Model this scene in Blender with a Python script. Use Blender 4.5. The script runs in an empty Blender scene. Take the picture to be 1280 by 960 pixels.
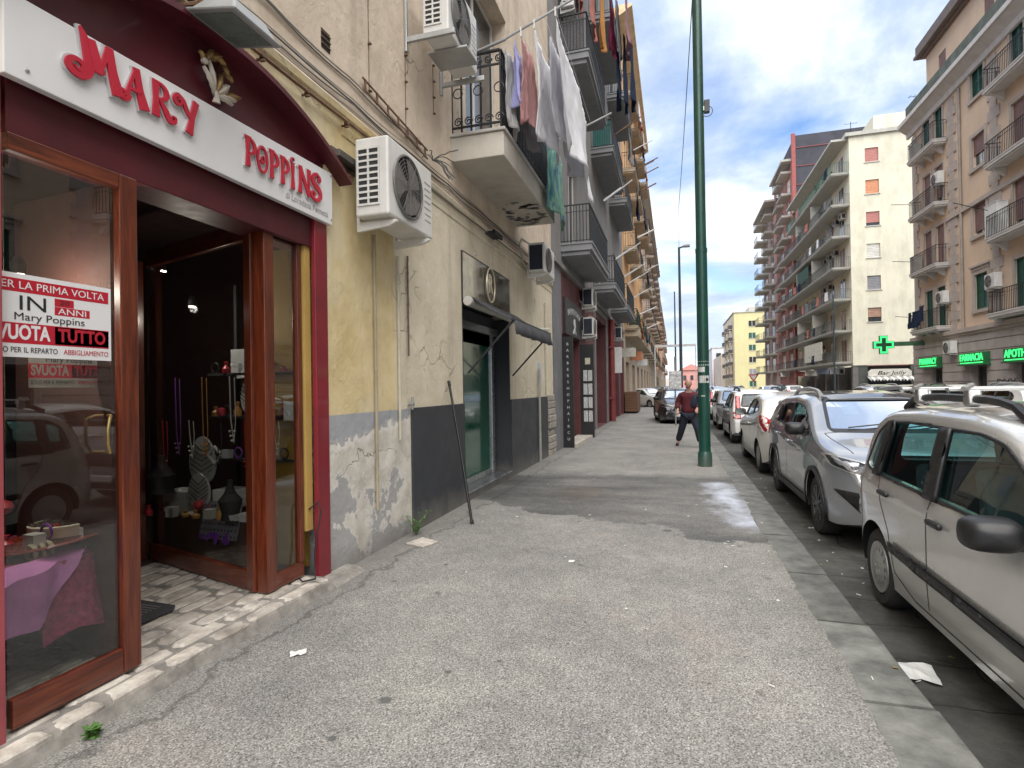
import bpy, bmesh, math, random
from math import sin, cos, pi, radians, sqrt, atan2
from mathutils import Vector, Matrix, noise, geometry
from mathutils.bvhtree import BVHTree
random.seed(7)
scene = bpy.context.scene
col = scene.collection
# ------------------------------------------------------------------ camera
EYE = 1.58
cam_d = bpy.data.cameras.new('camera')
cam = bpy.data.objects.new('camera', cam_d)
col.objects.link(cam)
cam_d.sensor_width = 36.0
cam_d.lens = 36.0 * 690 / 1280
cam_d.clip_end = 3000
cam_d.clip_start = 0.05
cam.matrix_world = (Matrix.Translation((0, 0, EYE)) @ Matrix.Rotation(radians(16.39), 4, 'Z')
                    @ Matrix.Rotation(radians(90.413), 4, 'X') @ Matrix.Rotation(radians(-0.9), 4, 'Z'))
scene.camera = cam
# ------------------------------------------------------------------ world
SUN_EL, SUN_AZ = radians(60), radians(168)      # azimuth clockwise from +Y: behind and to the right
w = bpy.data.worlds.new('World')
scene.world = w
w.use_nodes = True
nt = w.node_tree
for n in list(nt.nodes):
    nt.nodes.remove(n)
N = nt.nodes.new
L = nt.links.new
out = N('ShaderNodeOutputWorld')
bg = N('ShaderNodeBackground')
sky = N('ShaderNodeTexSky')
sky.sky_type = 'NISHITA'
sky.sun_disc = False
sky.sun_elevation = SUN_EL
sky.sun_rotation = SUN_AZ
sky.dust_density = 1.0
tc = N('ShaderNodeTexCoord')
sep = N('ShaderNodeSeparateXYZ')
L(tc.outputs['Generated'], sep.inputs[0])
def mth(op, a, b=None, c=None, clamp=False, tree=None):
    n = (tree or nt).nodes.new('ShaderNodeMath')
    n.operation = op
    n.use_clamp = clamp
    for i, v in enumerate((a, b, c)):
        if v is None:
            continue
        if isinstance(v, (int, float)):
            n.inputs[i].default_value = v
        else:
            (tree or nt).links.new(v, n.inputs[i])
    return n.outputs[0]
zz = mth('MAXIMUM', sep.outputs[2], 0.0)
den = mth('ADD', zz, 0.16)
cx = mth('DIVIDE', sep.outputs[0], den)
cy = mth('DIVIDE', sep.outputs[1], den)
cmb = N('ShaderNodeCombineXYZ')
L(cx, cmb.inputs[0]); L(cy, cmb.inputs[1])
def wnoise(scale, detail, rough, off, dist=0.0):
    mp = N('ShaderNodeMapping')
    mp.inputs['Location'].default_value = off
    L(cmb.outputs[0], mp.inputs[0])
    t = N('ShaderNodeTexNoise')
    t.inputs['Scale'].default_value = scale
    t.inputs['Detail'].default_value = detail
    t.inputs['Roughness'].default_value = rough
    t.inputs['Distortion'].default_value = dist
    L(mp.outputs[0], t.inputs['Vector'])
    return t.outputs[0]
def ramp(fac, stops, tree=None, interp='LINEAR'):
    r = (tree or nt).nodes.new('ShaderNodeValToRGB')
    r.color_ramp.interpolation = interp
    el = r.color_ramp.elements
    while len(el) < len(stops):
        el.new(0.5)
    for e, (p, c) in zip(el, stops):
        e.position = p
        e.color = (c, c, c, 1) if isinstance(c, (int, float)) else (*c, 1)
    (tree or nt).links.new(fac, r.inputs[0])
    return r.outputs[0]
cover = ramp(wnoise(0.95, 7, 0.52, (3.1, 7.4, 0), 0.15), [(0.33, 0.0), (0.47, 1.0)])
tone = ramp(wnoise(1.0, 10, 0.58, (8.2, 1.3, 2), 0.3), [(0.36, (1.9, 2.5, 3.7)), (0.46, (2.8, 3.4, 4.5)), (0.53, (4.5, 4.9, 5.5)), (0.61, (6.3, 6.4, 6.6))])
skyb = N('ShaderNodeMix'); skyb.data_type = 'RGBA'; skyb.blend_type = 'MULTIPLY'
skyb.inputs[0].default_value = 1.0
L(sky.outputs[0], skyb.inputs[6]); skyb.inputs[7].default_value = (0.72, 0.9, 1.08, 1)
mx = N('ShaderNodeMix'); mx.data_type = 'RGBA'
L(cover, mx.inputs[0]); L(skyb.outputs[2], mx.inputs[6]); L(tone, mx.inputs[7])
# pale haze low over the horizon
hz = ramp(sep.outputs[2], [(0.0, 1.0), (0.22, 0.0)])
hzm = mth('MULTIPLY', hz, 0.55)
mx2 = N('ShaderNodeMix'); mx2.data_type = 'RGBA'
L(hzm, mx2.inputs[0]); L(mx.outputs[2], mx2.inputs[6]); mx2.inputs[7].default_value = (5.4, 5.9, 6.5, 1)
L(mx2.outputs[2], bg.inputs[0])
bg.inputs[1].default_value = 0.05
L(bg.outputs[0], out.inputs[0])
# ------------------------------------------------------------------ sun behind thin cloud
sun_d = bpy.data.lights.new('sun', 'SUN')
sun_d.energy = 1.5
sun_d.angle = radians(85)
sun_d.color = (1.0, 0.95, 0.87)
sun = bpy.data.objects.new('sun', sun_d)
col.objects.link(sun)
sd = Vector((sin(SUN_AZ) * cos(SUN_EL), cos(SUN_AZ) * cos(SUN_EL), sin(SUN_EL)))
sun.rotation_euler = sd.to_track_quat('Z', 'Y').to_euler()
sun.location = (0, 0, 60)
scene.view_settings.view_transform = 'Standard'
scene.view_settings.look = 'None'
scene.view_settings.gamma = 1.0
scene.view_settings.exposure = 2.25
scene.view_settings.use_curve_mapping = False
# ------------------------------------------------------------------ helpers
def tag(o, label=None, cat=None, group=None, kind=None):
    if label: o['label'] = label
    if cat: o['category'] = cat
    if group: o['group'] = group
    if kind: o['kind'] = kind
    return o
def empty(name, loc, label=None, cat=None, group=None):
    o = bpy.data.objects.new(name, None)
    o.empty_display_size = 0.2
    o.location = loc
    col.objects.link(o)
    return tag(o, label, cat, group)
def link(name, me, parent=None, loc=None):
    o = bpy.data.objects.new(name, me)
    col.objects.link(o)
    if parent is not None:
        o.parent = parent
        if loc is None and parent.type == 'EMPTY':
            loc = -parent.location
    if loc is not None:
        o.location = loc
    return o
def kids(o):
    return [c for c in bpy.data.objects if c.parent == o]
def copy_tree(o, parent=None, childmap=None):
    if childmap is None:
        childmap = {}
        for c in bpy.data.objects:
            if c.parent: childmap.setdefault(c.parent.name, []).append(c)
    c = o.copy(); col.objects.link(c); c.parent = parent
    for ch in childmap.get(o.name, []):
        copy_tree(ch, c, childmap)
    return c
class MB:
    def __init__(s):
        s.v = []; s.f = []; s.m = []; s.cm = 0
    def add(s, vs, fs):
        b = len(s.v); s.v += [tuple(v) for v in vs]
        for f in fs:
            s.f.append([i + b for i in f]); s.m.append(s.cm)
        return s
    def box(s, x0, x1, y0, y1, z0, z1):
        x0, x1 = min(x0, x1), max(x0, x1); y0, y1 = min(y0, y1), max(y0, y1); z0, z1 = min(z0, z1), max(z0, z1)
        return s.add([(x0, y0, z0), (x1, y0, z0), (x1, y1, z0), (x0, y1, z0), (x0, y0, z1), (x1, y0, z1), (x1, y1, z1), (x0, y1, z1)],
                     [(0, 3, 2, 1), (4, 5, 6, 7), (0, 1, 5, 4), (1, 2, 6, 5), (2, 3, 7, 6), (3, 0, 4, 7)])
    def obox(s, c, ax, ay, az):
        c, ax, ay, az = map(Vector, (c, ax, ay, az))
        vs = [c + ax * i + ay * j + az * k for k in (-1, 1) for (i, j) in ((-1, -1), (1, -1), (1, 1), (-1, 1))]
        return s.add(vs, [(0, 3, 2, 1), (4, 5, 6, 7), (0, 1, 5, 4), (1, 2, 6, 5), (2, 3, 7, 6), (3, 0, 4, 7)])
    def quad(s, a, b, c, d):
        return s.add([a, b, c, d], [(0, 1, 2, 3)])
    def tube(s, pts, r, n=8, caps=True, closed=False):
        pts = [Vector(p) for p in pts]
        rs = r if isinstance(r, (list, tuple)) else [r] * len(pts)
        rings = []; prev = None
        for i, p in enumerate(pts):
            a = pts[i - 1] if (i > 0 or closed) else p
            b = pts[(i + 1) % len(pts)] if (i < len(pts) - 1 or closed) else p
            t = (b - a).normalized() if (b - a).length > 1e-9 else Vector((0, 0, 1))
            if prev is None:
                u = t.orthogonal().normalized()
            else:
                u = (prev - t * prev.dot(t))
                u = u.normalized() if u.length > 1e-6 else t.orthogonal().normalized()
            prev = u; w_ = t.cross(u)
            rings.append([p + (u * cos(2 * pi * k / n) + w_ * sin(2 * pi * k / n)) * rs[i] for k in range(n)])
        vs = [q for R in rings for q in R]; fs = []
        m = len(pts)
        for i in range(m if closed else m - 1):
            j = (i + 1) % m
            for k in range(n):
                fs.append((i * n + k, i * n + (k + 1) % n, j * n + (k + 1) % n, j * n + k))
        if caps and not closed:
            fs.append(tuple(range(n))[::-1]); fs.append(tuple((m - 1) * n + k for k in range(n)))
        return s.add(vs, fs)
    def prism(s, poly, a, b, axis='x'):
        # poly: 2D points; axis x -> (y,z), y -> (x,z), z -> (x,y)
        def P(p, t):
            return (t, p[0], p[1]) if axis == 'x' else ((p[0], t, p[1]) if axis == 'y' else (p[0], p[1], t))
        n = len(poly)
        vs = [P(p, a) for p in poly] + [P(p, b) for p in poly]
        fs = [tuple(range(n)), tuple(range(2 * n - 1, n - 1, -1))] + [(i, i + n, (i + 1) % n + n, (i + 1) % n) for i in range(n)]
        return s.add(vs, fs)
    def lathe(s, prof, c=(0, 0, 0), axis='z', n=24):
        vs = []; fs = []
        for (r, h) in prof:
            for k in range(n):
                a = 2 * pi * k / n
                p = (r * cos(a), r * sin(a), h)
                if axis == 'x': p = (p[2], p[0], p[1])
                if axis == 'y': p = (p[0], p[2], p[1])
                vs.append((p[0] + c[0], p[1] + c[1], p[2] + c[2]))
        for i in range(len(prof) - 1):
            for k in range(n):
                fs.append((i * n + k, i * n + (k + 1) % n, (i + 1) * n + (k + 1) % n, (i + 1) * n + k))
        if prof[0][0] > 1e-6: fs.append(tuple(range(n))[::-1])
        if prof[-1][0] > 1e-6: fs.append(tuple((len(prof) - 1) * n + k for k in range(n)))
        return s.add(vs, fs)
    def mesh(s, name, mat, smooth=False, fix=True):
        me = bpy.data.meshes.new(name)
        me.from_pydata(s.v, [], s.f)
        mats = mat if isinstance(mat, (list, tuple)) else [mat]
        for m in mats: me.materials.append(m)
        if len(mats) > 1:
            me.polygons.foreach_set('material_index', s.m)
        if fix:
            bm = bmesh.new(); bm.from_mesh(me)
            bmesh.ops.recalc_face_normals(bm, faces=bm.faces)
            bm.to_mesh(me); bm.free()
        if smooth:
            me.polygons.foreach_set('use_smooth', [True] * len(me.polygons))
            me.set_sharp_from_angle(angle=radians(38 if smooth is True else smooth))
        me.update()
        return me
    def build(s, name, mat, parent=None, smooth=False, loc=None, bevel=0, fix=True, seg=2):
        o = link(name, s.mesh(name, mat, smooth, fix), parent, loc)
        if bevel:
            b = o.modifiers.new('bevel', 'BEVEL'); b.width = bevel; b.segments = seg; b.limit_method = 'ANGLE'; b.angle_limit = radians(40)
        return o
CACHE = {}
def cpart(key, name, fn, mat, parent, loc, smooth=False, fix=True):
    # a part whose mesh is shared with alike parts; built once at the local origin
    if key not in CACHE:
        mb = MB(); fn(mb); CACHE[key] = mb.mesh(name, mat, smooth, fix)
    if parent is not None:
        loc = Vector(loc) - (parent.location if parent.type == 'EMPTY' else world_of(parent))
    return link(name, CACHE[key], parent, loc)
def world_of(o):
    p = Vector((0, 0, 0))
    while o is not None:
        p = p + o.location; o = o.parent
    return p
# ------------------------------------------------------------------ materials
MATS = {}
class NB:
    def __init__(s, name):
        s.m = bpy.data.materials.new(name); s.m.use_nodes = True
        s.t = s.m.node_tree; s.b = s.t.nodes['Principled BSDF']; s.o = s.t.nodes['Material Output']
        s.tc = s.t.nodes.new('ShaderNodeTexCoord')
    def n(s, k): return s.t.nodes.new(k)
    def l(s, a, b): s.t.links.new(a, b)
    def co(s, scale=(1, 1, 1), loc=(0, 0, 0), rot=(0, 0, 0), src='Object'):
        m = s.n('ShaderNodeMapping'); s.l(s.tc.outputs[src], m.inputs[0])
        m.inputs['Scale'].default_value = scale; m.inputs['Location'].default_value = loc; m.inputs['Rotation'].default_value = rot
        return m.outputs[0]
    def noise(s, scale, detail=4, rough=0.55, vec=None, dist=0.0):
        t = s.n('ShaderNodeTexNoise'); t.inputs['Scale'].default_value = scale; t.inputs['Detail'].default_value = detail
        t.inputs['Roughness'].default_value = rough; t.inputs['Distortion'].default_value = dist
        s.l(vec if vec is not None else s.tc.outputs['Object'], t.inputs['Vector']); return t.outputs[0]
    def voro(s, scale, vec=None, feature='F1', out='Distance', rand=1.0):
        t = s.n('ShaderNodeTexVoronoi'); t.feature = feature; t.inputs['Scale'].default_value = scale
        t.inputs['Randomness'].default_value = rand
        s.l(vec if vec is not None else s.tc.outputs['Object'], t.inputs['Vector']); return t.outputs[out]
    def ramp(s, fac, stops, interp='LINEAR'): return ramp(fac, stops, s.t, interp)
    def math(s, op, a, b=None, c=None, clamp=False): return mth(op, a, b, c, clamp, s.t)
    def mix(s, fac, a, b, mode='MIX'):
        m = s.n('ShaderNodeMix'); m.data_type = 'RGBA'; m.blend_type = mode
        for i, v in ((0, fac), (6, a), (7, b)):
            if isinstance(v, (int, float)): m.inputs[i].default_value = v if i == 0 else (v, v, v, 1)
            elif isinstance(v, tuple): m.inputs[i].default_value = (*v, 1)
            else: s.l(v, m.inputs[i])
        return m.outputs[2]
    def sep(s):
        x = s.n('ShaderNodeSeparateXYZ'); s.l(s.tc.outputs['Object'], x.inputs[0]); return x.outputs
    def bump(s, h, strength=0.3, dist=0.01, prev=None):
        b = s.n('ShaderNodeBump'); b.inputs['Strength'].default_value = strength; b.inputs['Distance'].default_value = dist
        s.l(h, b.inputs['Height'])
        if prev is not None: s.l(prev, b.inputs['Normal'])
        s.l(b.outputs[0], s.b.inputs['Normal']); return b.outputs[0]
    def base(s, c):
        if isinstance(c, tuple): s.b.inputs['Base Color'].default_value = (*c, 1)
        else: s.l(c, s.b.inputs['Base Color'])
    def rough(s, r):
        if isinstance(r, (int, float)): s.b.inputs['Roughness'].default_value = r
        else: s.l(r, s.b.inputs['Roughness'])
def M(name, c=(0.5, 0.5, 0.5), rough=0.6, metal=0.0, var=0.18, vs=2.5, bump=0.15, bs=40, grime=0.0, coat=0.0, spec=None, bd=0.004, emit=0, streak=0.0, splash=0.0):
    if name in MATS: return MATS[name]
    b = NB(name)
    n1 = b.noise(vs, 6, 0.6)
    lo = tuple(max(0, x * (1 - var)) for x in c); hi = tuple(min(1, x * (1 + var)) for x in c)
    cc = b.ramp(n1, [(0.3, lo), (0.7, hi)])
    if grime:
        g = b.ramp(b.noise(vs * 0.6 + 0.7, 9, 0.68, b.co((1, 1, 0.5), (3, 5, 1))), [(0.46, 0.0), (0.72, 1.0)])
        cc = b.mix(b.math('MULTIPLY', g, grime), cc, tuple(x * 0.42 for x in c))
    if splash:
        zs_ = b.sep()[2]; sg = b.ramp(b.math('ADD', zs_, b.math('MULTIPLY', b.noise(4, 8, 0.68), 0.5)), [(0.22, 1.0), (0.55, 0.0)])
        cc = b.mix(b.math('MULTIPLY', sg, splash), cc, (0.20, 0.185, 0.165))
    if streak:
        g = b.ramp(b.noise(1.0, 6, 0.6, b.co((5, 5, 0.35))), [(0.5, 0.0), (0.75, 1.0)])
        cc = b.mix(b.math('MULTIPLY', g, streak), cc, tuple(x * 0.5 for x in c))
    b.base(cc)
    b.rough(b.ramp(b.noise(vs * 3, 4), [(0.3, max(0.03, rough - 0.07)), (0.7, min(1, rough + 0.07))]))
    b.b.inputs['Metallic'].default_value = metal
    if coat: b.b.inputs['Coat Weight'].default_value = coat; b.b.inputs['Coat Roughness'].default_value = 0.04
    if spec is not None: b.b.inputs['Specular IOR Level'].default_value = spec
    if bump: b.bump(b.noise(bs, 5, 0.6), bump, bd)
    if emit:
        b.b.inputs['Emission Color'].default_value = (*c, 1); b.b.inputs['Emission Strength'].default_value = emit
    MATS[name] = b.m
    return b.m
def glass_mat(name, tint=(0.8, 0.85, 0.85), refl=1.0, rough=0.0):
    m = bpy.data.materials.new(name); m.use_nodes = True; t = m.node_tree
    t.nodes.remove(t.nodes['Principled BSDF']); o = t.nodes['Material Output']
    tr = t.nodes.new('ShaderNodeBsdfTransparent'); tr.inputs[0].default_value = (*tint, 1)
    gl = t.nodes.new('ShaderNodeBsdfGlossy'); gl.inputs['Roughness'].default_value = rough; gl.inputs[0].default_value = (0.95, 0.97, 1, 1)
    lw = t.nodes.new('ShaderNodeLayerWeight'); lw.inputs[0].default_value = 0.5
    f = mth('MULTIPLY', mth('ADD', mth('MULTIPLY', mth('POWER', lw.outputs['Facing'], 4.0, tree=t), 0.9, tree=t), 0.07, tree=t), refl, clamp=True, tree=t)
    mxs = t.nodes.new('ShaderNodeMixShader')
    t.links.new(f, mxs.inputs[0]); t.links.new(tr.outputs[0], mxs.inputs[1]); t.links.new(gl.outputs[0], mxs.inputs[2])
    t.links.new(mxs.outputs[0], o.inputs[0])
    MATS[name] = m
    return m
glass = glass_mat('clear_glass', (0.82, 0.86, 0.85), 1.5)
shop_glass = glass_mat('shop_glass', (0.86, 0.87, 0.85), 0.85)
car_glass = glass_mat('car_glass', (0.50, 0.76, 0.74), 0.75)
screen_glass = glass_mat('windscreen_glass', (0.35, 0.46, 0.45), 6.0)
far_glass = M('far_window_glass', (0.03, 0.035, 0.04), 0.12, var=0.4, bump=0, spec=0.9)
def paint(name, c, metal=0.0, dirt=0.25):
    b = NB(name)
    g = b.ramp(b.noise(2.3, 8, 0.65), [(0.45, 0.0), (0.75, 1.0)])
    zc = b.sep()[2]
    low = b.ramp(zc, [(0.18, 1.0), (0.62, 0.0)])
    d = b.math('MULTIPLY', b.math('ADD', b.math('MULTIPLY', g, 0.35), b.math('MULTIPLY', low, 0.8)), dirt, clamp=True)
    b.base(b.mix(d, c, (0.16, 0.145, 0.125)))
    b.b.inputs['Metallic'].default_value = metal
    b.rough(b.math('ADD', b.math('MULTIPLY', d, 0.6), 0.24 if metal else 0.35))
    b.b.inputs['Coat Weight'].default_value = 1.0; b.b.inputs['Coat Roughness'].default_value = 0.03
    MATS[name] = b.m
    return b.m
black_pl = M('black_plastic', (0.012, 0.012, 0.013), 0.42, var=0.2, bump=0.1, bs=200)
dark_int = M('dark_interior', (0.025, 0.025, 0.028), 0.8, var=0.3)
seat_m = M('seat_fabric', (0.06, 0.065, 0.07), 0.95, var=0.3, bs=300)
rubber = M('tyre_rubber', (0.028, 0.027, 0.026), 0.85, var=0.25, bump=0.3, bs=90)
chrome = M('chrome', (0.75, 0.75, 0.76), 0.12, 1.0, var=0.05, bump=0)
silver_pl = M('silver_plastic', (0.46, 0.46, 0.45), 0.35, 0.6, var=0.08, bump=0, grime=0.4)
alu = M('aluminium', (0.62, 0.63, 0.64), 0.3, 0.9, var=0.08, bump=0.05, grime=0.2)
steel = M('galvanised_steel', (0.42, 0.43, 0.43), 0.45, 0.7, var=0.15, grime=0.3)
iron = M('black_iron', (0.018, 0.02, 0.024), 0.5, 0.3, var=0.3, bs=120)
white_pl = M('ac_white_enamel', (0.66, 0.65, 0.62), 0.42, var=0.06, grime=0.32, vs=4, streak=0.25)
rust = M('rusty_steel', (0.16, 0.095, 0.06), 0.85, 0.2, var=0.4, vs=9)
cable_m = M('cable_grey', (0.10, 0.095, 0.09), 0.7, var=0.3)
# ---- paving
def pavement_mat():
    b = NB('pavement_asphalt')
    X, Y, Z = b.sep()
    sp = b.noise(105, 2, 0.5)
    sp2 = b.voro(150, out='Color')
    bw = b.n('ShaderNodeRGBToBW'); b.l(sp2, bw.inputs[0])
    speck = b.ramp(b.math('ADD', b.math('MULTIPLY', sp, 0.55), b.math('MULTIPLY', bw.outputs[0], 0.45)),
                   [(0.29, (0.065, 0.065, 0.064)), (0.44, (0.185, 0.182, 0.175)), (0.60, (0.28, 0.275, 0.262)), (0.74, (0.46, 0.45, 0.425))])
    big = b.ramp(b.noise(0.9, 7, 0.62), [(0.3, (0.74, 0.74, 0.75)), (0.7, (1.18, 1.16, 1.11))])
    c = b.mix(1.0, speck, big, 'MULTIPLY')
    mid = b.ramp(b.noise(5.5, 6, 0.6), [(0.35, (0.88, 0.88, 0.88)), (0.65, (1.06, 1.05, 1.04))])
    c = b.mix(1.0, c, mid, 'MULTIPLY')
    # blackened spots of old gum and oil
    spot = b.ramp(b.voro(1.9), [(0.035, 1.0), (0.07, 0.0)])
    c = b.mix(b.math('MULTIPLY', spot, 0.6), c, (0.06, 0.06, 0.058))
    red = b.ramp(b.noise(0.8, 3, 0.5, b.co((1, 1, 1), (4, 2, 0))), [(0.60, 0.0), (0.72, 1.0)])
    c = b.mix(b.math('MULTIPLY', red, 0.12), c, (0.34, 0.20, 0.18))
    # cracks
    cr = b.voro(0.55, b.co((1, 1, 1), (0, 0, 0)), 'DISTANCE_TO_EDGE')
    wv = b.n('ShaderNodeTexVoronoi'); wv.feature = 'DISTANCE_TO_EDGE'; wv.inputs['Scale'].default_value = 0.7
    jn = b.n('ShaderNodeTexNoise'); jn.inputs['Scale'].default_value = 3.5; jn.inputs['Detail'].default_value = 6
    b.l(b.tc.outputs['Object'], jn.inputs['Vector'])
    va = b.n('ShaderNodeVectorMath'); va.operation = 'MULTIPLY_ADD'
    b.l(jn.outputs['Color'], va.inputs[0]); va.inputs[1].default_value = (0.5, 0.5, 0); b.l(b.tc.outputs['Object'], va.inputs[2])
    b.l(va.outputs[0], wv.inputs['Vector'])
    crk = b.ramp(wv.outputs['Distance'], [(0.0, 1.0), (0.006, 0.0)])
    cm = b.ramp(b.noise(0.5, 3, 0.5, b.co((1, 1, 1), (9, 1, 0))), [(0.52, 0.0), (0.60, 1.0)])
    crk = b.math('MULTIPLY', crk, cm)
    c = b.mix(b.math('MULTIPLY', crk, 0.3), c, (0.05, 0.05, 0.048))
    for (sx_, sy_, sr_) in ((-1.44, 2.52, .035), (-1.52, 2.18, .022), (-1.24, 2.86, .02), (-1.0, 3.05, .015), (-0.1, 6.25, .05), (-2.0, 4.6, .02), (0.15, 3.1, .012), (-0.6, 3.7, .012)):
        dd_ = b.math('SQRT', b.math('ADD', b.math('POWER', b.math('SUBTRACT', X, sx_), 2.0), b.math('POWER', b.math('SUBTRACT', Y, sy_), 2.0)))
        c = b.mix(b.math('MULTIPLY', b.ramp(b.math('DIVIDE', dd_, sr_ * 2), [(0.35, 1.0), (0.6, 0.0)]), 0.75), c, (0.045, 0.05, 0.048))
    # gritty crack and grime along the foot of the wall and the step
    ed_ = b.math('ADD', X, b.math('MULTIPLY', b.math('SUBTRACT', b.noise(2.6, 8, 0.65), 0.5), 0.5))
    c = b.mix(b.math('MULTIPLY', b.ramp(b.math('ADD', ed_, 2.75), [(0.0, 1.0), (0.4, 0.0)]), 0.45), c, (0.13, 0.12, 0.105))
    c = b.mix(b.math('MULTIPLY', b.ramp(b.math('ABSOLUTE', b.math('ADD', ed_, 2.50)), [(0.003, 1.0), (0.03, 0.0)]), 0.55), c, (0.035, 0.033, 0.03))
    kg = b.ramp(b.math('SUBTRACT', X, b.math('ADD', 0.55, b.math('MULTIPLY', b.noise(3.0, 6), 0.3))), [(0.0, 0.0), (0.25, 1.0)])
    c = b.mix(b.math('MULTIPLY', kg, 0.35), c, (0.15, 0.145, 0.115))
    # dark wet area across the pavement in front of the second shop
    wob = b.math('MULTIPLY', b.math('SUBTRACT', b.noise(1.3, 5, 0.6), 0.5), 1.3)
    near = b.math('ADD', b.math('ADD', b.math('MULTIPLY', X, 0.42), Y), wob)
    m1 = b.ramp(b.math('SUBTRACT', near, 6.15), [(0.0, 0.0), (0.05, 1.0)])
    m2 = b.ramp(b.math('SUBTRACT', 10.3, b.math('ADD', b.math('SUBTRACT', Y, b.math('MULTIPLY', X, 0.12)), wob)), [(0.0, 0.0), (0.5, 1.0)])
    wet = b.math('MULTIPLY', m1, m2)
    blot = b.ramp(b.noise(0.75, 5, 0.6, b.co((0.6, 1.9, 1), (2, 6, 0))), [(0.30, 0.35), (0.60, 1.0)])
    wetc = b.math('MULTIPLY', wet, blot)
    c = b.mix(b.math('MULTIPLY', wetc, 0.9), c, b.mix(1.0, c, (0.33, 0.33, 0.34), 'MULTIPLY'))
    brown = b.ramp(b.math('ADD', b.math('ABSOLUTE', b.math('ADD', X, 1.35)), b.math('ABSOLUTE', b.math('MULTIPLY', b.math('SUBTRACT', Y, 8.2), 0.8))), [(0.15, 1.0), (0.7, 0.0)])
    c = b.mix(b.math('MULTIPLY', b.math('MULTIPLY', brown, wet), 0.35), c, (0.12, 0.08, 0.05))
    # milky splash that runs to the kerb, puddle sheen put into its colour
    px = b.math('ADD', X, b.math('MULTIPLY', Y, 0.06))
    t1 = b.ramp(b.math('ABSOLUTE', b.math('SUBTRACT', px, 1.17)), [(0.05, 1.0), (0.75, 0.0)])
    t2 = b.math('MULTIPLY', b.ramp(b.math('SUBTRACT', Y, 5.85), [(0.0, 0.0), (0.9, 1.0)]), b.ramp(b.math('SUBTRACT', 9.9, Y), [(0.0, 0.0), (0.5, 1.0)]))
    n3 = b.noise(2.4, 10, 0.70, b.co((1.2, 1.0, 1), (1, 3, 0)), 0.25)
    spl = b.ramp(b.math('MULTIPLY', b.math('MULTIPLY', t1, t2), n3), [(0.30, 0.0), (0.62, 1.0)])
    c = b.mix(b.math('MULTIPLY', spl, 0.72), c, (0.58, 0.61, 0.70))
    b.base(c)
    b.rough(b.math('SUBTRACT', 0.88, b.math('ADD', b.math('MULTIPLY', wetc, 0.16), b.math('MULTIPLY', spl, 0.35)), clamp=True))
    h = b.math('ADD', b.math('MULTIPLY', b.noise(170, 2, 0.5), 0.6), b.math('MULTIPLY', b.noise(6, 5, 0.6), 0.8))
    h = b.math('SUBTRACT', h, b.math('MULTIPLY', crk, 1.0))
    b.bump(h, 0.4, 0.006)
    MATS['pavement'] = b.m
    return b.m
def stone_mat(name, c1, c2, sc=6, rough=0.75, bump=0.5, dirt=(0.06, 0.055, 0.05), da=0.5):
    b = NB(name)
    oi = b.n('ShaderNodeObjectInfo')
    cc = b.ramp(b.noise(sc, 8, 0.65), [(0.3, c1), (0.7, c2)])
    rv = b.ramp(oi.outputs['Random'], [(0.0, (0.78, 0.76, 0.74)), (1.0, (1.15, 1.14, 1.12))])
    cc = b.mix(1.0, cc, rv, 'MULTIPLY')
    g = b.ramp(b.noise(sc * 0.5, 9, 0.7, b.co((1, 1, 1), (5, 5, 5))), [(0.5, 0.0), (0.7, 1.0)])
    cc = b.mix(b.math('MULTIPLY', g, da), cc, dirt)
    b.base(cc); b.rough(rough)
    b.bump(b.math('ADD', b.noise(sc * 2, 8, 0.65), b.math('MULTIPLY', b.noise(sc * 15, 3), 0.3)), bump, 0.012)
    MATS[name] = b.m
    return b.m
pave = pavement_mat()
kerb_m = stone_mat('kerb_stone_lava', (0.075, 0.078, 0.072), (0.22, 0.222, 0.205), 5, 0.7, 0.8, (0.05, 0.05, 0.048), 0.6)
thresh_m = stone_mat('threshold_stone', (0.34, 0.30, 0.26), (0.66, 0.62, 0.56), 9, 0.6, 0.8, (0.13, 0.115, 0.10), 0.8)
mortar_m = stone_mat('mortar', (0.16, 0.15, 0.14), (0.34, 0.32, 0.29), 9, 0.9, 0.6)
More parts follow.
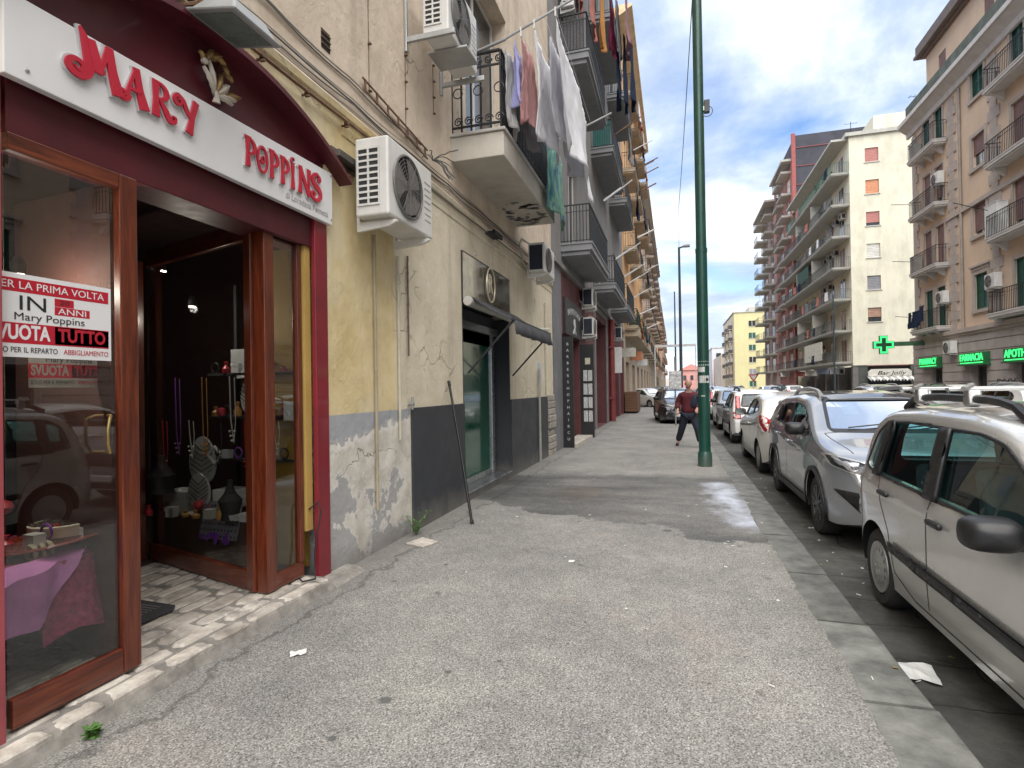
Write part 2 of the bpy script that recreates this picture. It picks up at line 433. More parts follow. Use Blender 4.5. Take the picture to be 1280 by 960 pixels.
def road_mat():
    b = NB('road_surface')
    X, Y, Z = b.sep()
    jn = b.n('ShaderNodeTexNoise'); jn.inputs['Scale'].default_value = 2.0; jn.inputs['Detail'].default_value = 5
    b.l(b.tc.outputs['Object'], jn.inputs['Vector'])
    va = b.n('ShaderNodeVectorMath'); va.operation = 'MULTIPLY_ADD'
    b.l(jn.outputs['Color'], va.inputs[0]); va.inputs[1].default_value = (0.30, 0.30, 0); b.l(b.tc.outputs['Object'], va.inputs[2])
    br = b.n('ShaderNodeTexBrick'); b.l(va.outputs[0], br.inputs['Vector'])
    br.inputs['Scale'].default_value = 1.0; br.inputs['Brick Width'].default_value = 0.9; br.inputs['Row Height'].default_value = 0.5
    br.inputs['Mortar Size'].default_value = 0.012; br.inputs['Mortar Smooth'].default_value = 0.6
    gut = b.ramp(b.math('MULTIPLY', b.math('ADD', X, b.math('MULTIPLY', b.noise(1.2, 4), 0.8)), 0.25), [(0.62, 1.0), (0.70, 0.0)])
    slab = b.ramp(b.noise(3.0, 9, 0.68), [(0.3, (0.022, 0.022, 0.020)), (0.7, (0.10, 0.096, 0.086))])
    joint = b.math('MULTIPLY', br.outputs['Fac'], gut)
    asp = b.ramp(b.noise(120, 3, 0.6), [(0.3, (0.05, 0.05, 0.05)), (0.7, (0.14, 0.137, 0.13))])
    big = b.ramp(b.noise(0.35, 5, 0.6), [(0.3, (0.8, 0.8, 0.8)), (0.7, (1.4, 1.38, 1.34))])
    c = b.mix(gut, b.mix(1.0, asp, big, 'MULTIPLY'), slab)
    c = b.mix(b.math('MULTIPLY', joint, 0.8), c, (0.02, 0.02, 0.018))
    wear = b.ramp(b.noise(11, 6, 0.7), [(0.64, 0.0), (0.74, 1.0)])
    c = b.mix(b.math('MULTIPLY', wear, 0.4), c, (0.26, 0.25, 0.23))
    b.base(c); b.rough(0.82)
    h = b.math('SUBTRACT', b.math('ADD', b.noise(3.0, 8, 0.65), b.math('MULTIPLY', b.noise(90, 3), 0.15)), b.math('MULTIPLY', joint, 0.6))
    b.bump(h, 0.7, 0.03)
    MATS['road'] = b.m
    return b.m
road_m = road_mat()
# ================================================================== SETTING: ground, road, kerb
g = MB(); g.box(-1500, 1500, -800, 2200, -0.5, -0.14)
tag(g.build('ground', M('dusty_ground', (0.16, 0.155, 0.145), 0.9, vs=0.3)), kind='structure')
g = MB(); g.quad((1.17, -40, -0.085), (13.2, -40, -0.085), (13.2, 49, -0.085), (1.17, 49, -0.085))
g.quad((-40, 49, -0.085), (60, 49, -0.085), (60, 60, -0.085), (-40, 60, -0.085))
g.quad((-2.6, 60, -0.085), (13.2, 60, -0.085), (13.2, 420, -0.085), (-2.6, 420, -0.085))
tag(g.build('road', road_m), kind='structure')
g = MB(); rp = random.Random(9); yy = -6.0; pe = None
while yy < 49:
    pt = (0.885 + 0.03 * sin(yy * 2.1) * sin(yy * .7) + rp.uniform(-.012, .02), yy)
    if pe: g.add([(0.80, pe[1], -.001), (0.80, pt[1], -.001), (pt[0] - .015, pt[1], .007), (pe[0] - .015, pe[1], .007), (pt[0], pt[1], -.01), (pe[0], pe[1], -.01)], [(0, 1, 2, 3), (3, 2, 4, 5)])
    pe = pt; yy += 0.12
g.box(-2.95, 0.86, -6, 49, -0.3, 0.0); g.box(-9.0, -2.95, -6, 49, -0.3, -0.004)
pav = tag(g.build('pavement', pave), kind='structure')
g = MB(); g.box(13.35, 14.7, -40, 41, -0.3, 0.03); g.box(14.7, 40, -40, 40.0, -0.3, 0.02); g.box(13.35, 17, 61, 200, -0.3, 0.03)
tag(g.build('far_pavement', M('far_paving', (0.22, 0.215, 0.205), 0.85, vs=1.5)), kind='structure')
g = MB(); g.box(13.2, 13.35, -40, 41, -0.3, 0.035); g.box(13.2, 13.35, 61, 200, -0.3, 0.035)
tag(g.build('far_kerb', kerb_m), kind='structure')
# near kerb: a bedding strip with every stone laid in it
g = MB(); g.box(0.86, 1.15, -6, 49, -0.3, -0.045)
kerb = tag(g.build('kerb', M('gutter_dirt', (0.05, 0.047, 0.04), .95, bs=80)), kind='structure')
rk = random.Random(3)
y = -1.9
while y < 48.6:
    ln = rk.uniform(0.95, 1.45); y2 = min(y + ln, 49)
    b = MB()
    n = 5
    dz = rk.uniform(-0.009, -0.003)
    ring = []
    outer = [(1.20 + rk.uniform(-0.008, 0.006), y + (y2 - y - 0.03) * k / (n - 1)) for k in range(n)]
    inner = [(0.865 + rk.uniform(-0.006, 0.006), y + (y2 - y - 0.03) * k / (n - 1)) for k in range(n)]
    vs = []
    for (ox, oy), (ix, iy) in zip(outer, inner):
        vs += [(ix, iy, -0.16), (ix, iy, 0.004 + dz), (ox - 0.02, oy, 0.002 + dz + rk.uniform(-0.006, 0.004)), (ox, oy, -0.022 + dz), (ox + 0.012, oy, -0.16)]
    fs = []
    for k in range(n - 1):
        for j in range(4):
            fs.append((k * 5 + j, k * 5 + j + 1, k * 5 + j + 6, k * 5 + j + 5))
    fs.append((0, 1, 2, 3, 4)); fs.append(tuple((n - 1) * 5 + j for j in (4, 3, 2, 1, 0)))
    b.add(vs, fs)
    b.build('kerb_stone', kerb_m, kerb)
    y = y2
# ================================================================== FACADE TOOLS
def wall_cells(mb, X, d, y0, y1, z0, z1, holes, depth=0.25):
    """wall sheet in the plane x=X facing d, with rectangular holes and their reveals"""
    ys = sorted({y0, y1} | {min(max(v, y0), y1) for h in holes for v in h[:2]})
    zs = sorted({z0, z1} | {min(max(v, z0), z1) for h in holes for v in h[2:4]})
    for i in range(len(ys) - 1):
        for j in range(len(zs) - 1):
            yc, zc = (ys[i] + ys[i + 1]) / 2, (zs[j] + zs[j + 1]) / 2
            if any(h[0] < yc < h[1] and h[2] < zc < h[3] for h in holes): continue
            mb.quad((X, ys[i], zs[j]), (X, ys[i + 1], zs[j]), (X, ys[i + 1], zs[j + 1]), (X, ys[i], zs[j + 1]))
    for h in holes:
        a, b_, c, e = h[:4]; q = X - d * depth
        mb.quad((X, a, c), (q, a, c), (q, a, e), (X, a, e))
        mb.quad((X, b_, c), (q, b_, c), (q, b_, e), (X, b_, e))
        mb.quad((X, a, c), (X, b_, c), (q, b_, c), (q, a, c))
        mb.quad((X, a, e), (X, b_, e), (q, b_, e), (q, a, e))
def shutters(mb, w_, h_, th=0.04, slats=True):
    """two louvred leaves w wide h high in local yz, front at x=0 facing +x"""
    for s in (0, 1):
        a = s * w_ / 2 + 0.01; b_ = (s + 1) * w_ / 2 - 0.01
        f = 0.06
        mb.box(-th, 0, a, a + f, 0, h_); mb.box(-th, 0, b_ - f, b_, 0, h_)
        for z in (0, h_ * 0.48, h_ - f): mb.box(-th, -0.002, a + f, b_ - f, z, z + f)
        if slats:
            n = max(4, int(h_ / 0.10))
            for k in range(n):
                z = f + (h_ - 2 * f) * k / n
                mb.add([(-th * 0.9, a + f, z + 0.08), (-th * 0.9, b_ - f, z + 0.08), (-0.006, b_ - f, z + 0.005), (-0.006, a + f, z + 0.005)], [(0, 1, 2, 3)])
        mb.box(-th, -th + 0.004, a + f, b_ - f, f, h_ - f)
green_sh = M('green_shutter', (0.012, 0.085, 0.06), 0.55, var=0.25, grime=0.3)
brown_sh = M('brown_roller', (0.22, 0.13, 0.12), 0.6, var=0.2, grime=0.3)
frame_w = M('white_frame', (0.60, 0.58, 0.54), 0.5, var=0.08, grime=0.3)
frame_br = M('brown_frame', (0.14, 0.10, 0.08), 0.5)
def window(root, X, d, y0, y1, z0, z1, kind, rec=0.16, half=0.0):
    """kind: green, roller, glass; a window is frame > pane (and shutter)"""
    w_, h_ = y1 - y0, z1 - z0
    sx = 1 if d > 0 else -1
    def flip(mb):
        if sx < 0: mb.v = [(-v[0], v[1], v[2]) for v in mb.v]
    px = X - d * rec
    def fr(mb):
        t = 0.06
        mb.box(-0.05, 0, 0, t, 0, h_); mb.box(-0.05, 0, w_ - t, w_, 0, h_)
        mb.box(-0.05, -0.003, t, w_ - t, 0, t); mb.box(-0.05, -0.003, t, w_ - t, h_ - t, h_)
        if w_ > 0.7: mb.box(-0.045, -0.006, w_ / 2 - 0.04, w_ / 2 + 0.04, t, h_ - t)
        flip(mb)
    def pn(mb):
        mb.box(-0.035, -0.025, 0.055, w_ - 0.055, 0.055, h_ - 0.055); flip(mb)
    key = (round(w_, 2), round(h_, 2), sx)
    f = cpart(('wf',) + key + (kind,), 'window', fr, frame_w if kind != 'dark' else frame_br, root, (px, y0, z0))
    cpart(('wp',) + key, 'pane', pn, far_glass, f, (px, y0, z0))
    if kind == 'green':
        def sh(mb): shutters(mb, w_, h_); flip(mb)
        cpart(('sh',) + key, 'shutter', sh, green_sh, f, (px + d * 0.05, y0, z0))
    if kind.startswith('roller'):
        c = float(kind[6:] or 1.0)
        def ro(mb):
            n = int(h_ * c / 0.09); 
            for k in range(n):
                zt = h_ - k * 0.09
                mb.add([(0, 0, zt), (0, w_, zt), (0.014, w_, zt - 0.02), (0.014, 0, zt - 0.02), (0.012, w_, zt - 0.08), (0.012, 0, zt - 0.08), (0, w_, zt - 0.088), (0, 0, zt - 0.088)],
                       [(0, 1, 2, 3), (3, 2, 4, 5), (5, 4, 6, 7)])
            flip(mb)
        cpart(('ro', c) + key, 'roller_shutter', ro, brown_sh, f, (px + d * 0.03, y0, z0))
    return f
def surround(root, X, d, y0, y1, z0, z1, mat, w_=0.18, sill=True, head=False, proud=0.05):
    """stone trim round an opening"""
    W_, H_ = y1 - y0, z1 - z0
    sx = 1 if d > 0 else -1
    def fn(mb):
        mb.box(-0.01, proud, -w_, 0, (-w_ if sill else 0), H_ + w_); mb.box(-0.01, proud, W_, W_ + w_, (-w_ if sill else 0), H_ + w_)
        mb.box(-0.01, proud - 0.003, 0, W_, H_, H_ + w_)
        if sill: mb.box(-0.01, proud + 0.05, -w_ - 0.04, W_ + w_ + 0.04, -w_ * 0.9, -0.02)
        if head:
            mb.box(-0.01, proud + 0.10, -w_ - 0.1, W_ + w_ + 0.1, H_ + w_ + 0.16, H_ + w_ + 0.26)
            mb.box(-0.01, proud + 0.03, -w_, W_ + w_, H_ + w_ + 0.002, H_ + w_ + 0.16)
        if sx < 0: mb.v = [(-v[0], v[1], v[2]) for v in mb.v]
    return cpart(('su', round(W_, 2), round(H_, 2), sx, w_, sill, head, mat.name), 'window_surround', fn, mat, root, (X, y0, z0))
def railing_fn(dep, ln, h=1.0, step=0.12, sx=1, style='bars', th=0.009):
    def fn(mb):
        pts = [(0, 0), (dep, 0), (dep, ln), (0, ln)]
        for (a, b_) in zip(pts[:-1], pts[1:]):
            A, B = Vector((*a, 0)), Vector((*b_, 0)); D = B - A; n = max(2, int(D.length / step))
            for z, t in ((h, 0.02), (0.06, 0.012)) + (((h * 0.82, 0.01),) if style == 'bars' else ()):
                mb.obox((A + B) / 2 + Vector((0, 0, z)), D / 2, D.normalized().cross(Vector((0, 0, 1))) * t, (0, 0, t * 0.7))
            for k in range(n + 1):
                p = A + D * k / n
                if style == 'belly' and 0 < k < n + 1:
                    nn = D.normalized().cross(Vector((0, 0, 1)))
                    mb.tube([p + Vector((0, 0, 0.06)), p + nn * 0.07 + Vector((0, 0, 0.2)), p + nn * 0.07 + Vector((0, 0, 0.45)), p + Vector((0, 0, 0.75)), p + Vector((0, 0, h))], th, 4, False)
                else:
                    mb.box(p.x - th, p.x + th, p.y - th, p.y + th, 0.03, h)
        if sx < 0: mb.v = [(-v[0], v[1], v[2]) for v in mb.v]
    return fn
def balcony(root, X, d, y0, y1, zb, dep, slab_mat, rail_mat, th=0.28, brackets=2, style='bars', step=0.12, bmat=None, name='balcony'):
    ln = y1 - y0; sx = 1 if d > 0 else -1
    def slab(mb):
        mb.box(-0.02, dep, 0, ln, th * 0.35, th); mb.box(-0.02, dep - 0.06, 0.06, ln - 0.06, 0, th * 0.35 + 0.001)
        mb.box(-0.02, dep + 0.025, -0.025, ln + 0.025, th - 0.045, th + 0.002)
        if sx < 0: mb.v = [(-v[0], v[1], v[2]) for v in mb.v]
    s = cpart(('sl', round(ln, 2), dep, th, sx, slab_mat.name), name, slab, slab_mat, root, (X, y0, zb))
    cpart(('ra', round(ln, 2), dep, sx, style, step, rail_mat.name), 'railing', railing_fn(dep - 0.05, ln - 0.08, 1.0, step, sx, style), rail_mat, s, (X, y0 + 0.04, zb + th), fix=False)
    def br(mb):
        prof = [(0, 0), (dep * 0.75, 0), (dep * 0.72, -0.1), (dep * 0.45, -0.16), (dep * 0.25, -0.3), (0, -0.42)]
        n = len(prof)
        vs = [(p[0], -0.09, p[1]) for p in prof] + [(p[0], 0.09, p[1]) for p in prof]
        mb.add(vs, [tuple(range(n)), tuple(range(2 * n - 1, n - 1, -1))] + [(i, i + n, (i + 1) % n + n, (i + 1) % n) for i in range(n)])
        if sx < 0: mb.v = [(-v[0], v[1], v[2]) for v in mb.v]
    for k in range(brackets):
        yy = y0 + ln * (k + 0.5) / brackets if brackets != 2 else y0 + (0.35 if k == 0 else ln - 0.35)
        cpart(('br', dep, sx, slab_mat.name), 'bracket', br, bmat or slab_mat, s, (X, yy, zb + 0.001))
    return s
# ---- air conditioner: one prototype per make, then copies
def ac_proto(wd=0.82, hg=0.62, dp=0.32, kind='round', brk=True):
    """back at x=0, front at +x, runs along +y; origin bottom near corner; parts built at the local origin"""
    r = empty('air_conditioner', (0, 0, 0))
    b = MB(); b.box(0.05, dp, 0, wd, 0, hg)
    o = b.build('casing', white_pl, r, bevel=0.018)
    # end grille facing the camera side (-y)
    b = MB()
    if kind == 'dark':
        b.box(0.075, dp - 0.03, -0.006, 0.0, 0.04, hg - 0.05)
        b.build('side_panel', M('dark_grille', (0.012, 0.016, 0.03), 0.6), r)
    else:
        b.box(0.085, dp - 0.09, -0.004, 0.002, 0.10, hg - 0.10)
        sp_ = b.build('side_grille', M('dark_slot', (0.03, 0.03, 0.03), 0.8), r)
        n = 9
        for k in range(n + 1):
            b = MB(); z = 0.10 + (hg - 0.2) * k / n
            b.box(0.08, dp - 0.085, -0.012, -0.003, z - 0.009, z + 0.009)
            b.build('slat', white_pl, r)
        b = MB(); b.box((dp) / 2 - 0.012, dp / 2 + 0.006, -0.013, -0.003, 0.1, hg - 0.1); b.box(0.078, 0.09, -0.013, -0.003, 0.09, hg - 0.09); b.box(dp - 0.095, dp - 0.082, -0.013, -0.003, 0.09, hg - 0.09)
        b.build('grille_frame', white_pl, r)
    # fan opening in the front
    cy_, cz_, R_ = wd * 0.40, hg * 0.5, hg * 0.40
    b = MB(); b.lathe([(0.0, 0), (R_, 0)], (dp + 0.002, cy_, cz_), 'x', 32); 
    b.build('fan_recess', M('fan_dark', (0.03, 0.028, 0.026), 0.7), r, fix=False)
    b = MB()
    for k in range(3):
        a0 = 2 * pi * k / 3
        vs = []
        for i in range(7):
            t = i / 6
            for rr in (0.06, R_ * 0.9):
                a = a0 + t * 1.5 + (0.25 if rr > 0.1 else 0)
                vs.append((dp + 0.005 + 0.012 * t, cy_ + cos(a) * rr, cz_ + sin(a) * rr))
        b.add(vs, [(2 * i, 2 * i + 1, 2 * i + 3, 2 * i + 2) for i in range(6)])
    b.lathe([(0, 0.02), (0.06, 0.018), (0.065, 0.0)], (dp + 0.004, cy_, cz_), 'x', 16)
    b.build('fan', M('fan_grey', (0.20, 0.18, 0.165), 0.5), r, fix=False)
    b = MB()
    for k in range(1, 10):
        rr = R_ * k / 9.0
        b.tube([(dp + 0.026, cy_ + cos(t * pi / 16) * rr, cz_ + sin(t * pi / 16) * rr) for t in range(32)], 0.0022, 4, closed=True)
    for k in range(12):
        a = 2 * pi * k / 12
        b.tube([(dp + 0.028, cy_, cz_), (dp + 0.026, cy_ + cos(a) * R_, cz_ + sin(a) * R_), (dp, cy_ + cos(a) * R_ * 1.02, cz_ + sin(a) * R_ * 1.02)], 0.003, 4, False)
    b.tube([(dp + 0.012, cy_ + cos(t * pi / 16) * R_ * 1.02, cz_ + sin(t * pi / 16) * R_ * 1.02) for t in range(32)], 0.012, 6, closed=True)
    b.build('fan_guard', M('guard_grey', (0.16, 0.155, 0.15), 0.5), r, fix=False)
    b = MB()
    for k in range(7):
        z = hg * (0.22 + 0.09 * k); b.box(dp - 0.001, dp + 0.004, wd * 0.80, wd * 0.95, z, z + 0.012)
    b.build('louvre', M('louvre_grey', (0.40, 0.39, 0.37), 0.5), r)
    if brk:
        for yy in (0.10, wd - 0.14):
            b = MB()
            b.box(-0.0, 0.03, yy, yy + 0.04, -0.10, hg * 0.3); b.prism([(0.03, -0.1), (0.03, -0.02), (dp + 0.02, -0.02), (dp + 0.02, -0.04), (dp - 0.06, -0.075)], yy, yy + 0.035, 'y')
            b.build('bracket', white_pl, r)
    return r
def set_thing(o, name=None, label=None, group=None, cat=None, loc=None, rz=0.0, sc=None):
    if name: o.name = name
    if loc is not None: o.location = loc
    o.rotation_euler = (0, 0, rz)
    if sc: o.scale = sc if isinstance(sc, tuple) else (sc,) * 3
    tag(o, label, cat, group)
    return o
# ================================================================== LEFT: near building with the two shops
WX = -2.82
def near_wall_mat():
    b = NB('old_plaster_wall')
    X, Y, Z = b.sep()
    n_f = b.noise(9, 10, 0.7); n_m = b.noise(2.2, 9, 0.66); n_l = b.noise(0.7, 5, 0.6)
    yel = b.mix(b.ramp(n_m, [(0.35, 0.0), (0.65, 1.0)]), (0.58, 0.455, 0.225), (0.72, 0.60, 0.36))
    patch = b.ramp(b.noise(1.1, 7, 0.62, b.co((1, 1, 0.7), (2, 2, 2))), [(0.54, 0.0), (0.62, 1.0)])
    yel = b.mix(b.math('MULTIPLY', patch, 0.6), yel, (0.68, 0.60, 0.42))
    bei = b.mix(b.ramp(n_m, [(0.35, 0.0), (0.65, 1.0)]), (0.58, 0.515, 0.385), (0.70, 0.635, 0.50))
    pin = b.mix(b.ramp(n_m, [(0.3, 0.0), (0.7, 1.0)]), (0.54, 0.44, 0.34), (0.70, 0.60, 0.48))
    pst = b.ramp(b.noise(1.2, 8, 0.68, b.co((1, 1, 0.35), (1, 8, 3))), [(0.46, 0.0), (0.68, 1.0)])
    pin = b.mix(b.math('MULTIPLY', pst, 0.40), pin, (0.30, 0.22, 0.17))
    py = b.ramp(b.math('ADD', b.math('SUBTRACT', Y, 5.24), b.math('MULTIPLY', b.math('SUBTRACT', n_f, 0.5), 0.03)), [(0.0, 0.0), (0.015, 1.0)])
    low = b.mix(py, yel, bei)
    up = b.ramp(b.math('SUBTRACT', Z, 4.08), [(0.0, 0.0), (0.02, 1.0)])
    c = b.mix(up, low, pin)
    # grey dado left of the second shop, with the plaster fallen off
    dado = b.math('MULTIPLY', b.ramp(b.math('SUBTRACT', 1.375, Z), [(0.0, 0.0), (0.01, 1.0)]), b.ramp(b.math('SUBTRACT', 5.56, Y), [(0.0, 0.0), (0.01, 1.0)]))
    gry = b.mix(b.ramp(n_m, [(0.3, 0.0), (0.7, 1.0)]), (0.30, 0.31, 0.335), (0.40, 0.41, 0.43))
    bd = b.math('ADD', b.math('ADD', Z, b.math('MULTIPLY', b.math('SUBTRACT', n_m, 0.5), 0.45)), b.math('MULTIPLY', b.math('SUBTRACT', n_f, 0.5), 0.22))
    bd = b.math('SUBTRACT', bd, b.math('MULTIPLY', b.math('SUBTRACT', Y, 4.05), 0.10))
    peel = b.ramp(b.math('SUBTRACT', 1.10, bd), [(0.0, 0.0), (0.012, 1.0)])
    rim = b.ramp(b.math('ABSOLUTE', b.math('SUBTRACT', bd, 1.07)), [(0.02, 1.0), (0.05, 0.0)])
    plas = b.mix(b.ramp(b.noise(3.5, 9, 0.7), [(0.35, 0.0), (0.65, 1.0)]), (0.46, 0.425, 0.37), (0.70, 0.665, 0.60))
    q = b.ramp(b.math('ADD', b.noise(1.5, 7, 0.66, b.co((1, 1, 1), (0, 7, 4))), b.math('MULTIPLY', Z, -0.22)), [(0.36, 0.0), (0.385, 1.0)])
    plas = b.mix(q, plas, b.mix(n_m, (0.28, 0.275, 0.27), (0.44, 0.435, 0.43)))
    rq = b.ramp(b.math('ABSOLUTE', b.math('SUBTRACT', b.math('ADD', b.noise(1.5, 7, 0.66, b.co((1, 1, 1), (0, 7, 4))), b.math('MULTIPLY', Z, -0.22)), 0.37)), [(0.008, 1.0), (0.02, 0.0)])
    plas = b.mix(b.math('MULTIPLY', rq, 0.7), plas, (0.66, 0.64, 0.60))
    foot = b.ramp(b.math('ADD', Z, b.math('MULTIPLY', n_m, 0.3)), [(0.14, 1.0), (0.42, 0.0)])
    plas = b.mix(b.math('MULTIPLY', foot, 0.7), plas, (0.15, 0.14, 0.125))
    dd = b.mix(peel, gry, plas)
    dd = b.mix(b.math('MULTIPLY', rim, 0.85), dd, (0.68, 0.66, 0.62))
    c = b.mix(dado, c, dd)
    # chipped paint and cracks everywhere
    chip = b.ramp(b.noise(4.5, 12, 0.75, b.co((1, 1, 0.8), (6, 3, 1))), [(0.655, 0.0), (0.675, 1.0)])
    c = b.mix(b.math('MULTIPLY', chip, 0.6), c, (0.66, 0.61, 0.54))
    ve = b.n('ShaderNodeTexVoronoi'); ve.feature = 'DISTANCE_TO_EDGE'; ve.inputs['Scale'].default_value = 0.9
    va = b.n('ShaderNodeVectorMath'); va.operation = 'MULTIPLY_ADD'
    jn = b.n('ShaderNodeTexNoise'); jn.inputs['Scale'].default_value = 2.5; jn.inputs['Detail'].default_value = 8
    b.l(b.tc.outputs['Object'], jn.inputs['Vector']); b.l(jn.outputs['Color'], va.inputs[0])
    va.inputs[1].default_value = (0.7, 0.7, 0.7); b.l(b.tc.outputs['Object'], va.inputs[2]); b.l(va.outputs[0], ve.inputs['Vector'])
    crk = b.math('MULTIPLY', b.ramp(ve.outputs['Distance'], [(0.0, 1.0), (0.006, 0.0)]), b.ramp(b.noise(0.9, 3, 0.5, b.co((1, 1, 1), (1, 5, 5))), [(0.5, 0.0), (0.6, 1.0)]))
    c = b.mix(b.math('MULTIPLY', crk, 0.7), c, (0.16, 0.12, 0.09))
    # rain streaks
    st = b.ramp(b.noise(1.0, 7, 0.62, b.co((3.5, 3.5, 0.28))), [(0.52, 0.0), (0.80, 1.0)])
    c = b.mix(b.math('MULTIPLY', st, 0.45), c, (0.22, 0.17, 0.125))
    b.base(c); b.rough(0.88)
    h = b.math('ADD', b.math('MULTIPLY', n_f, 0.35), b.math('ADD', b.math('MULTIPLY', n_m, 1.2), b.math('MULTIPLY', b.math('MULTIPLY', peel, dado), -0.6)))
    h = b.math('SUBTRACT', h, b.math('ADD', b.math('MULTIPLY', crk, 0.5), b.math('MULTIPLY', chip, 0.12)))
    b.bump(h, 0.8, 0.028)
    MATS['nearwall'] = b.m
    return b.m
nw = near_wall_mat()
B1 = empty('apartment_building', (WX, 6, 0), 'old cream and beige plaster house at the left holding the red sweet-lettered shopfront, paint peeling', 'building')
mb = MB()
Y0, Y1 = -1.5, 13.12
holes = [(1.66, 4.05, -0.01, 3.88), (7.17, 9.46, 0.08, 3.5), (7.45, 9.55, 4.98, 8.2), (2.6, 3.6, 5.6, 8.0)]
wall_cells(mb, WX, 1, Y0, Y1, -0.05, 18, holes, 0.34)
# arched head over the first shop
def arc_z(yy, base=0.0): return 3.50 + base + 0.33 * (1 - ((yy - 2.86) / 1.24) ** 2)
ns = 20
for k in range(ns):
    ya = 1.66 + (4.05 - 1.66) * k / ns; yb = 1.66 + (4.05 - 1.66) * (k + 1) / ns
    mb.quad((WX, ya, arc_z(ya)), (WX, yb, arc_z(yb)), (WX, yb, 3.88), (WX, ya, 3.88))
mb.quad((WX, Y0, -0.05), (WX - 9, Y0, -0.05), (WX - 9, Y0, 18), (WX, Y0, 18))
mb.quad((WX, Y0, 18), (WX - 9, Y0, 18), (WX - 9, Y1, 18), (WX, Y1, 18))
mb.quad((WX - 9, Y0, 0), (WX - 9, Y1, 0), (WX - 9, Y1, 18), (WX - 9, Y0, 18))
mb.build('wall', nw, B1, fix=False)
# string course between ground floor and upper wall, broken by balcony
mb = MB(); mb.prism([(WX - 0.01, 4.02), (WX + 0.035, 4.04), (WX + 0.05, 4.09), (WX + 0.02, 4.13), (WX - 0.01, 4.14)], Y0, 13.1, 'y')
mb.build('string_course', nw, B1)
mb = MB(); mb.prism([(WX - 0.01, 3.86), (WX + 0.012, 3.87), (WX + 0.018, 3.92), (WX - 0.01, 3.935)], 4.3, 13.1, 'y'); mb.build('string_course', nw, B1)
# rough stone pier at the end
mb = MB()
rr = random.Random(5)
for k in range(9):
    z = -0.02 + 0.16 * k
    mb.box(WX - 0.01, WX + 0.05 + rr.uniform(-0.02, 0.03), 12.42 + rr.uniform(-0.03, 0.03), 13.10, z, z + 0.15)
mb.build('rough_pier', stone_mat('pier_stone', (0.26, 0.24, 0.21), (0.50, 0.47, 0.42), 6, 0.9, 0.9), B1, bevel=0.02)
# dark dado slabs round the second shop
dp_m = M('charcoal_panel', (0.035, 0.038, 0.045), 0.55, var=0.12, vs=1.5, grime=0.2, bump=0.06, streak=0.3, splash=0.6)
for (ya, yb, zb) in ((5.57, 7.17, -0.03), (9.46, 12.40, -0.03)):
    mb = MB(); mb.box(WX - 0.01, WX + 0.025, ya, yb, zb, 1.375); mb.build('dado_panel', dp_m, B1, bevel=0.004)
mb = MB(); mb.box(WX - 0.02, WX + 0.028, 7.172, 9.458, -0.03, 0.10); mb.build('dado_panel', dp_m, B1, bevel=0.004)
# small vent hole high on the wall
mb = MB(); mb.box(WX - 0.01, WX + 0.006, 4.02, 4.14, 4.50, 4.66); v_ = mb.build('vent_hole', M('hole_dark', (0.012, 0.012, 0.012), 0.9), B1)
for k in range(3):
    mb = MB(); mb.box(WX + 0.004, WX + 0.014, 4.015, 4.145, 4.53 + 0.05 * k, 4.538 + 0.05 * k); mb.build('vent_bar', rust, v_)
for yy, z0_, z1_ in ((4.78, 4.5, 5.9), (5.55, 4.4, 5.3), (6.3, 5.0, 5.6)):
    mb = MB(); mb.box(WX, WX + 0.006, yy, yy + 0.006, z0_, z1_)
    for k in range(4): mb.box(WX, WX + 0.03, yy - 0.012, yy + 0.02, z0_ + (z1_ - z0_) * k / 3, z0_ + 0.012 + (z1_ - z0_) * k / 3)
    mb.build('wire_clip', rust, B1)
# french window behind the balcony with green shutters folded back
f = window(B1, WX, 1, 7.50, 9.50, 5.0, 8.15, 'glass', 0.25)
for (a, b_) in ((6.92, 7.48), (9.52, 10.2)):
    mb = MB(); shutters(mb, b_ - a, 3.1, 0.05); mb.v = [(v[0] + WX + 0.09, v[1] + a, v[2] + 5.02) for v in mb.v]
    mb.build('shutter', green_sh, f)
mb = MB(); shutters(mb, 0.62, 3.1, 0.05); mb.v = [(WX + 0.02 + v[1] * 0.95, 8.55 + v[0], v[2] + 5.02) for v in mb.v]
mb.build('shutter', green_sh, f)
mb = MB(); shutters(mb, 0.62, 3.1, 0.05); mb.v = [(WX + 0.02 + v[1] * 0.95, 7.62 + v[0], v[2] + 5.02) for v in mb.v]
mb.build('shutter', green_sh, f)
window(B1, WX, 1, 2.62, 3.58, 5.62, 7.98, 'green', 0.05)
# ---- near balcony (parts with sub-parts: every baluster)
BX = -2.08
slab_m = M('balcony_plaster', (0.52, 0.485, 0.42), 0.85, var=0.12, grime=0.25, bs=30, streak=0.2)
mb = MB(); mb.box(WX - 0.02, BX, 6.86, 10.05, 4.62, 4.94); sl = mb.build('balcony_slab', slab_m, B1, bevel=0.01)
mb = MB(); mb.box(WX - 0.02, BX + 0.03, 6.83, 10.08, 4.942, 4.985); mb.build('stone_edge', M('travertine_edge', (0.42, 0.40, 0.37), 0.7, grime=0.4), sl, bevel=0.008)
mb = MB()
for k in range(46):   # crumbled patches on the underside near the far end
    a = rr.uniform(8.7, 9.95); x_ = rr.uniform(-2.75, -2.14); r_ = rr.uniform(0.02, 0.07)
    n = 7; mb.add([(x_ + cos(t * 2 * pi / n) * r_ * rr.uniform(0.4, 1.3) * 1.5, a + sin(t * 2 * pi / n) * r_ * rr.uniform(0.5, 1.3), 4.6165) for t in range(n)], [tuple(range(n))])
tag(mb.build('spalled_patch', M('spalled_concrete', (0.16, 0.15, 0.14), 0.95, bump=0.5), sl, fix=False), kind='stuff')
RX = BX - 0.05
rail = MB()
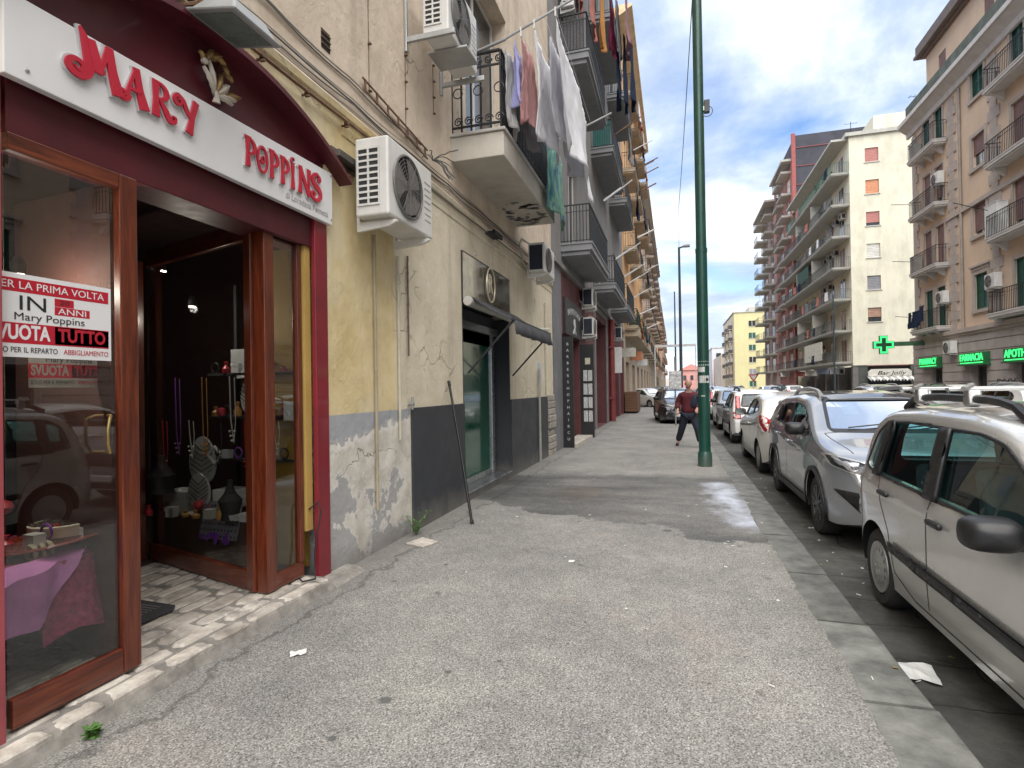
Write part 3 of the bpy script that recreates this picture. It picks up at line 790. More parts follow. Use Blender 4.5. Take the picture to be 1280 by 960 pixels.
for (p, q) in (((WX, 6.92), (RX, 6.92)), ((RX, 6.92), (RX, 10.0)), ((RX, 10.0), (WX, 10.0))):
    A, B = Vector((*p, 0)), Vector((*q, 0)); D = (B - A)
    for z, t in ((6.04, 0.022), (5.09, 0.012), (5.86, 0.01)):
        rail.obox((A + B) / 2 + Vector((0, 0, z)), D / 2, D.normalized().cross(Vector((0, 0, 1))) * t, (0, 0, 0.012))
rail = rail.build('balcony_railing', iron, B1)
bal = MB(); bal.box(-0.011, 0.011, -0.011, 0.011, 0, 1.02); bal = bal.mesh('baluster', iron)
pos = [(RX, 6.92 + 3.08 * k / 34) for k in range(35)] + [(WX + (RX - WX) * k / 5, yy) for k in range(5) for yy in (6.92, 10.0)]
for p in pos: link('baluster', bal, rail, (p[0], p[1], 5.0) if True else None).location = Vector((p[0], p[1], 5.0)) - world_of(rail)
sc = MB()   # scroll work on the end panel and rings along it
def spiral(c, r, turns, ax=(1, 0), s=1, n=22):
    pts = []
    for i in range(n):
        t = i / (n - 1); a = s * t * turns * 2 * pi; q = r * (1 - 0.8 * t)
        pts.append((c[0] + cos(a) * q * ax[0], c[1] + cos(a) * q * ax[1], c[2] + sin(a) * q))
    return pts
for k in range(5):
    x_ = WX + 0.09 + 0.145 * k
    sc.tube(spiral((x_, 6.915, 5.16), 0.062, 1.6), 0.009, 5)
    sc.tube(spiral((x_, 6.915, 5.94), 0.055, 1.6, s=-1), 0.009, 5)
    if k % 2 == 0: sc.tube([(x_ + 0.065 * cos(a), 6.915, 5.55 + 0.065 * sin(a)) for a in [t * pi / 8 for t in range(16)]], 0.008, 5, closed=True)
for k in range(17):
    yy = 7.01 + 0.18 * k
    sc.tube(spiral((RX, yy, 5.16), 0.055, 1.5, (0, 1)), 0.008, 4)
    if k % 3 == 1: sc.tube([(RX, yy + 0.06 * cos(a), 5.55 + 0.06 * sin(a)) for a in [t * pi / 8 for t in range(16)]], 0.008, 4, closed=True)
sc.build('scrollwork', iron, rail, fix=False)
# ---- cables, conduit, cable tray along the facade
def run(pts, r, mat, name, label, cat, n=5, sag=0.0, group=None):
    out_ = []
    for a, b_ in zip(pts[:-1], pts[1:]):
        for k in range(8):
            t = k / 8; p = Vector(a).lerp(Vector(b_), t); p.z -= sag * 4 * t * (1 - t); out_.append(p)
    out_.append(Vector(pts[-1])); mb_ = MB(); mb_.tube(out_, r, n)
    o = mb_.build(name, mat, None, smooth=True, fix=False)
    return tag(o, label, cat, group)
cb = empty('cable_bundle', (WX, 5, 4.2), 'bundle of thin grey cables running along the ledge above the shops', 'cables')
for k, (dz, x_, sg) in enumerate(((4.16, .03, .01), (4.20, .035, .03), (4.235, .03, .015), (4.28, .025, .02), (4.00, .045, .012), (4.42, .02, .03), (4.455, .02, .02))):
    mb = MB(); pts = []
    ye = 13.0 if k < 5 else 5.9
    for i in range(60):
        t = i / 59; yy = -1.4 + (ye + 1.4) * t
        ph = (yy * 0.9) % 1.0
        pts.append((WX + x_ + 0.006 * sin(yy * 3 + k), yy, dz - sg * 4 * ph * (1 - ph) + 0.01 * sin(yy * 1.3 + k * 2) + (0.03 * (yy - 5) if k < 5 else 0) * 0.35))
    mb.tube(pts, 0.006 if k % 2 else 0.009, 5); mb.build('cable', cable_m if k % 3 else M('cable_pale', (0.30, 0.27, 0.23), 0.7), cb, fix=False, smooth=True)
tr = empty('cable_tray', (WX, 5.2, 4.45), 'short dark ladder rack bolted to the wall above the ledge', 'cable tray')
for x_, z_ in ((0.03, 4.50), (0.03, 4.40)):
    mb = MB(); mb.tube([(WX + x_, 4.62, z_ + 0.05), (WX + x_, 6.05, z_ - 0.06)], 0.011, 5); mb.build('rail', rust, tr)
for k in range(7):
    yy = 4.66 + 0.22 * k; zz_ = 4.50 + 0.05 - 0.11 * (yy - 4.62) / 1.43
    mb = MB(); mb.box(WX + 0.02, WX + 0.04, yy, yy + 0.012, zz_ - 0.11, zz_ + 0.01); mb.build('rung', rust, tr)
mb = MB(); rw = random.Random(4)
for k in range(9):
    p = Vector((WX + 0.05, 6.15, 4.36)); pts = [p]
    d_ = Vector((rw.uniform(0.2, 1), rw.uniform(-1, 1.4), rw.uniform(-0.2, 1))).normalized()
    for i in range(6):
        p = p + d_ * 0.06; d_ = (d_ + Vector((rw.uniform(-.4, .4), rw.uniform(-.4, .4), rw.uniform(-.5, .2)))).normalized(); pts.append(p.copy())
    mb.tube(pts, 0.007, 4)
tag(mb.build('loose_cables', cable_m, None, fix=False), 'tangle of cut cable ends sticking out of the wall before the balcony', 'cables')
pp = empty('conduit_pipe', (WX, 3.9, 3.8), 'dark iron conduit on hooks running from the floodlight towards the air conditioner', 'pipe')
mb = MB(); mb.tube([(WX + 0.05, 0.5, 3.97), (WX + 0.05, 3.6, 3.97), (WX + 0.06, 4.75, 3.99)], 0.014, 6); mb.build('pipe', rust, pp, smooth=True)
for yy in (3.25, 3.75, 4.3): 
    mb = MB(); mb.box(WX, WX + 0.07, yy, yy + 0.02, 3.945, 3.955); mb.box(WX + 0.03, WX + 0.07, yy, yy + 0.02, 3.93, 4.0); mb.build('hook', rust, pp)
def vpipe(y_, z0_, z1_, r, mat, label, x_=0.025):
    mb = MB(); mb.tube([(WX + x_, y_, z0_), (WX + x_, y_, z1_)], r, 8)
    for z in (z0_ + 0.3, (z0_ + z1_) / 2, z1_ - 0.2): mb.tube([(WX + x_, y_, z), (WX + x_, y_, z + 0.025)], r * 1.25, 8)
    return tag(mb.build('wall_pipe', mat, None, smooth=True), label, 'pipe')
vpipe(4.80, 0.42, 3.1, 0.016, M('pipe_beige', (0.34, 0.29, 0.20), 0.7, grime=0.3), 'thin beige conduit down the yellow wall below the large air conditioner')
vpipe(5.50, 1.95, 3.05, 0.011, M('pipe_brown', (0.12, 0.08, 0.06), 0.7), 'thin brown pipe hanging below the large air conditioner at the colour change')
vpipe(5.28, 1.05, 3.0, 0.014, M('pipe_cream', (0.48, 0.44, 0.34), 0.7), 'thin cream pipe where the yellow paint meets beige')
vpipe(11.45, 0.0, 1.98, 0.026, M('pipe_grey', (0.34, 0.33, 0.31), 0.6, grime=0.3), 'pale grey standpipe in front of the dark panel beyond the second shop', 0.06)
vpipe(12.25, 1.4, 3.5, 0.02, M('pipe_cream', (0.48, 0.44, 0.34), 0.7), 'cream drain pipe beside the small dark-sided air conditioner')
mb = MB(); mb.tube([(WX + 0.01, 5.52, 1.42), (WX + 0.07, 5.52, 1.42)], 0.02, 8); mb.tube([(WX + 0.05, 5.52, 1.36), (WX + 0.05, 5.52, 1.5)], 0.014, 8)
tag(mb.build('wall_tap', steel, None), 'small steel tap on the wall at the corner of the dark panel', 'tap')
# ================================================================== FIRST SHOP
maroon = M('maroon_board', (0.085, 0.007, 0.014), 0.45, var=0.25, vs=2, grime=0.2, coat=0.15)
red_m = M('red_paint', (0.20, 0.012, 0.022), 0.42, var=0.2, vs=3, grime=0.12, bump=0.1, coat=0.2)
shaded_red_m = M('dark_red_board', (0.075, 0.005, 0.010), 0.5, var=0.25, vs=2, grime=0.2)  # shade of the recess under the sign put into this red
def wood_mat():
    b = NB('varnished_wood')
    v = b.co((14, 14, 0.9)); 
    n1 = b.noise(2.2, 6, 0.62, v, 1.1)
    n2 = b.noise(14, 4, 0.6, b.co((6, 6, 0.5)))
    c = b.ramp(b.math('ADD', b.math('MULTIPLY', n1, 0.8), b.math('MULTIPLY', n2, 0.2)), [(0.30, (0.035, 0.007, 0.003)), (0.5, (0.115, 0.022, 0.008)), (0.7, (0.19, 0.045, 0.015))])
    b.base(c); b.rough(0.32); b.b.inputs['Coat Weight'].default_value = 0.4; b.b.inputs['Coat Roughness'].default_value = 0.15
    b.bump(n1, 0.12, 0.003); MATS['wood'] = b.m
    return b.m
wood = wood_mat()
def woodh_mat():
    b = NB('varnished_wood_rail')
    n1 = b.noise(2.2, 6, 0.62, b.co((2, 0.9, 14)), 1.1)
    c = b.ramp(n1, [(0.30, (0.035, 0.007, 0.003)), (0.5, (0.115, 0.022, 0.008)), (0.7, (0.19, 0.045, 0.015))])
    b.base(c); b.rough(0.32); b.b.inputs['Coat Weight'].default_value = 0.4; b.b.inputs['Coat Roughness'].default_value = 0.15
    b.bump(n1, 0.12, 0.003)
    return b.m
woodh = woodh_mat()
SF = empty('wooden_shopfront', (WX, 2.9, 0), 'varnished red-brown wooden shopfront with open doorway under the white lettered sign', 'shopfront')
# jambs, lintel, arched head board
mb = MB(); mb.box(WX - 0.03, WX + 0.012, 3.885, 4.05, 0.02, 3.0); mb.build('red_jamb', red_m, SF, bevel=0.006)
mb = MB(); mb.box(WX - 0.03, WX + 0.012, 1.58, 1.685, 0.02, 3.0); mb.build('red_jamb', M('faded_pink_red', (0.34, 0.07, 0.08), 0.5, grime=0.2), SF, bevel=0.006)
mb = MB(); mb.box(WX - 0.30, WX - 0.02, 1.72, 3.884, 2.76, 3.02); mb.build('lintel_board', shaded_red_m, SF, bevel=0.005)
mb = MB()
pts = [(1.60, 3.3)] + [(1.60 + 2.55 * k / 20, arc_z(1.60 + 2.55 * k / 20, 0.01)) for k in range(21)] + [(4.15, 3.3)]
mb.prism(pts, WX - 0.16, WX - 0.02, 'x'); mb.build('arched_board', maroon, SF)
mb = MB()
prof = [(1.50 + 2.76 * k / 26, arc_z(1.50 + 2.76 * k / 26, 0.03)) for k in range(27)]
for a, b_ in zip(prof[:-1], prof[1:]):
    mb.add([(WX - 0.02, a[0], a[1]), (WX + 0.13, a[0], a[1] - 0.01), (WX + 0.13, b_[0], b_[1] - 0.01), (WX - 0.02, b_[0], b_[1]),
            (WX - 0.02, a[0], a[1] - 0.05), (WX + 0.13, a[0], a[1] - 0.05), (WX + 0.13, b_[0], b_[1] - 0.05), (WX - 0.02, b_[0], b_[1] - 0.05)],
           [(0, 1, 2, 3), (7, 6, 5, 4), (1, 5, 6, 2), (0, 3, 7, 4), (0, 4, 5, 1), (3, 2, 6, 7)])
mb.build('arched_hood', maroon, SF)
def bar(mb, p, q, z0_, z1_, t):
    p, q = Vector((*p, 0)), Vector((*q, 0)); D = q - p; nn = D.normalized().cross(Vector((0, 0, 1)))
    mb.obox((p + q) / 2 + Vector((0, 0, (z0_ + z1_) / 2)), D / 2, nn * t / 2, (0, 0, (z1_ - z0_) / 2))
ST = 0.10
# glazed leaf on the left
leaf = MB(); bar(leaf, (-2.85, 2.235), (-2.85, 2.335), ST, 2.76, 0.05); leaf = leaf.build('door_leaf', wood, SF, bevel=0.006)
mb = MB(); bar(mb, (-2.85, 1.72), (-2.85, 2.234), ST, ST + 0.13, 0.046); mb.build('bottom_rail', woodh, leaf, bevel=0.005)
mb = MB(); bar(mb, (-2.85, 1.72), (-2.85, 2.234), 2.68, 2.76, 0.046); mb.build('top_rail', woodh, leaf, bevel=0.005)
mb = MB(); mb.box(-2.856, -2.85, 1.715, 2.24, ST + 0.12, 2.69); mb.build('glass', shop_glass, leaf)
mb = MB(); mb.tube([(-2.84, 2.17, 1.47), (-2.80, 2.155, 1.47), (-2.775, 2.13, 1.455), (-2.775, 2.12, 1.40), (-2.775, 2.12, 1.32), (-2.79, 2.14, 1.28), (-2.84, 2.17, 1.28)], 0.008, 8)
mb.build('handle', M('brass', (0.42, 0.30, 0.12), 0.3, 0.9, var=0.1, bump=0), leaf, smooth=True)
# inner leaf seen edge on deeper in the doorway
mb = MB(); bar(mb, (-4.55, 3.78), (-4.80, 3.86), ST, 2.76, 0.05); l2 = mb.build('inner_leaf', wood, SF)
mb = MB(); bar(mb, (-3.0, 2.33), (-3.9, 2.42), ST, 2.76, 0.03); mb.build('inner_leaf', M('dark_wood', (0.04, 0.010, 0.006), 0.85), SF)
# splayed display window at the right
PC = (-2.905, 3.40)
mb = MB(); mb.box(-2.975, -2.875, 3.375, 3.475, ST, 2.86); cp_ = mb.build('corner_post', wood, SF, bevel=0.008)
mb = MB(); bar(mb, (-2.99, 3.385), (-3.09, 3.43), ST, 2.86, 0.045); mb.build('window_stile', wood, SF, bevel=0.006)
mb = MB(); bar(mb, (-3.09, 3.43), (-4.55, 3.86), ST, ST + 0.14, 0.045); mb.build('bottom_rail', woodh, SF, bevel=0.006)
mb = MB(); bar(mb, (-3.09, 3.43), (-4.55, 3.86), 2.72, 2.86, 0.045); mb.build('top_rail', woodh, SF, bevel=0.006)
mb = MB(); bar(mb, (-3.08, 3.427), (-4.56, 3.863), ST + 0.13, 2.73, 0.006); mb.build('glass', shop_glass, SF)
mb = MB(); mb.box(-2.93, -2.885, 3.476, 3.80, ST, ST + 0.11); mb.box(-2.93, -2.885, 3.476, 3.80, 2.76, 2.86); mb.build('bottom_rail', woodh, SF, bevel=0.005)
mb = MB(); mb.box(-2.935, -2.88, 3.75, 3.80, ST + 0.111, 2.759); mb.build('window_stile', wood, SF, bevel=0.005)
mb = MB(); mb.box(-2.912, -2.906, 3.47, 3.76, ST + 0.1, 2.77); mb.build('glass', shop_glass, SF)
mb = MB(); mb.box(-2.94, -2.86, 3.812, 3.883, 0.45, 2.86); mb.build('yellow_strip', M('yellow_ochre', (0.46, 0.30, 0.085), 0.6, var=0.1, grime=0.2), SF)
# room behind
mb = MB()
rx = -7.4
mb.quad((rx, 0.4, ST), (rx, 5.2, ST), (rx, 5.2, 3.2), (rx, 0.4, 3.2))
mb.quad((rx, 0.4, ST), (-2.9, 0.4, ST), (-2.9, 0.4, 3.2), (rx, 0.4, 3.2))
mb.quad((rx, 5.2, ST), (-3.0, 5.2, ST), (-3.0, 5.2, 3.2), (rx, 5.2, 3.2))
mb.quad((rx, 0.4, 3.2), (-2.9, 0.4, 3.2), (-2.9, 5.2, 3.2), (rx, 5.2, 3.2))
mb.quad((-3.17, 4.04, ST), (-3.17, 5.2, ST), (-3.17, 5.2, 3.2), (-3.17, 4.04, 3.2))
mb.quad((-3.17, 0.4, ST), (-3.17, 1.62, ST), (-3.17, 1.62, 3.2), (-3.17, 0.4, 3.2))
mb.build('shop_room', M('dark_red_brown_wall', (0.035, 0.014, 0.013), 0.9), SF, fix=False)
mb = MB(); mb.quad((rx, 0.4, ST - 0.005), (-4.45, 0.4, ST - 0.005), (-4.45, 5.2, ST - 0.005), (rx, 5.2, ST - 0.005)); mb.build('shop_floor', M('dark_floor', (0.07, 0.06, 0.05), 0.4), SF)
mb = MB(); mb.box(-3.42, -3.0, 3.99, 4.02, ST, 2.8); mb.build('display_back', M('yellow_wall', (0.36, 0.22, 0.035), 0.6), SF)
# stepped threshold: mortar bed and stones
TH = empty('stone_threshold', (WX, 2.9, 0), 'raised threshold of pale worn irregular stones in the first shop doorway', 'step')
mb = MB()
prof = [(-4.9, -0.01), (-4.9, 0.085), (-2.74, 0.075), (-2.68, 0.05), (-2.64, -0.01)]
mb.prism(prof, 0.9, 3.86, 'y'); mb.build('mortar_bed', mortar_m, TH)
mb = MB(); mb.prism([(-2.82, -0.01), (-2.82, 0.045), (-2.70, 0.03), (-2.60, -0.01)], 3.86, 4.30, 'y'); mb.build('mortar_bed', mortar_m, TH)
rs = random.Random(11)
def stone(x0, x1, y0, y1, zt, hh=0.05):
    n = 12; cx_, cy_ = (x0 + x1) / 2, (y0 + y1) / 2; rxx, ryy = (x1 - x0) / 2, (y1 - y0) / 2
    ring = []
    for k in range(n):
        a = 2 * pi * (k + 0.5) / n; ca, sa = cos(a), sin(a)
        q = 1 / max(abs(ca), abs(sa)) ** 0.85 * rs.uniform(0.80, 1.02)
        ring.append((min(max(cx_ + ca * q * rxx, x0), x1), min(max(cy_ + sa * q * ryy, y0), y1)))
    mb_ = MB()
    tl = rs.uniform(-0.004, 0.004)
    vs = [(x, y, zt - hh) for x, y in ring] + [(x, y, zt - 0.012) for x, y in ring] + [(cx_ + (x - cx_) * 0.86, cy_ + (y - cy_) * 0.88, zt + tl * (k % 3)) for k, (x, y) in enumerate(ring)]
    fs = [(k, (k + 1) % n, n + (k + 1) % n, n + k) for k in range(n)] + [(n + k, n + (k + 1) % n, 2 * n + (k + 1) % n, 2 * n + k) for k in range(n)] + [tuple(2 * n + k for k in range(n))]
    mb_.add(vs, fs)
    return mb_.build('stone', thresh_m, TH, smooth=radians(60))
x_ = -2.67
row = 0
while x_ > -4.5:
    wd = rs.uniform(0.11, 0.17) if row else 0.13
    yy = 0.95 + rs.uniform(-0.15, 0)
    while yy < 3.84:
        ln = rs.uniform(0.22, 0.42)
        y2 = min(yy + ln, 3.84)
        if y2 - yy > 0.06: stone(x_ - wd + 0.008, x_ - 0.006, yy, y2 - 0.014, 0.088 if row else 0.080, 0.05)
        yy = y2
    x_ -= wd; row += 1
mb = MB(); mb.prism([(-4.02, 2.35), (-3.45, 2.35), (-3.36, 2.42), (-3.30, 2.95), (-3.36, 3.03), (-4.02, 3.06)], 0.092, 0.108, 'z'); 
mt = tag(mb.build('door_mat', M('rubber_mat', (0.03, 0.03, 0.032), 0.9, bs=250, bump=0.4), None, bevel=0.004), 'black ribbed doormat lying on the stones inside the open doorway', 'doormat')
mb = MB()
for k in range(16):
    yy = 2.46 + 0.033 * k; mb.box(-3.96, -3.42, yy, yy + 0.018, 0.108, 0.113)
mb.build('mat_rib', M('mat_rib', (0.09, 0.09, 0.088), 0.95), mt)
# ---- text helper
def text_mesh(s, size, ext=0.0, bevel=0.0, sx=1.0, shear=0.0, spacing=1.0, offset=0.0):
    cu = bpy.data.curves.new('t', 'FONT'); cu.body = s; cu.size = size; cu.extrude = ext; cu.align_x = 'CENTER'; cu.align_y = 'CENTER'
    cu.shear = shear; cu.space_character = spacing; cu.offset = offset; cu.resolution_u = 3; cu.bevel_depth = bevel
    o = bpy.data.objects.new('t', cu); col.objects.link(o)
    dg = bpy.context.evaluated_depsgraph_get(); me = bpy.data.meshes.new_from_object(o.evaluated_get(dg))
    bpy.data.objects.remove(o); bpy.data.curves.remove(cu)
    if sx != 1.0:
        for v in me.vertices: v.co.x *= sx
    return me
def text_on(s, size, pos, d, mat, parent, name='lettering', ext=0.002, width=None, **kw):
    """d: 'x' faces +x (reads along +y), '-x' faces -x, '-y' faces -y"""
    me = text_mesh(s, size, ext, **kw)
    xs = [v.co.x for v in me.vertices]
    if width and xs:
        k = width / (max(xs) - min(xs)); 
        for v in me.vertices: v.co.x *= k
    for v in me.vertices:
        x, y, z = v.co
        if d == 'x': v.co = (z, x, y)
        elif d == '-x': v.co = (-z, -x, y)
        elif d == '-y': v.co = (x, -z, y)
    me.materials.clear(); me.materials.append(mat)
    o = link(name, me, parent)
    o.location = Vector(pos) - (world_of(parent) if parent else Vector((0, 0, 0)))
    return o
# ---- white fascia sign with red swirling letters
sign_w = M('sign_white', (0.72, 0.72, 0.72), 0.35, var=0.05, vs=2, grime=0.10, bump=0.03, coat=0.2)
let_red = M('letter_red', (0.46, 0.012, 0.035), 0.4, var=0.1, bump=0.03, coat=0.2)
let_back = M('letter_backing', (0.50, 0.50, 0.51), 0.3, var=0.05, bump=0, coat=0.4)
SG = empty('fascia_sign', (WX, 2.9, 3.2), 'long white sign board with raised crimson swirling letters over the shop doorway', 'sign')
mb = MB(); mb.prism([(1.67, 2.985), (4.07, 2.985), (4.07, 3.425), (1.67, 3.355)], WX + 0.01, WX + 0.055, 'x'); mb.build('board', sign_w, SG, bevel=0.004)
for yy, zz_ in ((1.76, 3.04), (4.05, 3.03), (4.05, 3.40)):
    mb = MB(); mb.lathe([(0, 0.008), (0.008, 0.006), (0.011, 0)], (WX + 0.055, yy, zz_), 'x', 10); mb.build('screw', steel, SG)
SX = WX + 0.055
def ribbon(pts, ws):
    """variable width ribbon polygon from a smoothed polyline"""
    P = []; W_ = []
    n = len(pts)
    for i in range(n - 1):
        p0 = pts[max(i - 1, 0)]; p1 = pts[i]; p2 = pts[i + 1]; p3 = pts[min(i + 2, n - 1)]
        for k in range(6):
            t = k / 6
            P.append(tuple(0.5 * (2 * p1[j] + (p2[j] - p0[j]) * t + (2 * p0[j] - 5 * p1[j] + 4 * p2[j] - p3[j]) * t * t + (3 * p1[j] - p0[j] - 3 * p2[j] + p3[j]) * t ** 3) for j in (0, 1)))
            W_.append(ws[i] * (1 - t) + ws[i + 1] * t)
    P.append(pts[-1]); W_.append(ws[-1])
    return P, W_
def rib_mesh(mb_, strokes, grow, org, sc_, x0, x1):
    for si, (pts, ws) in enumerate(strokes):
        e0 = x1 + 0.0006 * si
        if len(pts) == 2: P, W_ = [pts[0], tuple((a + b_) / 2 for a, b_ in zip(*pts)), pts[1]], [ws[0], (ws[0] + ws[1]) / 2, ws[1]]
        else: P, W_ = ribbon(pts, ws)
        L_, R_ = [], []
        for i, p in enumerate(P):
            a = P[max(i - 1, 0)]; b_ = P[min(i + 1, len(P) - 1)]
            dx, dy = b_[0] - a[0], b_[1] - a[1]; l_ = sqrt(dx * dx + dy * dy) or 1
            nx, ny = -dy / l_, dx / l_; w_ = W_[i] / 2 + grow
            ex = 0
            if grow and i == 0: ex = -grow
            if grow and i == len(P) - 1: ex = grow
            bx, by = p[0] + dx / l_ * ex, p[1] + dy / l_ * ex
            L_.append((bx + nx * w_, by + ny * w_)); R_.append((bx - nx * w_, by - ny * w_))
        T = lambda q, xx: (xx, org[0] + q[0] * sc_[0], org[1] + q[1] * sc_[1])
        m = len(P); vs = [T(q, e0) for q in L_] + [T(q, e0) for q in R_] + [T(q, x0) for q in L_] + [T(q, x0) for q in R_]
        fs = []
        for i in range(m - 1):
            fs += [(i, i + 1, m + i + 1, m + i), (i, 2 * m + i, 2 * m + i + 1, i + 1), (m + i, m + i + 1, 3 * m + i + 1, 3 * m + i)]
        fs += [(0, m, 3 * m, 2 * m), (m - 1, 3 * m - 1, 4 * m - 1, 2 * m - 1)]
        mb_.add(vs, fs)
def curl(cx_, cy_, r, a0, turns, n=12, w0=0.13, w1=0.03):
    pts = [(cx_ + cos(a0 + turns * 2 * pi * i / (n - 1)) * r * (1 - 0.78 * i / (n - 1)), cy_ + sin(a0 + turns * 2 * pi * i / (n - 1)) * r * (1 - 0.78 * i / (n - 1))) for i in range(n)]
    return pts, [w0 + (w1 - w0) * i / (n - 1) for i in range(n)]
def cj(a, b_): return (a[0] + b_[0], a[1] + b_[1])
def arcs(cx_, cy_, rx_, ry_, a0, a1, n=7, w0=0.1, w1=0.1, wm=None):
    pts = [(cx_ + cos(a0 + (a1 - a0) * i / (n - 1)) * rx_, cy_ + sin(a0 + (a1 - a0) * i / (n - 1)) * ry_) for i in range(n)]
    wm = wm if wm is not None else (w0 + w1) / 2
    return pts, [(w0 * (1 - 2 * t) + wm * 2 * t) if t < .5 else (wm * (2 - 2 * t) + w1 * (2 * t - 1)) for t in [i / (n - 1) for i in range(n)]]
c1 = curl(0.10, 0.20, 0.20, radians(20), -1.35, 14, 0.15, 0.05)
G_ = {
 'M': [cj(([(0.16, 1.12), (0.26, 0.85)], [0.02, 0.16]), ([(0.31, 0.45)], [0.17])), ([(0.31, 0.45), (0.30, 0.2), (0.2, 0.03)], [0.17, 0.17, 0.13]), curl(0.12, 0.22, 0.20, radians(-60), -1.3, 14, 0.14, 0.05),
       ([(0.34, 0.95), (0.50, 0.30)], [0.16, 0.20]), ([(0.50, 0.28), (0.66, 0.95)], [0.07, 0.10]), ([(0.68, 1.0), (0.74, 0.5), (0.86, 0.0)], [0.14, 0.17, 0.24])],
 'A': [([(0.52, 1.02), (0.60, 0.5), (0.74, 0.0)], [0.16, 0.18, 0.26]), ([(0.50, 0.98), (0.36, 0.5), (0.28, 0.18)], [0.06, 0.08, 0.12]), curl(0.17, 0.17, 0.16, radians(10), -1.3, 12, 0.12, 0.04), ([(0.36, 0.40), (0.62, 0.40)], [0.09, 0.09])],
 'R': [([(0.22, 1.0), (0.22, 0.5), (0.22, 0.0)], [0.20, 0.14, 0.24]), arcs(0.30, 0.74, 0.26, 0.22, radians(95), radians(-95), 9, 0.06, 0.06, 0.17), ([(0.34, 0.5), (0.52, 0.26), (0.66, 0.06), (0.82, 0.08), (0.84, 0.2), (0.74, 0.22)], [0.06, 0.18, 0.18, 0.09, 0.07, 0.05])],
 'Y': [([(0.80, 1.02), (0.66, 0.5), (0.54, -0.02)], [0.20, 0.14, 0.24]), ([(0.60, 0.46), (0.46, 0.62), (0.34, 0.84), (0.18, 0.94)], [0.10, 0.14, 0.14, 0.11]), curl(0.18, 0.78, 0.17, radians(80), 1.25, 12, 0.12, 0.04)],
 'P': [([(0.26, 1.0), (0.26, 0.5), (0.26, 0.0)], [0.24, 0.14, 0.26]), ([(0.10, 0.98), (0.42, 0.98)], [0.08, 0.08]), arcs(0.32, 0.70, 0.34, 0.25, radians(95), radians(-100), 9, 0.07, 0.05, 0.19)],
 'O': [arcs(0.46, 0.5, 0.33, 0.46, radians(90), radians(450), 17, 0.10, 0.10, 0.10), ([(0.13, 0.7), (0.11, 0.5), (0.13, 0.3)], [0.02, 0.14, 0.02]), curl(0.46, 0.52, 0.17, radians(200), 1.2, 12, 0.09, 0.03)],
 'I': [([(0.26, 0.86), (0.26, 0.45), (0.26, 0.0)], [0.22, 0.13, 0.26]), arcs(0.26, 1.0, 0.13, 0.11, radians(30), radians(330), 8, 0.04, 0.04, 0.06)],
 'N': [([(0.24, 1.0), (0.22, 0.4), (0.20, 0.0)], [0.16, 0.11, 0.22]), ([(0.20, 0.98), (0.46, 0.5), (0.72, 0.02)], [0.18, 0.17, 0.12]), ([(0.74, 1.02), (0.72, 0.5), (0.72, 0.0)], [0.20, 0.10, 0.10])],
 'S': [([(0.62, 0.80), (0.50, 0.96), (0.28, 0.88), (0.20, 0.70), (0.36, 0.54), (0.60, 0.42), (0.66, 0.22), (0.46, 0.02), (0.24, 0.05)], [0.06, 0.10, 0.13, 0.16, 0.20, 0.19, 0.16, 0.12, 0.10]), curl(0.24, 0.18, 0.14, radians(-90), -1.2, 12, 0.11, 0.04), curl(0.56, 0.80, 0.11, radians(90), -1.1, 10, 0.09, 0.04)],
}
def put_letter(ch, y_, z_, sy, sz):
    st_ = [s if isinstance(s, tuple) else s for s in G_[ch]]
    mb_ = MB(); rib_mesh(mb_, st_, 0.035, (y_, z_), (sy, sz), SX - 0.002, SX + 0.012)
    bk = mb_.build('letter_backing', let_back, SG, fix=False)
    mb_ = MB(); rib_mesh(mb_, st_, 0, (y_, z_), (sy, sz), SX + 0.010, SX + 0.024)
    mb_.build('letter', let_red, SG, fix=False)
for ch, y_, z_, sy, sz in (('M', 1.935, 3.125, 0.275, 0.225), ('A', 2.155, 3.125, 0.225, 0.20), ('R', 2.345, 3.13, 0.20, 0.20), ('Y', 2.50, 3.13, 0.20, 0.20)): put_letter(ch, y_, z_, sy, sz)
for ch, y_, sy, sz in (('P', 3.04, 0.16, 0.20), ('O', 3.155, 0.14, 0.19), ('P', 3.275, 0.15, 0.20), ('P', 3.39, 0.15, 0.20), ('I', 3.50, 0.16, 0.21), ('N', 3.585, 0.20, 0.21), ('S', 3.735, 0.22, 0.225)): put_letter(ch, y_, 3.115, sy, sz)
text_on('di Loredana Pernetti', 0.07, (SX + 0.003, 3.74, 3.055), 'x', M('faint_grey', (0.42, 0.41, 0.41), 0.5), SG, 'small_lettering', 0.001, width=0.52)
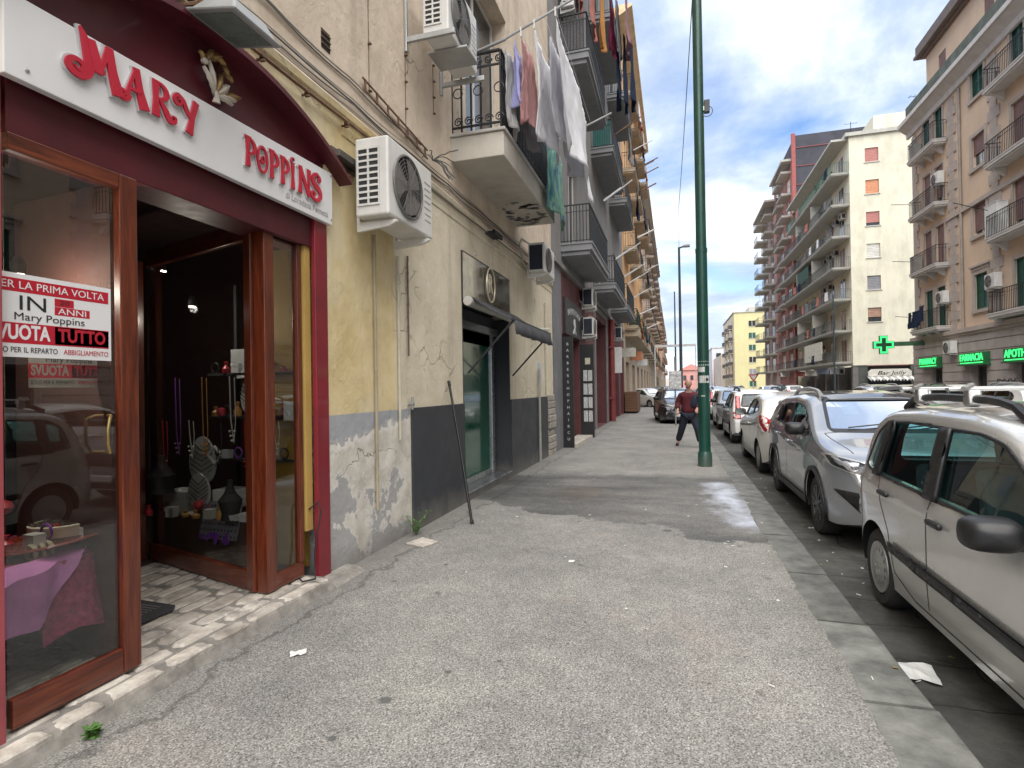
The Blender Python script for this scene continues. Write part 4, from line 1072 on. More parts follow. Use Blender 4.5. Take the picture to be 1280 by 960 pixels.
# plaster ornament over the sign
EM = empty('ornament', (WX, 2.88, 3.5), 'gilt and white leafy plaster ornament on the crimson arch', 'ornament')
gold = M('tarnished_gold', (0.30, 0.19, 0.07), 0.45, 0.4, var=0.3, vs=20, bs=60, bump=0.3)
ivory = M('ivory_plaster', (0.58, 0.52, 0.44), 0.5, grime=0.3, vs=12)
def leaf3(p, q, wd, mat, nm='plaster_leaf'):
    """pointed leaf with a raised midrib from p to q (both y, z)"""
    P_, Q_ = Vector((ex, *p)), Vector((ex + .03, *q)); d_ = (Q_ - P_); s_ = Vector((1, 0, 0)).cross(d_.normalized()); L_ = []; n = 8
    for i in range(n + 1):
        t = i / n; w_ = wd * sin(pi * t) ** .8 * (1 + .35 * (i % 2)) + .002; c_ = P_ + d_ * t + Vector((.02 * sin(pi * t), 0, 0))
        L_ += [c_ - s_ * w_, c_ + Vector((.014, 0, 0)), c_ + s_ * w_]
    mb_ = MB(); mb_.add(L_, [(3 * i + j, 3 * i + j + 1, 3 * i + j + 4, 3 * i + j + 3) for i in range(n) for j in (0, 1)])
    o = mb_.build(nm, mat, EM, fix=False, smooth=radians(30)); sm = o.modifiers.new('s', 'SOLIDIFY'); sm.thickness = .008
ex = WX - 0.005
for q, wd, mt_ in (((2.76, 3.62), .018, ivory), ((2.80, 3.68), .016, ivory), ((2.96, 3.60), .018, ivory), ((3.02, 3.53), .016, ivory), ((2.99, 3.49), .013, ivory), ((3.06, 3.57), .012, gold), ((2.90, 3.64), .014, gold)):
    leaf3((2.87, 3.50), q, wd, mt_)
for p, q in (((2.79, 3.67), (2.83, 3.76)), ((2.80, 3.70), (2.90, 3.76)), ((2.86, 3.75), (2.93, 3.72)), ((2.93, 3.73), (2.95, 3.66)), ((2.94, 3.68), (2.99, 3.64)), ((2.78, 3.66), (2.73, 3.70))): leaf3(p, q, .018, gold)
mb = MB(); mb.tube([(ex + .02, 2.875, 3.45), (ex + .03, 2.87, 3.49), (ex + .03, 2.865, 3.52)], [.026, .014, .01], 8); mb.build('stem', ivory, EM, smooth=True)
mb = MB(); mb.lathe([(0, -.02), (.018, -.012), (.024, 0), (.018, .014), (0, .02)], (ex + .04, 2.765, 3.655), 'z', 10); mb.build('bud', ivory, EM, smooth=True)
EM.scale = (1, 1, 1)
# ---- floodlight
FL = empty('floodlight', (WX, 2.75, 3.9), 'grey box floodlight on a bracket above the white sign', 'lamp')
R_ = Matrix.Rotation(radians(-12), 4, 'Y')
def tb(mb_, x0, x1, y0, y1, z0, z1, T):
    s_ = len(mb_.v); mb_.box(x0, x1, y0, y1, z0, z1)
    mb_.v[s_:] = [tuple(T @ Vector(v)) for v in mb_.v[s_:]]
T_ = Matrix.Translation((-2.52, 2.74, 3.83)) @ Matrix.Rotation(radians(10), 4, 'Y') @ Matrix.Scale(0.86, 4)
mb = MB(); s_ = 0
vs = [(-.19, -.21, -.03), (.19, -.21, -.03), (.19, .21, -.03), (-.19, .21, -.03), (-.13, -.15, .07), (.12, -.15, .07), (.12, .15, .07), (-.13, .15, .07)]
mb.add([T_ @ Vector(v) for v in vs], [(0, 3, 2, 1), (4, 5, 6, 7), (0, 1, 5, 4), (1, 2, 6, 5), (2, 3, 7, 6), (3, 0, 4, 7)])
tb(mb, -.21, .21, -.23, .23, -.055, -.03, T_)
mb.build('housing', M('lamp_grey', (0.33, 0.34, 0.34), 0.45, 0.3, grime=0.3), FL, bevel=0.012)
mb = MB(); tb(mb, -.16, .16, -.19, .19, -.060, -.0552, T_); mb.build('lens', M('dusty_lens', (0.12, 0.15, 0.14), 0.3, var=0.2, grime=0.2), FL)
mb = MB(); mb.tube([(WX, 2.6, 3.9), (-2.66, 2.6, 3.88)], 0.015, 6); mb.tube([(WX, 2.85, 3.9), (-2.66, 2.85, 3.88)], 0.015, 6); mb.box(WX, WX + 0.012, 2.5, 2.95, 3.84, 3.96); mb.build('bracket', rust, FL)
for k in range(4):
    mb = MB(); tb(mb, -.215, -.20, -.16 + .09 * k, -.13 + .09 * k, -.04, .03, T_); mb.build('cooling_fin', M('lamp_fin', (0.12, 0.12, 0.12), 0.5), FL)
# ================================================================== SHOP DISPLAYS
grey_bust = M('grey_display_board', (0.44, 0.45, 0.44), 0.7, var=0.06, bump=0)
dark_gr = M('dark_mark', (0.05, 0.05, 0.05), 0.8)
white_box = M('white_card', (0.62, 0.62, 0.60), 0.6, var=0.05, bump=0)
red_ball = M('red_bead', (0.42, 0.03, 0.05), 0.3, coat=0.5, bump=0)
purple = M('purple_cloth', (0.42, 0.15, 0.38), 0.7, var=0.2, vs=5)
magenta = M('magenta_net', (0.26, 0.03, 0.09), 0.85, var=0.5, vs=30, bump=1.0, bs=80)
def bust(y_, x_, z0_, w_, h_, label):
    r = empty('necklace_stand', (x_, y_, z0_), label, 'display stand')
    n = 22; pts = []
    for k in range(n):
        a = 2 * pi * k / n
        zz_ = sin(a); pts.append((x_ + cos(a) * w_ / 2 * (1.0 - 0.12 * zz_), z0_ + h_ / 2 + zz_ * h_ / 2))
    mb_ = MB(); mb_.prism(pts, y_, y_ + 0.02, 'y'); mb_.build('board', grey_bust, r, bevel=0.003)
    for k in range(6):
        z = z0_ + h_ * (0.28 + 0.11 * k); q = w_ / 2 * sqrt(max(0.05, 1 - ((z - z0_ - h_ / 2) / (h_ / 2)) ** 2))
        mb_ = MB()
        mb_.tube([(x_ - q * 0.9, y_ - 0.004, z + 0.02), (x_, y_ - 0.004, z - 0.05), (x_ + q * 0.9, y_ - 0.004, z + 0.02)], 0.004, 4)
        mb_.build('chain', dark_gr if k % 2 else chrome, r)
    return r
bust(3.95, -4.06, 0.76, 0.29, 0.43, 'large grey oval necklace stand in the splayed shop window')
bust(3.90, -4.05, 0.55, 0.24, 0.32, 'small grey oval necklace stand in front of the larger one')
bust(4.02, -3.61, 1.38, 0.17, 0.34, 'narrow grey necklace stand on the upper glass shelf')
def boxthing(name, x0, x1, y0, y1, z0_, z1_, mat, label, cat):
    mb_ = MB(); mb_.box(x0, x1, y0, y1, z0_, z1_); return tag(mb_.build(name, mat, None, bevel=0.004), label, cat)
boxthing('gift_box', -4.50, -4.22, 3.94, 4.15, 0.50, 0.69, white_box, 'white cardboard box at the left of the grey necklace stands', 'box')
boxthing('gift_box', -3.94, -3.70, 3.94, 4.15, 0.56, 0.72, white_box, 'white cardboard box at the right of the grey necklace stands', 'box')
boxthing('gift_box', -3.78, -3.50, 4.00, 4.15, 1.77, 1.96, M('grey_card', (0.32, 0.32, 0.32), 0.6), 'grey box on the topmost shelf of the splayed window', 'box')
boxthing('price_card', -3.68, -3.60, 3.96, 3.97, 1.70, 1.77, white_box, 'small white folded card on the edge of the upper shelf', 'card')
boxthing('paper_card', -3.10, -2.98, 3.84, 3.846, 1.34, 1.50, white_box, 'blank white card in the narrow street-side pane beside the yellow wall', 'card')
sh = empty('display_shelves', (-3.7, 4.1, 0), 'dark shelves and low table inside the splayed shop window', 'shelves')
for z_ in (1.73, 1.35, 0.98):
    mb = MB(); mb.box(-4.0, -3.05, 4.0 if z_ < 2 else 4, 4.3, z_, z_ + 0.02); mb.v = [(v[0], v[1] - 0.04, v[2]) for v in mb.v]; mb.build('shelf', dark_int, sh)
mb = MB(); mb.box(-4.55, -3.3, 3.88, 4.5, 0.10, 0.50); mb.build('table', M('table_brown', (0.09, 0.05, 0.04), 0.7), sh)
mb = MB(); mb.box(-4.02, -3.99, 4.3, 4.33, 0.1, 2.6); mb.build('upright', dark_int, sh)
mb = MB(); mb.lathe([(0, -.045), (.03, -.035), (.045, 0), (.03, .035), (0, .045)], (-4.01, 3.86, 0.60), 'z', 14); tag(mb.build('bead_ball', red_ball, None, smooth=True), 'round red stone in front of the small necklace stand', 'ornament')
mb = MB(); mb.lathe([(0, -.04), (.03, -.03), (.04, 0), (.03, .03), (0, .04)], (-3.82, 3.93, 1.41), 'z', 14); tag(mb.build('bead_ball', red_ball, None, smooth=True), 'red ball hanging beside the narrow necklace stand', 'ornament')
mb = MB(); mb.lathe([(.035, 0), (.06, .004), (.06, .012), (.03, .014)], (-4.13, 3.88, 0.51), 'z', 16); tag(mb.build('bracelet', white_box, None, smooth=True), 'white oval bracelet lying before the small necklace stand', 'bracelet')
mb = MB(); T = Matrix.Translation((-3.90, 3.93, 1.03)) @ Matrix.Rotation(radians(45), 4, 'Y')
for (a, b_, c_, e) in ((-.06, .06, .045, .06), (-.06, .06, -.06, -.045), (-.06, -.045, -.045, .045), (.045, .06, -.045, .045)): tb(mb, a, b_, -.01, .01, c_, e, T)
tag(mb.build('small_frame', white_box, None), 'small white diamond-shaped frame beside the large necklace stand', 'frame')
eb = empty('earring_rack', (-3.79, 3.9, 0.3), 'slanted purple earring rack with rows of silver pieces low in the splayed window', 'earring rack')
T = Matrix.Translation((-3.79, 3.88, 0.47)) @ Matrix.Rotation(radians(-14), 4, 'X')
mb = MB(); tb(mb, -.2, .2, -.006, .006, -.16, .16, T); mb.build('board', M('rack_grey', (0.18, 0.17, 0.20), 0.5), eb)
mb = MB(); rb = random.Random(6)
for r_ in range(6):
    for k in range(11): 
        x_, z_ = -.18 + .036 * k, -.13 + .052 * r_
        tb(mb, x_ - .006, x_ + .006, -.014, -.007, z_ - .009, z_ + .006, T)
tag(mb.build('earring', chrome, eb), kind='stuff')
mb = MB()
for k in range(12):
    x_, z_ = rb.uniform(-.17, .17), rb.uniform(-.19, -.10); tb(mb, x_ - .013, x_ + .013, -.02, -.012, z_ - .03, z_ + .02, T)
tag(mb.build('tassel', M('violet', (0.20, 0.05, 0.38), 0.5), eb), kind='stuff')
# more stock in the two windows
rq = random.Random(21)
cols_ = [M('stock_%s' % n_, c_, .4, bump=0) for n_, c_ in (('red', (.35, .02, .03)), ('silver', (.5, .5, .5)), ('black', (.015, .015, .015)), ('amber', (.45, .22, .05)), ('white', (.55, .54, .5)), ('violet', (.2, .06, .3)))]
def trinket(x_, y_, z_, k, label, group):
    m_ = cols_[k % 6]; mb_ = MB(); h_ = rq.uniform(.05, .13)
    if k % 3 == 0: mb_.lathe([(0, 0), (.03, 0), (.035, h_ * .4), (.012, h_ * .7), (.02, h_), (0, h_ * 1.05)], (x_, y_, z_), 'z', 12)
    elif k % 3 == 1: mb_.box(x_ - .04, x_ + .04, y_ - .03, y_ + .03, z_, z_ + h_ * .7); mb_.box(x_ - .042, x_ + .042, y_ - .032, y_ + .032, z_ + h_ * .5, z_ + h_ * .72)
    else: mb_.tube([(x_ + .04 * cos(a), y_, z_ + .05 + .045 * sin(a)) for a in [t * pi / 8 for t in range(16)]], .007, 5, closed=True)
    tag(mb_.build('trinket', m_, None, smooth=(k % 3 != 1)), label, 'trinket', group)
for z_ in (1.75, 1.37, 1.0):
    for k in range(7): trinket(-3.93 + .12 * k, 3.98, z_, rq.randrange(12), 'small trinket standing on a shelf of the splayed shop window', 'trinkets on the window shelves')
for k in range(9): trinket(-4.5 + .13 * k, 3.80 + .02 * (k % 2), .50, rq.randrange(12), 'small trinket on the low table in the splayed window', 'trinkets on the low window table')
for k in range(9): trinket(-3.3 - .04 * (k % 3), 1.86 + .085 * k, .775, rq.randrange(12), 'little bauble or bracelet laid out on the tray of the draped table', 'baubles on the draped table')
for k in range(9):
    x_ = -4.45 + .15 * k; z0_ = rq.uniform(.85, 1.15); mb = MB(); mb.tube([(x_, 3.9, 1.72 if k % 2 else 1.34), (x_ + .01, 3.9, z0_ + .2), (x_ + .04, 3.9, z0_), (x_ + .06, 3.9, z0_ + .2), (x_ + .05, 3.9, 1.71 if k % 2 else 1.33)], .005, 4)
    for q in range(6): mb.lathe([(0, -.012), (.012, 0), (0, .012)], (x_ + .01 * q, 3.895, z0_ + .04 * abs(q - 2.5)), 'z', 6)
    tag(mb.build('hanging_necklace', cols_[(k * 5) % 6], None), 'beaded necklace hanging inside the splayed shop window', 'necklace', 'necklaces hanging in the splayed window')
for (x_, y_, w_) in ((-4.42, 3.86, .2), (-3.66, 3.85, .16)):
    mb = MB(); mb.lathe([(w_ * .5, 0), (w_ * .45, .06), (w_ * .6, .16), (w_ * .3, .22), (w_ * .16, .28), (w_ * .15, .33), (0, .34)], (x_, y_, .69 if x_ < -4 else .5), 'z', 18); tag(mb.build('necklace_bust', dark_int, None, smooth=True), 'black necklace bust at the ' + ('left' if x_ < -4 else 'right') + ' of the splayed window', 'display stand')
mb = MB()
for k in range(260):
    p = Vector((-3.2 + rq.gauss(0, .05), 1.70 + rq.gauss(0, .035), rq.uniform(1.95, 2.5))); d_ = Vector((rq.gauss(0, 1), rq.gauss(0, 1), rq.gauss(0, 2))).normalized(); u_ = d_.orthogonal().normalized() * .008
    mb.add([p - u_, p + d_ * .07, p + u_], [(0, 1, 2)])
tag(mb.build('tulle_garland', M('pink_tulle', (.5, .25, .28), .8), None, fix=False), 'pale pink tulle garland hanging at the far left behind the pane', 'garland')
# left display: table, cloths, trays
tbx = empty('display_table', (-3.6, 2.2, 0), 'round display table draped in lilac cloth and dark magenta netting behind the left pane', 'table')
mb = MB()
n = 40
for k in range(n + 1):
    a = radians(-20) + radians(250) * k / n
    rr_ = 0.46; cx_, cy_ = -3.62, 2.22
    fl = 0.03 * sin(a * 9)
    drop = 0.36 if k < 24 else 0.3
    mb.v += [(cx_ + cos(a) * rr_ * .9, cy_ + sin(a) * rr_ * .9, 0.702), (cx_ + cos(a) * rr_, cy_ + sin(a) * rr_, 0.69), (cx_ + cos(a) * (rr_ + .06 + fl), cy_ + sin(a) * (rr_ + .06 + fl), 0.69 - drop - 0.10 * abs(sin(a * 1.5)))]
for k in range(n):
    for j in (0, 1): mb.f.append([3 * k + j, 3 * k + j + 1, 3 * k + j + 4, 3 * k + j + 3]); mb.m.append(0)
mb.build('netting_cloth', magenta, tbx, smooth=True, fix=False)
mb = MB(); mb.lathe([(0.43, 0.66), (0.45, 0.675), (0.45, 0.70), (0.43, 0.705), (0, 0.705)], (-3.62, 2.22, 0), 'z', 40); mb.build('table_top', magenta, tbx)
mb = MB()   # lilac cloth hanging over the front
m_ = 14
for i in range(m_ + 1):
    for j in range(8):
        t = i / m_; s_ = j / 7; yy = 1.78 + 0.50 * t
        top = 0.706 + 0.02 * t; low = 0.42 - 0.04 * t if t < .45 else 0.40 + (t - .45) * 0.62
        mb.v.append((-3.08 + 0.02 * sin(t * 14 + s_ * 2) - (0.10 if j == 0 else 0) + 0.05 * s_ * 0.5 - 0.10 * t, yy, top + (low - top) * s_ if j else top + 0.004))
for i in range(m_):
    for j in range(7): mb.f.append([i * 8 + j, i * 8 + j + 1, (i + 1) * 8 + j + 1, (i + 1) * 8 + j]); mb.m.append(0)
mb.build('lilac_cloth', purple, tbx, smooth=True, fix=False)
mb = MB()
for a in range(3):
    t = a * 2.1 + 0.6; mb.tube([(-3.62, 2.22, 0.66), (-3.62 + cos(t) * .1, 2.22 + sin(t) * .1, 0.4), (-3.62 + cos(t) * .12, 2.22 + sin(t) * .12, 0.25), (-3.62 + cos(t) * .32, 2.22 + sin(t) * .32, 0.10)], 0.03, 8)
mb.build('leg', dark_int, tbx, smooth=True)
TT = Matrix.Translation((-3.42, 2.28, 0.745)) @ Matrix.Rotation(radians(-5), 4, 'Y') @ Matrix.Rotation(radians(4), 4, 'X')
mb = MB(); mb.lathe([(0, 0), (.26, 0), (.30, .02), (.295, .03), (.26, .014), (0, .012)], (0, 0, 0), 'z', 40); mb.v = [tuple(TT @ Vector(v)) for v in mb.v]
tag(mb.build('tray', M('red_lacquer_tray', (0.20, 0.03, 0.015), 0.25, coat=0.6, bump=0.1), None, smooth=True), 'tilted red-brown lacquer tray holding trinkets on the display table', 'tray')
mb = MB(); mb.lathe([(0, 0), (.155, 0), (.16, .01), (.16, .062), (.15, .066), (.15, .05), (0, .05)], (-3.45, 2.36, 0.775), 'z', 36)
jb = tag(mb.build('jewel_box', M('cream_leatherette', (0.52, 0.48, 0.40), 0.5, bump=0.2), None, smooth=True), 'round cream box heaped with small jewels on the red tray', 'box')
mb = MB()
for k in range(60):
    a, q = rb.uniform(0, 2 * pi), 0.14 * sqrt(rb.random()); x_, y_ = -3.45 + cos(a) * q, 2.36 + sin(a) * q
    s_ = rb.uniform(.006, .014); mb.box(x_ - s_, x_ + s_, y_ - s_, y_ + s_, 0.822, 0.838 + s_)
tag(mb.build('jewel', M('jewel_mix', (0.25, 0.22, 0.20), 0.2, 0.6, var=0.6, vs=60), jb), kind='stuff')
mb = MB()
for k in range(3): 
    mb.tube([(-3.27, 2.10 + .035 * k, 0.745 + .035 * cos(a)) if False else (-3.27 + .035 * cos(a), 2.08 + .04 * k, 0.745 + .04 * sin(a)) for a in [t * pi / 8 for t in range(16)]], 0.012, 6, closed=True)
tag(mb.build('bangle', M('pale_bangle', (0.36, 0.31, 0.20), 0.3, bump=0), None, smooth=True), 'three pale bangles standing together at the tray rim', 'bangles')
rc = empty('bead_string', (-3.7, 2.2, 0.95), 'string of dark red fabric flowers and balls behind the display table', 'ornament')
for k in range(9):
    mb = MB(); r_ = rb.uniform(.035, .06); p = (-3.9 + rb.uniform(-.05, .1), 1.95 + 0.10 * k, 0.98 + rb.uniform(-.06, .08) - k * .012)
    mb.lathe([(0, -r_), (r_ * .7, -r_ * .7), (r_, 0), (r_ * .7, r_ * .7), (0, r_)], p, 'z', 10); mb.build('bead', red_ball if k % 3 else magenta, rc, smooth=True)
# posters
paper = M('poster_paper', (0.74, 0.74, 0.74), 0.4, var=0.02, bump=0, coat=0.3)
pr = M('print_red', (0.45, 0.012, 0.03), 0.4, var=0.03, bump=0); pk = M('print_black', (0.02, 0.02, 0.022), 0.4, bump=0); pdr = M('print_dark_red', (0.16, 0.012, 0.016), 0.4, bump=0)
def poster(x_, yL, yR, zb, zt, label, dim=False):
    W_ = yR - yL; H_ = zt - zb
    pp_ = M('poster_dim', (0.30, 0.29, 0.28), 0.6, bump=0) if dim else paper  # darker copy of the paper, indoor shade put into its colour
    r = empty('poster', (x_, yL, zb), label, 'poster')
    mb_ = MB(); mb_.box(x_ - 0.001, x_, yL, yR, zb, zt); mb_.build('sheet', pp_, r)
    def band(a, b_, c_, e, m): 
        q = MB(); q.box(x_, x_ + 0.0006, yL + W_ * a, yL + W_ * b_, zb + H_ * c_, zb + H_ * e); q.build('print', m, r)
    T_ = lambda s, yc, zc, sz, m, wd, **k: text_on(s, sz * H_, (x_ + 0.0012, yL + W_ * yc, zb + H_ * zc), 'x', m, r, 'lettering', 0.0003, width=wd * W_, **k)
    band(0.0, .975, .78, .94, pr); T_('PER LA PRIMA VOLTA', .49, .86, .13, pp_, .88)
    T_('IN', .33, .645, .25, pk, .20); band(.50, .66, .66, .76, pr); band(.50, .80, .55, .655, pr); T_('20', .58, .71, .08, pk, .08); T_('ANNI', .65, .60, .11, pp_, .24)
    T_('Mary Poppins', .47, .485, .13, pk, .56)
    band(0.0, .975, .165, .41, pr); band(.50, .975, .18, .40, pk)
    T_('SVUOTA', .24, .29, .24, pp_, .44, offset=0.003); T_('TUTTO', .735, .29, .23, pr, .42, offset=0.003)
    T_('SOLO PER IL REPARTO', .27, .085, .095, pk, .50); T_('ABBIGLIAMENTO', .77, .085, .095, pr, .40)
    return r
poster(-2.845, 1.645, 2.195, 1.755, 2.135, 'white and red clearance poster stuck on the left shop pane')
poster(-3.12, 1.98, 2.40, 1.62, 1.92, 'dim second clearance sheet hanging inside behind the first poster', True)
# lamp inside the shop that is lit
lp = empty('ceiling_spotlight', (-5.1, 4.5, 2.9), 'small lit spotlight deep inside the dark first shop', 'lamp')
mb = MB(); mb.lathe([(0, 0), (.03, 0), (.035, .05), (.02, .09)], (-5.1, 4.5, 2.86), 'z', 12); mb.build('housing', dark_int, lp)
mb = MB(); mb.lathe([(0, -.002), (.025, -.002)], (-5.1, 4.5, 2.858), 'z', 12); mb.build('bulb', M('lit_bulb', (1.0, 0.95, 0.85), 0.5, emit=6, bump=0), lp)
def spot(loc, pw, label):
    r = empty('ceiling_spotlight', loc, label, 'lamp'); x_, y_, z_ = loc
    q = MB(); q.lathe([(0, .02), (.03, .02), (.035, .07), (.02, .11)], loc, 'z', 12); q.build('housing', dark_int, r)
    q = MB(); q.lathe([(0, .018), (.025, .018)], loc, 'z', 12); q.build('bulb', MATS['lit_bulb'], r)
    ld = bpy.data.lights.new('shop_lamp', 'POINT'); ld.energy = pw; ld.shadow_soft_size = .03; ld.color = (1, .93, .82); lo = bpy.data.objects.new('shop_lamp', ld); col.objects.link(lo); lo.location = loc
spot((-3.95, 3.76, 2.30), 3.5, 'small lit spotlight over the splayed display window')
spot((-3.30, 2.05, 2.20), 9, 'small lit spotlight over the lilac covered display table')  # lamp added only to brighten the left display
mb = MB(); mb.tube([(-2.86, 3.83, 0.62), (-2.80, 3.87, 0.68), (-2.77, 3.86, 0.6), (-2.80, 3.82, 0.3), (-2.79, 3.80, 0.16), (-2.74, 3.74, 0.10), (-2.80, 3.66, 0.10), (-2.86, 3.70, 0.11)], 0.007, 6)
tag(mb.build('power_cord', M('cord_black', (0.02, 0.02, 0.02), 0.5), None, smooth=True), 'black loop of cord hanging at the foot of the yellow strip', 'cord')
# ================================================================== AIR CONDITIONERS ON THE NEAR WALL
acA = ac_proto(0.92, 0.70, 0.38); set_thing(acA, None, 'large grimy white air conditioner with slatted side right of the shop sign', None, 'air conditioner', (WX + 0.06, 4.34, 3.13))
acB = ac_proto(0.92, 0.70, 0.36)
for c_ in kids(acB):
    if c_.name.startswith(('bracket',)): bpy.data.objects.remove(c_)
set_thing(acB, None, 'white air conditioner on a steel tray at the top beside the first balcony', None, 'air conditioner', (WX + 0.16, 5.58, 5.50))
mb = MB(); mb.box(-0.02, 0.46, 0.28, 0.66, -0.03, -0.005); mb.build('steel_tray', steel, acB, loc=(0, 0, 0), bevel=0.004)
for yy in (-0.04, 0.93):
    mb = MB(); mb.box(-0.15, 0.44, yy, yy + .04, -0.06, 0.0); mb.box(-0.155, -0.125, yy - .001, yy + 0.041, -0.16, 0.44); mb.build('bracket', steel, acB, loc=(0, 0, 0), bevel=0.004)
acC = ac_proto(0.95, 0.56, 0.36, 'dark'); set_thing(acC, None, 'white air conditioner with dark side panel hanging just before the end of the cream wall', None, 'air conditioner', (WX + 0.12, 10.25, 3.80))
mb = MB(); mb.tube([(0.0, 0.1, 0.1), (-0.06, 0.0, 0.2), (-0.08, -0.15, 0.5), (-0.05, -0.1, 0.62), (0.02, 0.2, 0.6)], 0.02, 6); mb.tube([(0.1, 0.3, .56), (.2, .5, .66), (.3, .9, .6)], 0.012, 6)
mb.build('hose', M('hose_pale', (0.42, 0.40, 0.35), 0.6), acC, loc=(0, 0, 0), smooth=True)
acs = [acA, acB, acC]
# ================================================================== SECOND SHOP
SS = empty('second_shopfront', (WX, 8.3, 0), 'charcoal second shopfront with a mirror fascia and green glass door behind the awning', 'shopfront')
mirror = M('mirror_fascia', (0.30, 0.295, 0.28), 0.04, 1.0, var=0.08, bump=0, grime=0.15)
mb = MB(); mb.box(WX - 0.04, WX + 0.018, 7.172, 9.458, 2.80, 3.50); mb.build('mirror_fascia', mirror, SS)
mb = MB(); mb.box(WX - 0.01, WX + 0.022, 7.16, 7.172, 2.8, 3.51); mb.box(WX - 0.01, WX + 0.022, 7.172, 9.47, 3.50, 3.512); mb.build('fascia_trim', dark_int, SS)
gold2 = M('sign_cream_metal', (0.62, 0.56, 0.42), 0.35, 0.5, var=0.05, bump=0)
mb = MB()
for (ry, rz) in ((0.20, 0.27),): mb.tube([(WX + 0.045, 8.33 + ry * cos(a), 3.22 + rz * sin(a)) for a in [t * pi / 16 for t in range(32)]], 0.013, 6, closed=True)
mb.build('oval_ring', gold2, SS, smooth=True)
text_on('R', 0.42, (WX + 0.035, 8.33, 3.22), 'x', gold2, SS, 'letter', 0.012, width=0.2, offset=0.006)
room = MB(); q = -6.2
room.quad((q, 7.0, 0.1), (q, 9.9, 0.1), (q, 9.9, 2.9), (q, 7.0, 2.9)); room.quad((q, 7.0, .1), (WX - .34, 7.0, .1), (WX - .34, 7.0, 2.9), (q, 7, 2.9)); room.quad((q, 9.9, .1), (WX - .34, 9.9, .1), (WX - .34, 9.9, 2.9), (q, 9.9, 2.9))
room.quad((q, 7.0, 2.86), (WX, 7.0, 2.86), (WX, 9.9, 2.86), (q, 9.9, 2.86)); room.build('shop_room', M('dark_green_room', (0.035, 0.05, 0.045), 0.7), SS, fix=False)
mb = MB(); mb.box(-6.2, WX + 0.01, 7.18, 9.9, 0.02, 0.096); mb.build('floor', M('grey_shop_floor', (0.09, 0.095, 0.10), 0.35, grime=0.3), SS)
mb = MB(); mb.box(WX + 0.0, WX + 0.034, 7.18, 9.45, 0.101, 0.112); mb.build('step_nosing', alu, SS)
mb = MB(); mb.box(WX - .34, WX + .004, 9.43, 9.4585, .10, 2.80); mb.build('dark_jamb', dp_m, SS)
mb = MB(); mb.box(WX - .34, WX + .004, 7.172, 7.19, .10, 2.80); mb.build('dark_jamb', dp_m, SS)
green_gl = M('green_lacquered_glass', (0.012, 0.09, 0.055), 0.12, var=0.1, vs=1, bump=0, coat=0.5)
mb = MB(); mb.box(-3.115, -3.10, 7.2, 9.18, 0.19, 2.60); mb.build('green_panel', green_gl, SS)
for (a, b_) in ((9.19, 9.33), (9.46, 9.62)):
    mb = MB(); mb.box(-3.14, -3.07, a, b_, 0.10, 2.62); mb.build('door_frame', alu, SS, bevel=0.005)
mb = MB(); mb.box(-3.13, -3.08, 7.2, 9.188, 0.10, 0.185); mb.build('door_frame', alu, SS, bevel=0.005)
mb = MB(); mb.box(-3.16, -3.10, 7.2, 9.9, 2.30, 2.82); mb.build('blind_box', M('dark_blind', (0.07, 0.075, 0.085), 0.5), SS)
mb = MB(); mb.box(-3.12, -3.03, 7.2, 9.8, 2.50, 2.62); mb.build('blind_rail', M('blind_rail', (0.22, 0.23, 0.25), 0.4, 0.5), SS)
AW = empty('awning', (WX, 8.3, 2.8), 'charcoal folding awning half unrolled over the second shop door', 'awning')
awm = M('awning_cloth', (0.05, 0.05, 0.055), 0.85, var=0.15, bs=80)
mb = MB(); mb.lathe([(0, 0), (.065, 0), (.07, .02), (.07, 2.36), (.065, 2.38), (0, 2.38)], (WX + 0.09, 7.16, 2.80), 'y', 16); mb.build('roller', M('roller_cream', (0.5, 0.48, 0.44), 0.5, grime=0.3), AW, smooth=True)
mb = MB(); m_ = 10
for i in range(m_ + 1):
    for j in range(9):
        t = i / m_; s_ = j / 8
        x_ = WX + 0.12 + (0.60 - 0.0) * t; mb.v.append((x_, 7.20 + 2.30 * s_, 2.86 + (2.52 - 2.86) * t - 0.03 * sin(pi * t) + 0.004 * sin(s_ * 9)))
for i in range(m_):
    for j in range(8): mb.f.append([i * 9 + j, i * 9 + j + 1, (i + 1) * 9 + j + 1, (i + 1) * 9 + j]); mb.m.append(0)
o = mb.build('canopy', awm, AW, fix=False, smooth=True); s_ = o.modifiers.new('s', 'SOLIDIFY'); s_.thickness = 0.006
mb = MB(); mb.tube([(-2.09, 7.18, 2.52), (-2.09, 9.52, 2.52)], 0.022, 8); mb.build('front_bar', dark_int, AW)
mb = MB()
for j in range(25):
    t = j / 24; mb.v += [(-2.07, 7.22 + 2.28 * t, 2.515), (-2.065 + 0.012 * sin(t * 26), 7.22 + 2.28 * t, 2.40), (-2.05 + 0.02 * sin(t * 26), 7.22 + 2.28 * t, 2.31 + 0.006 * sin(t * 40))]
for j in range(24):
    for k in (0, 1): mb.f.append([3 * j + k, 3 * j + k + 1, 3 * j + k + 4, 3 * j + k + 3]); mb.m.append(0)
o = mb.build('valance', awm, AW, fix=False, smooth=True); s_ = o.modifiers.new('s', 'SOLIDIFY'); s_.thickness = 0.004
for ya in (7.24, 9.48):
    mb = MB(); mb.tube([(-2.09, ya, 2.51), (WX + 0.03, ya + 0.06, 1.80)], 0.016, 6); mb.build('arm', dark_int, AW)
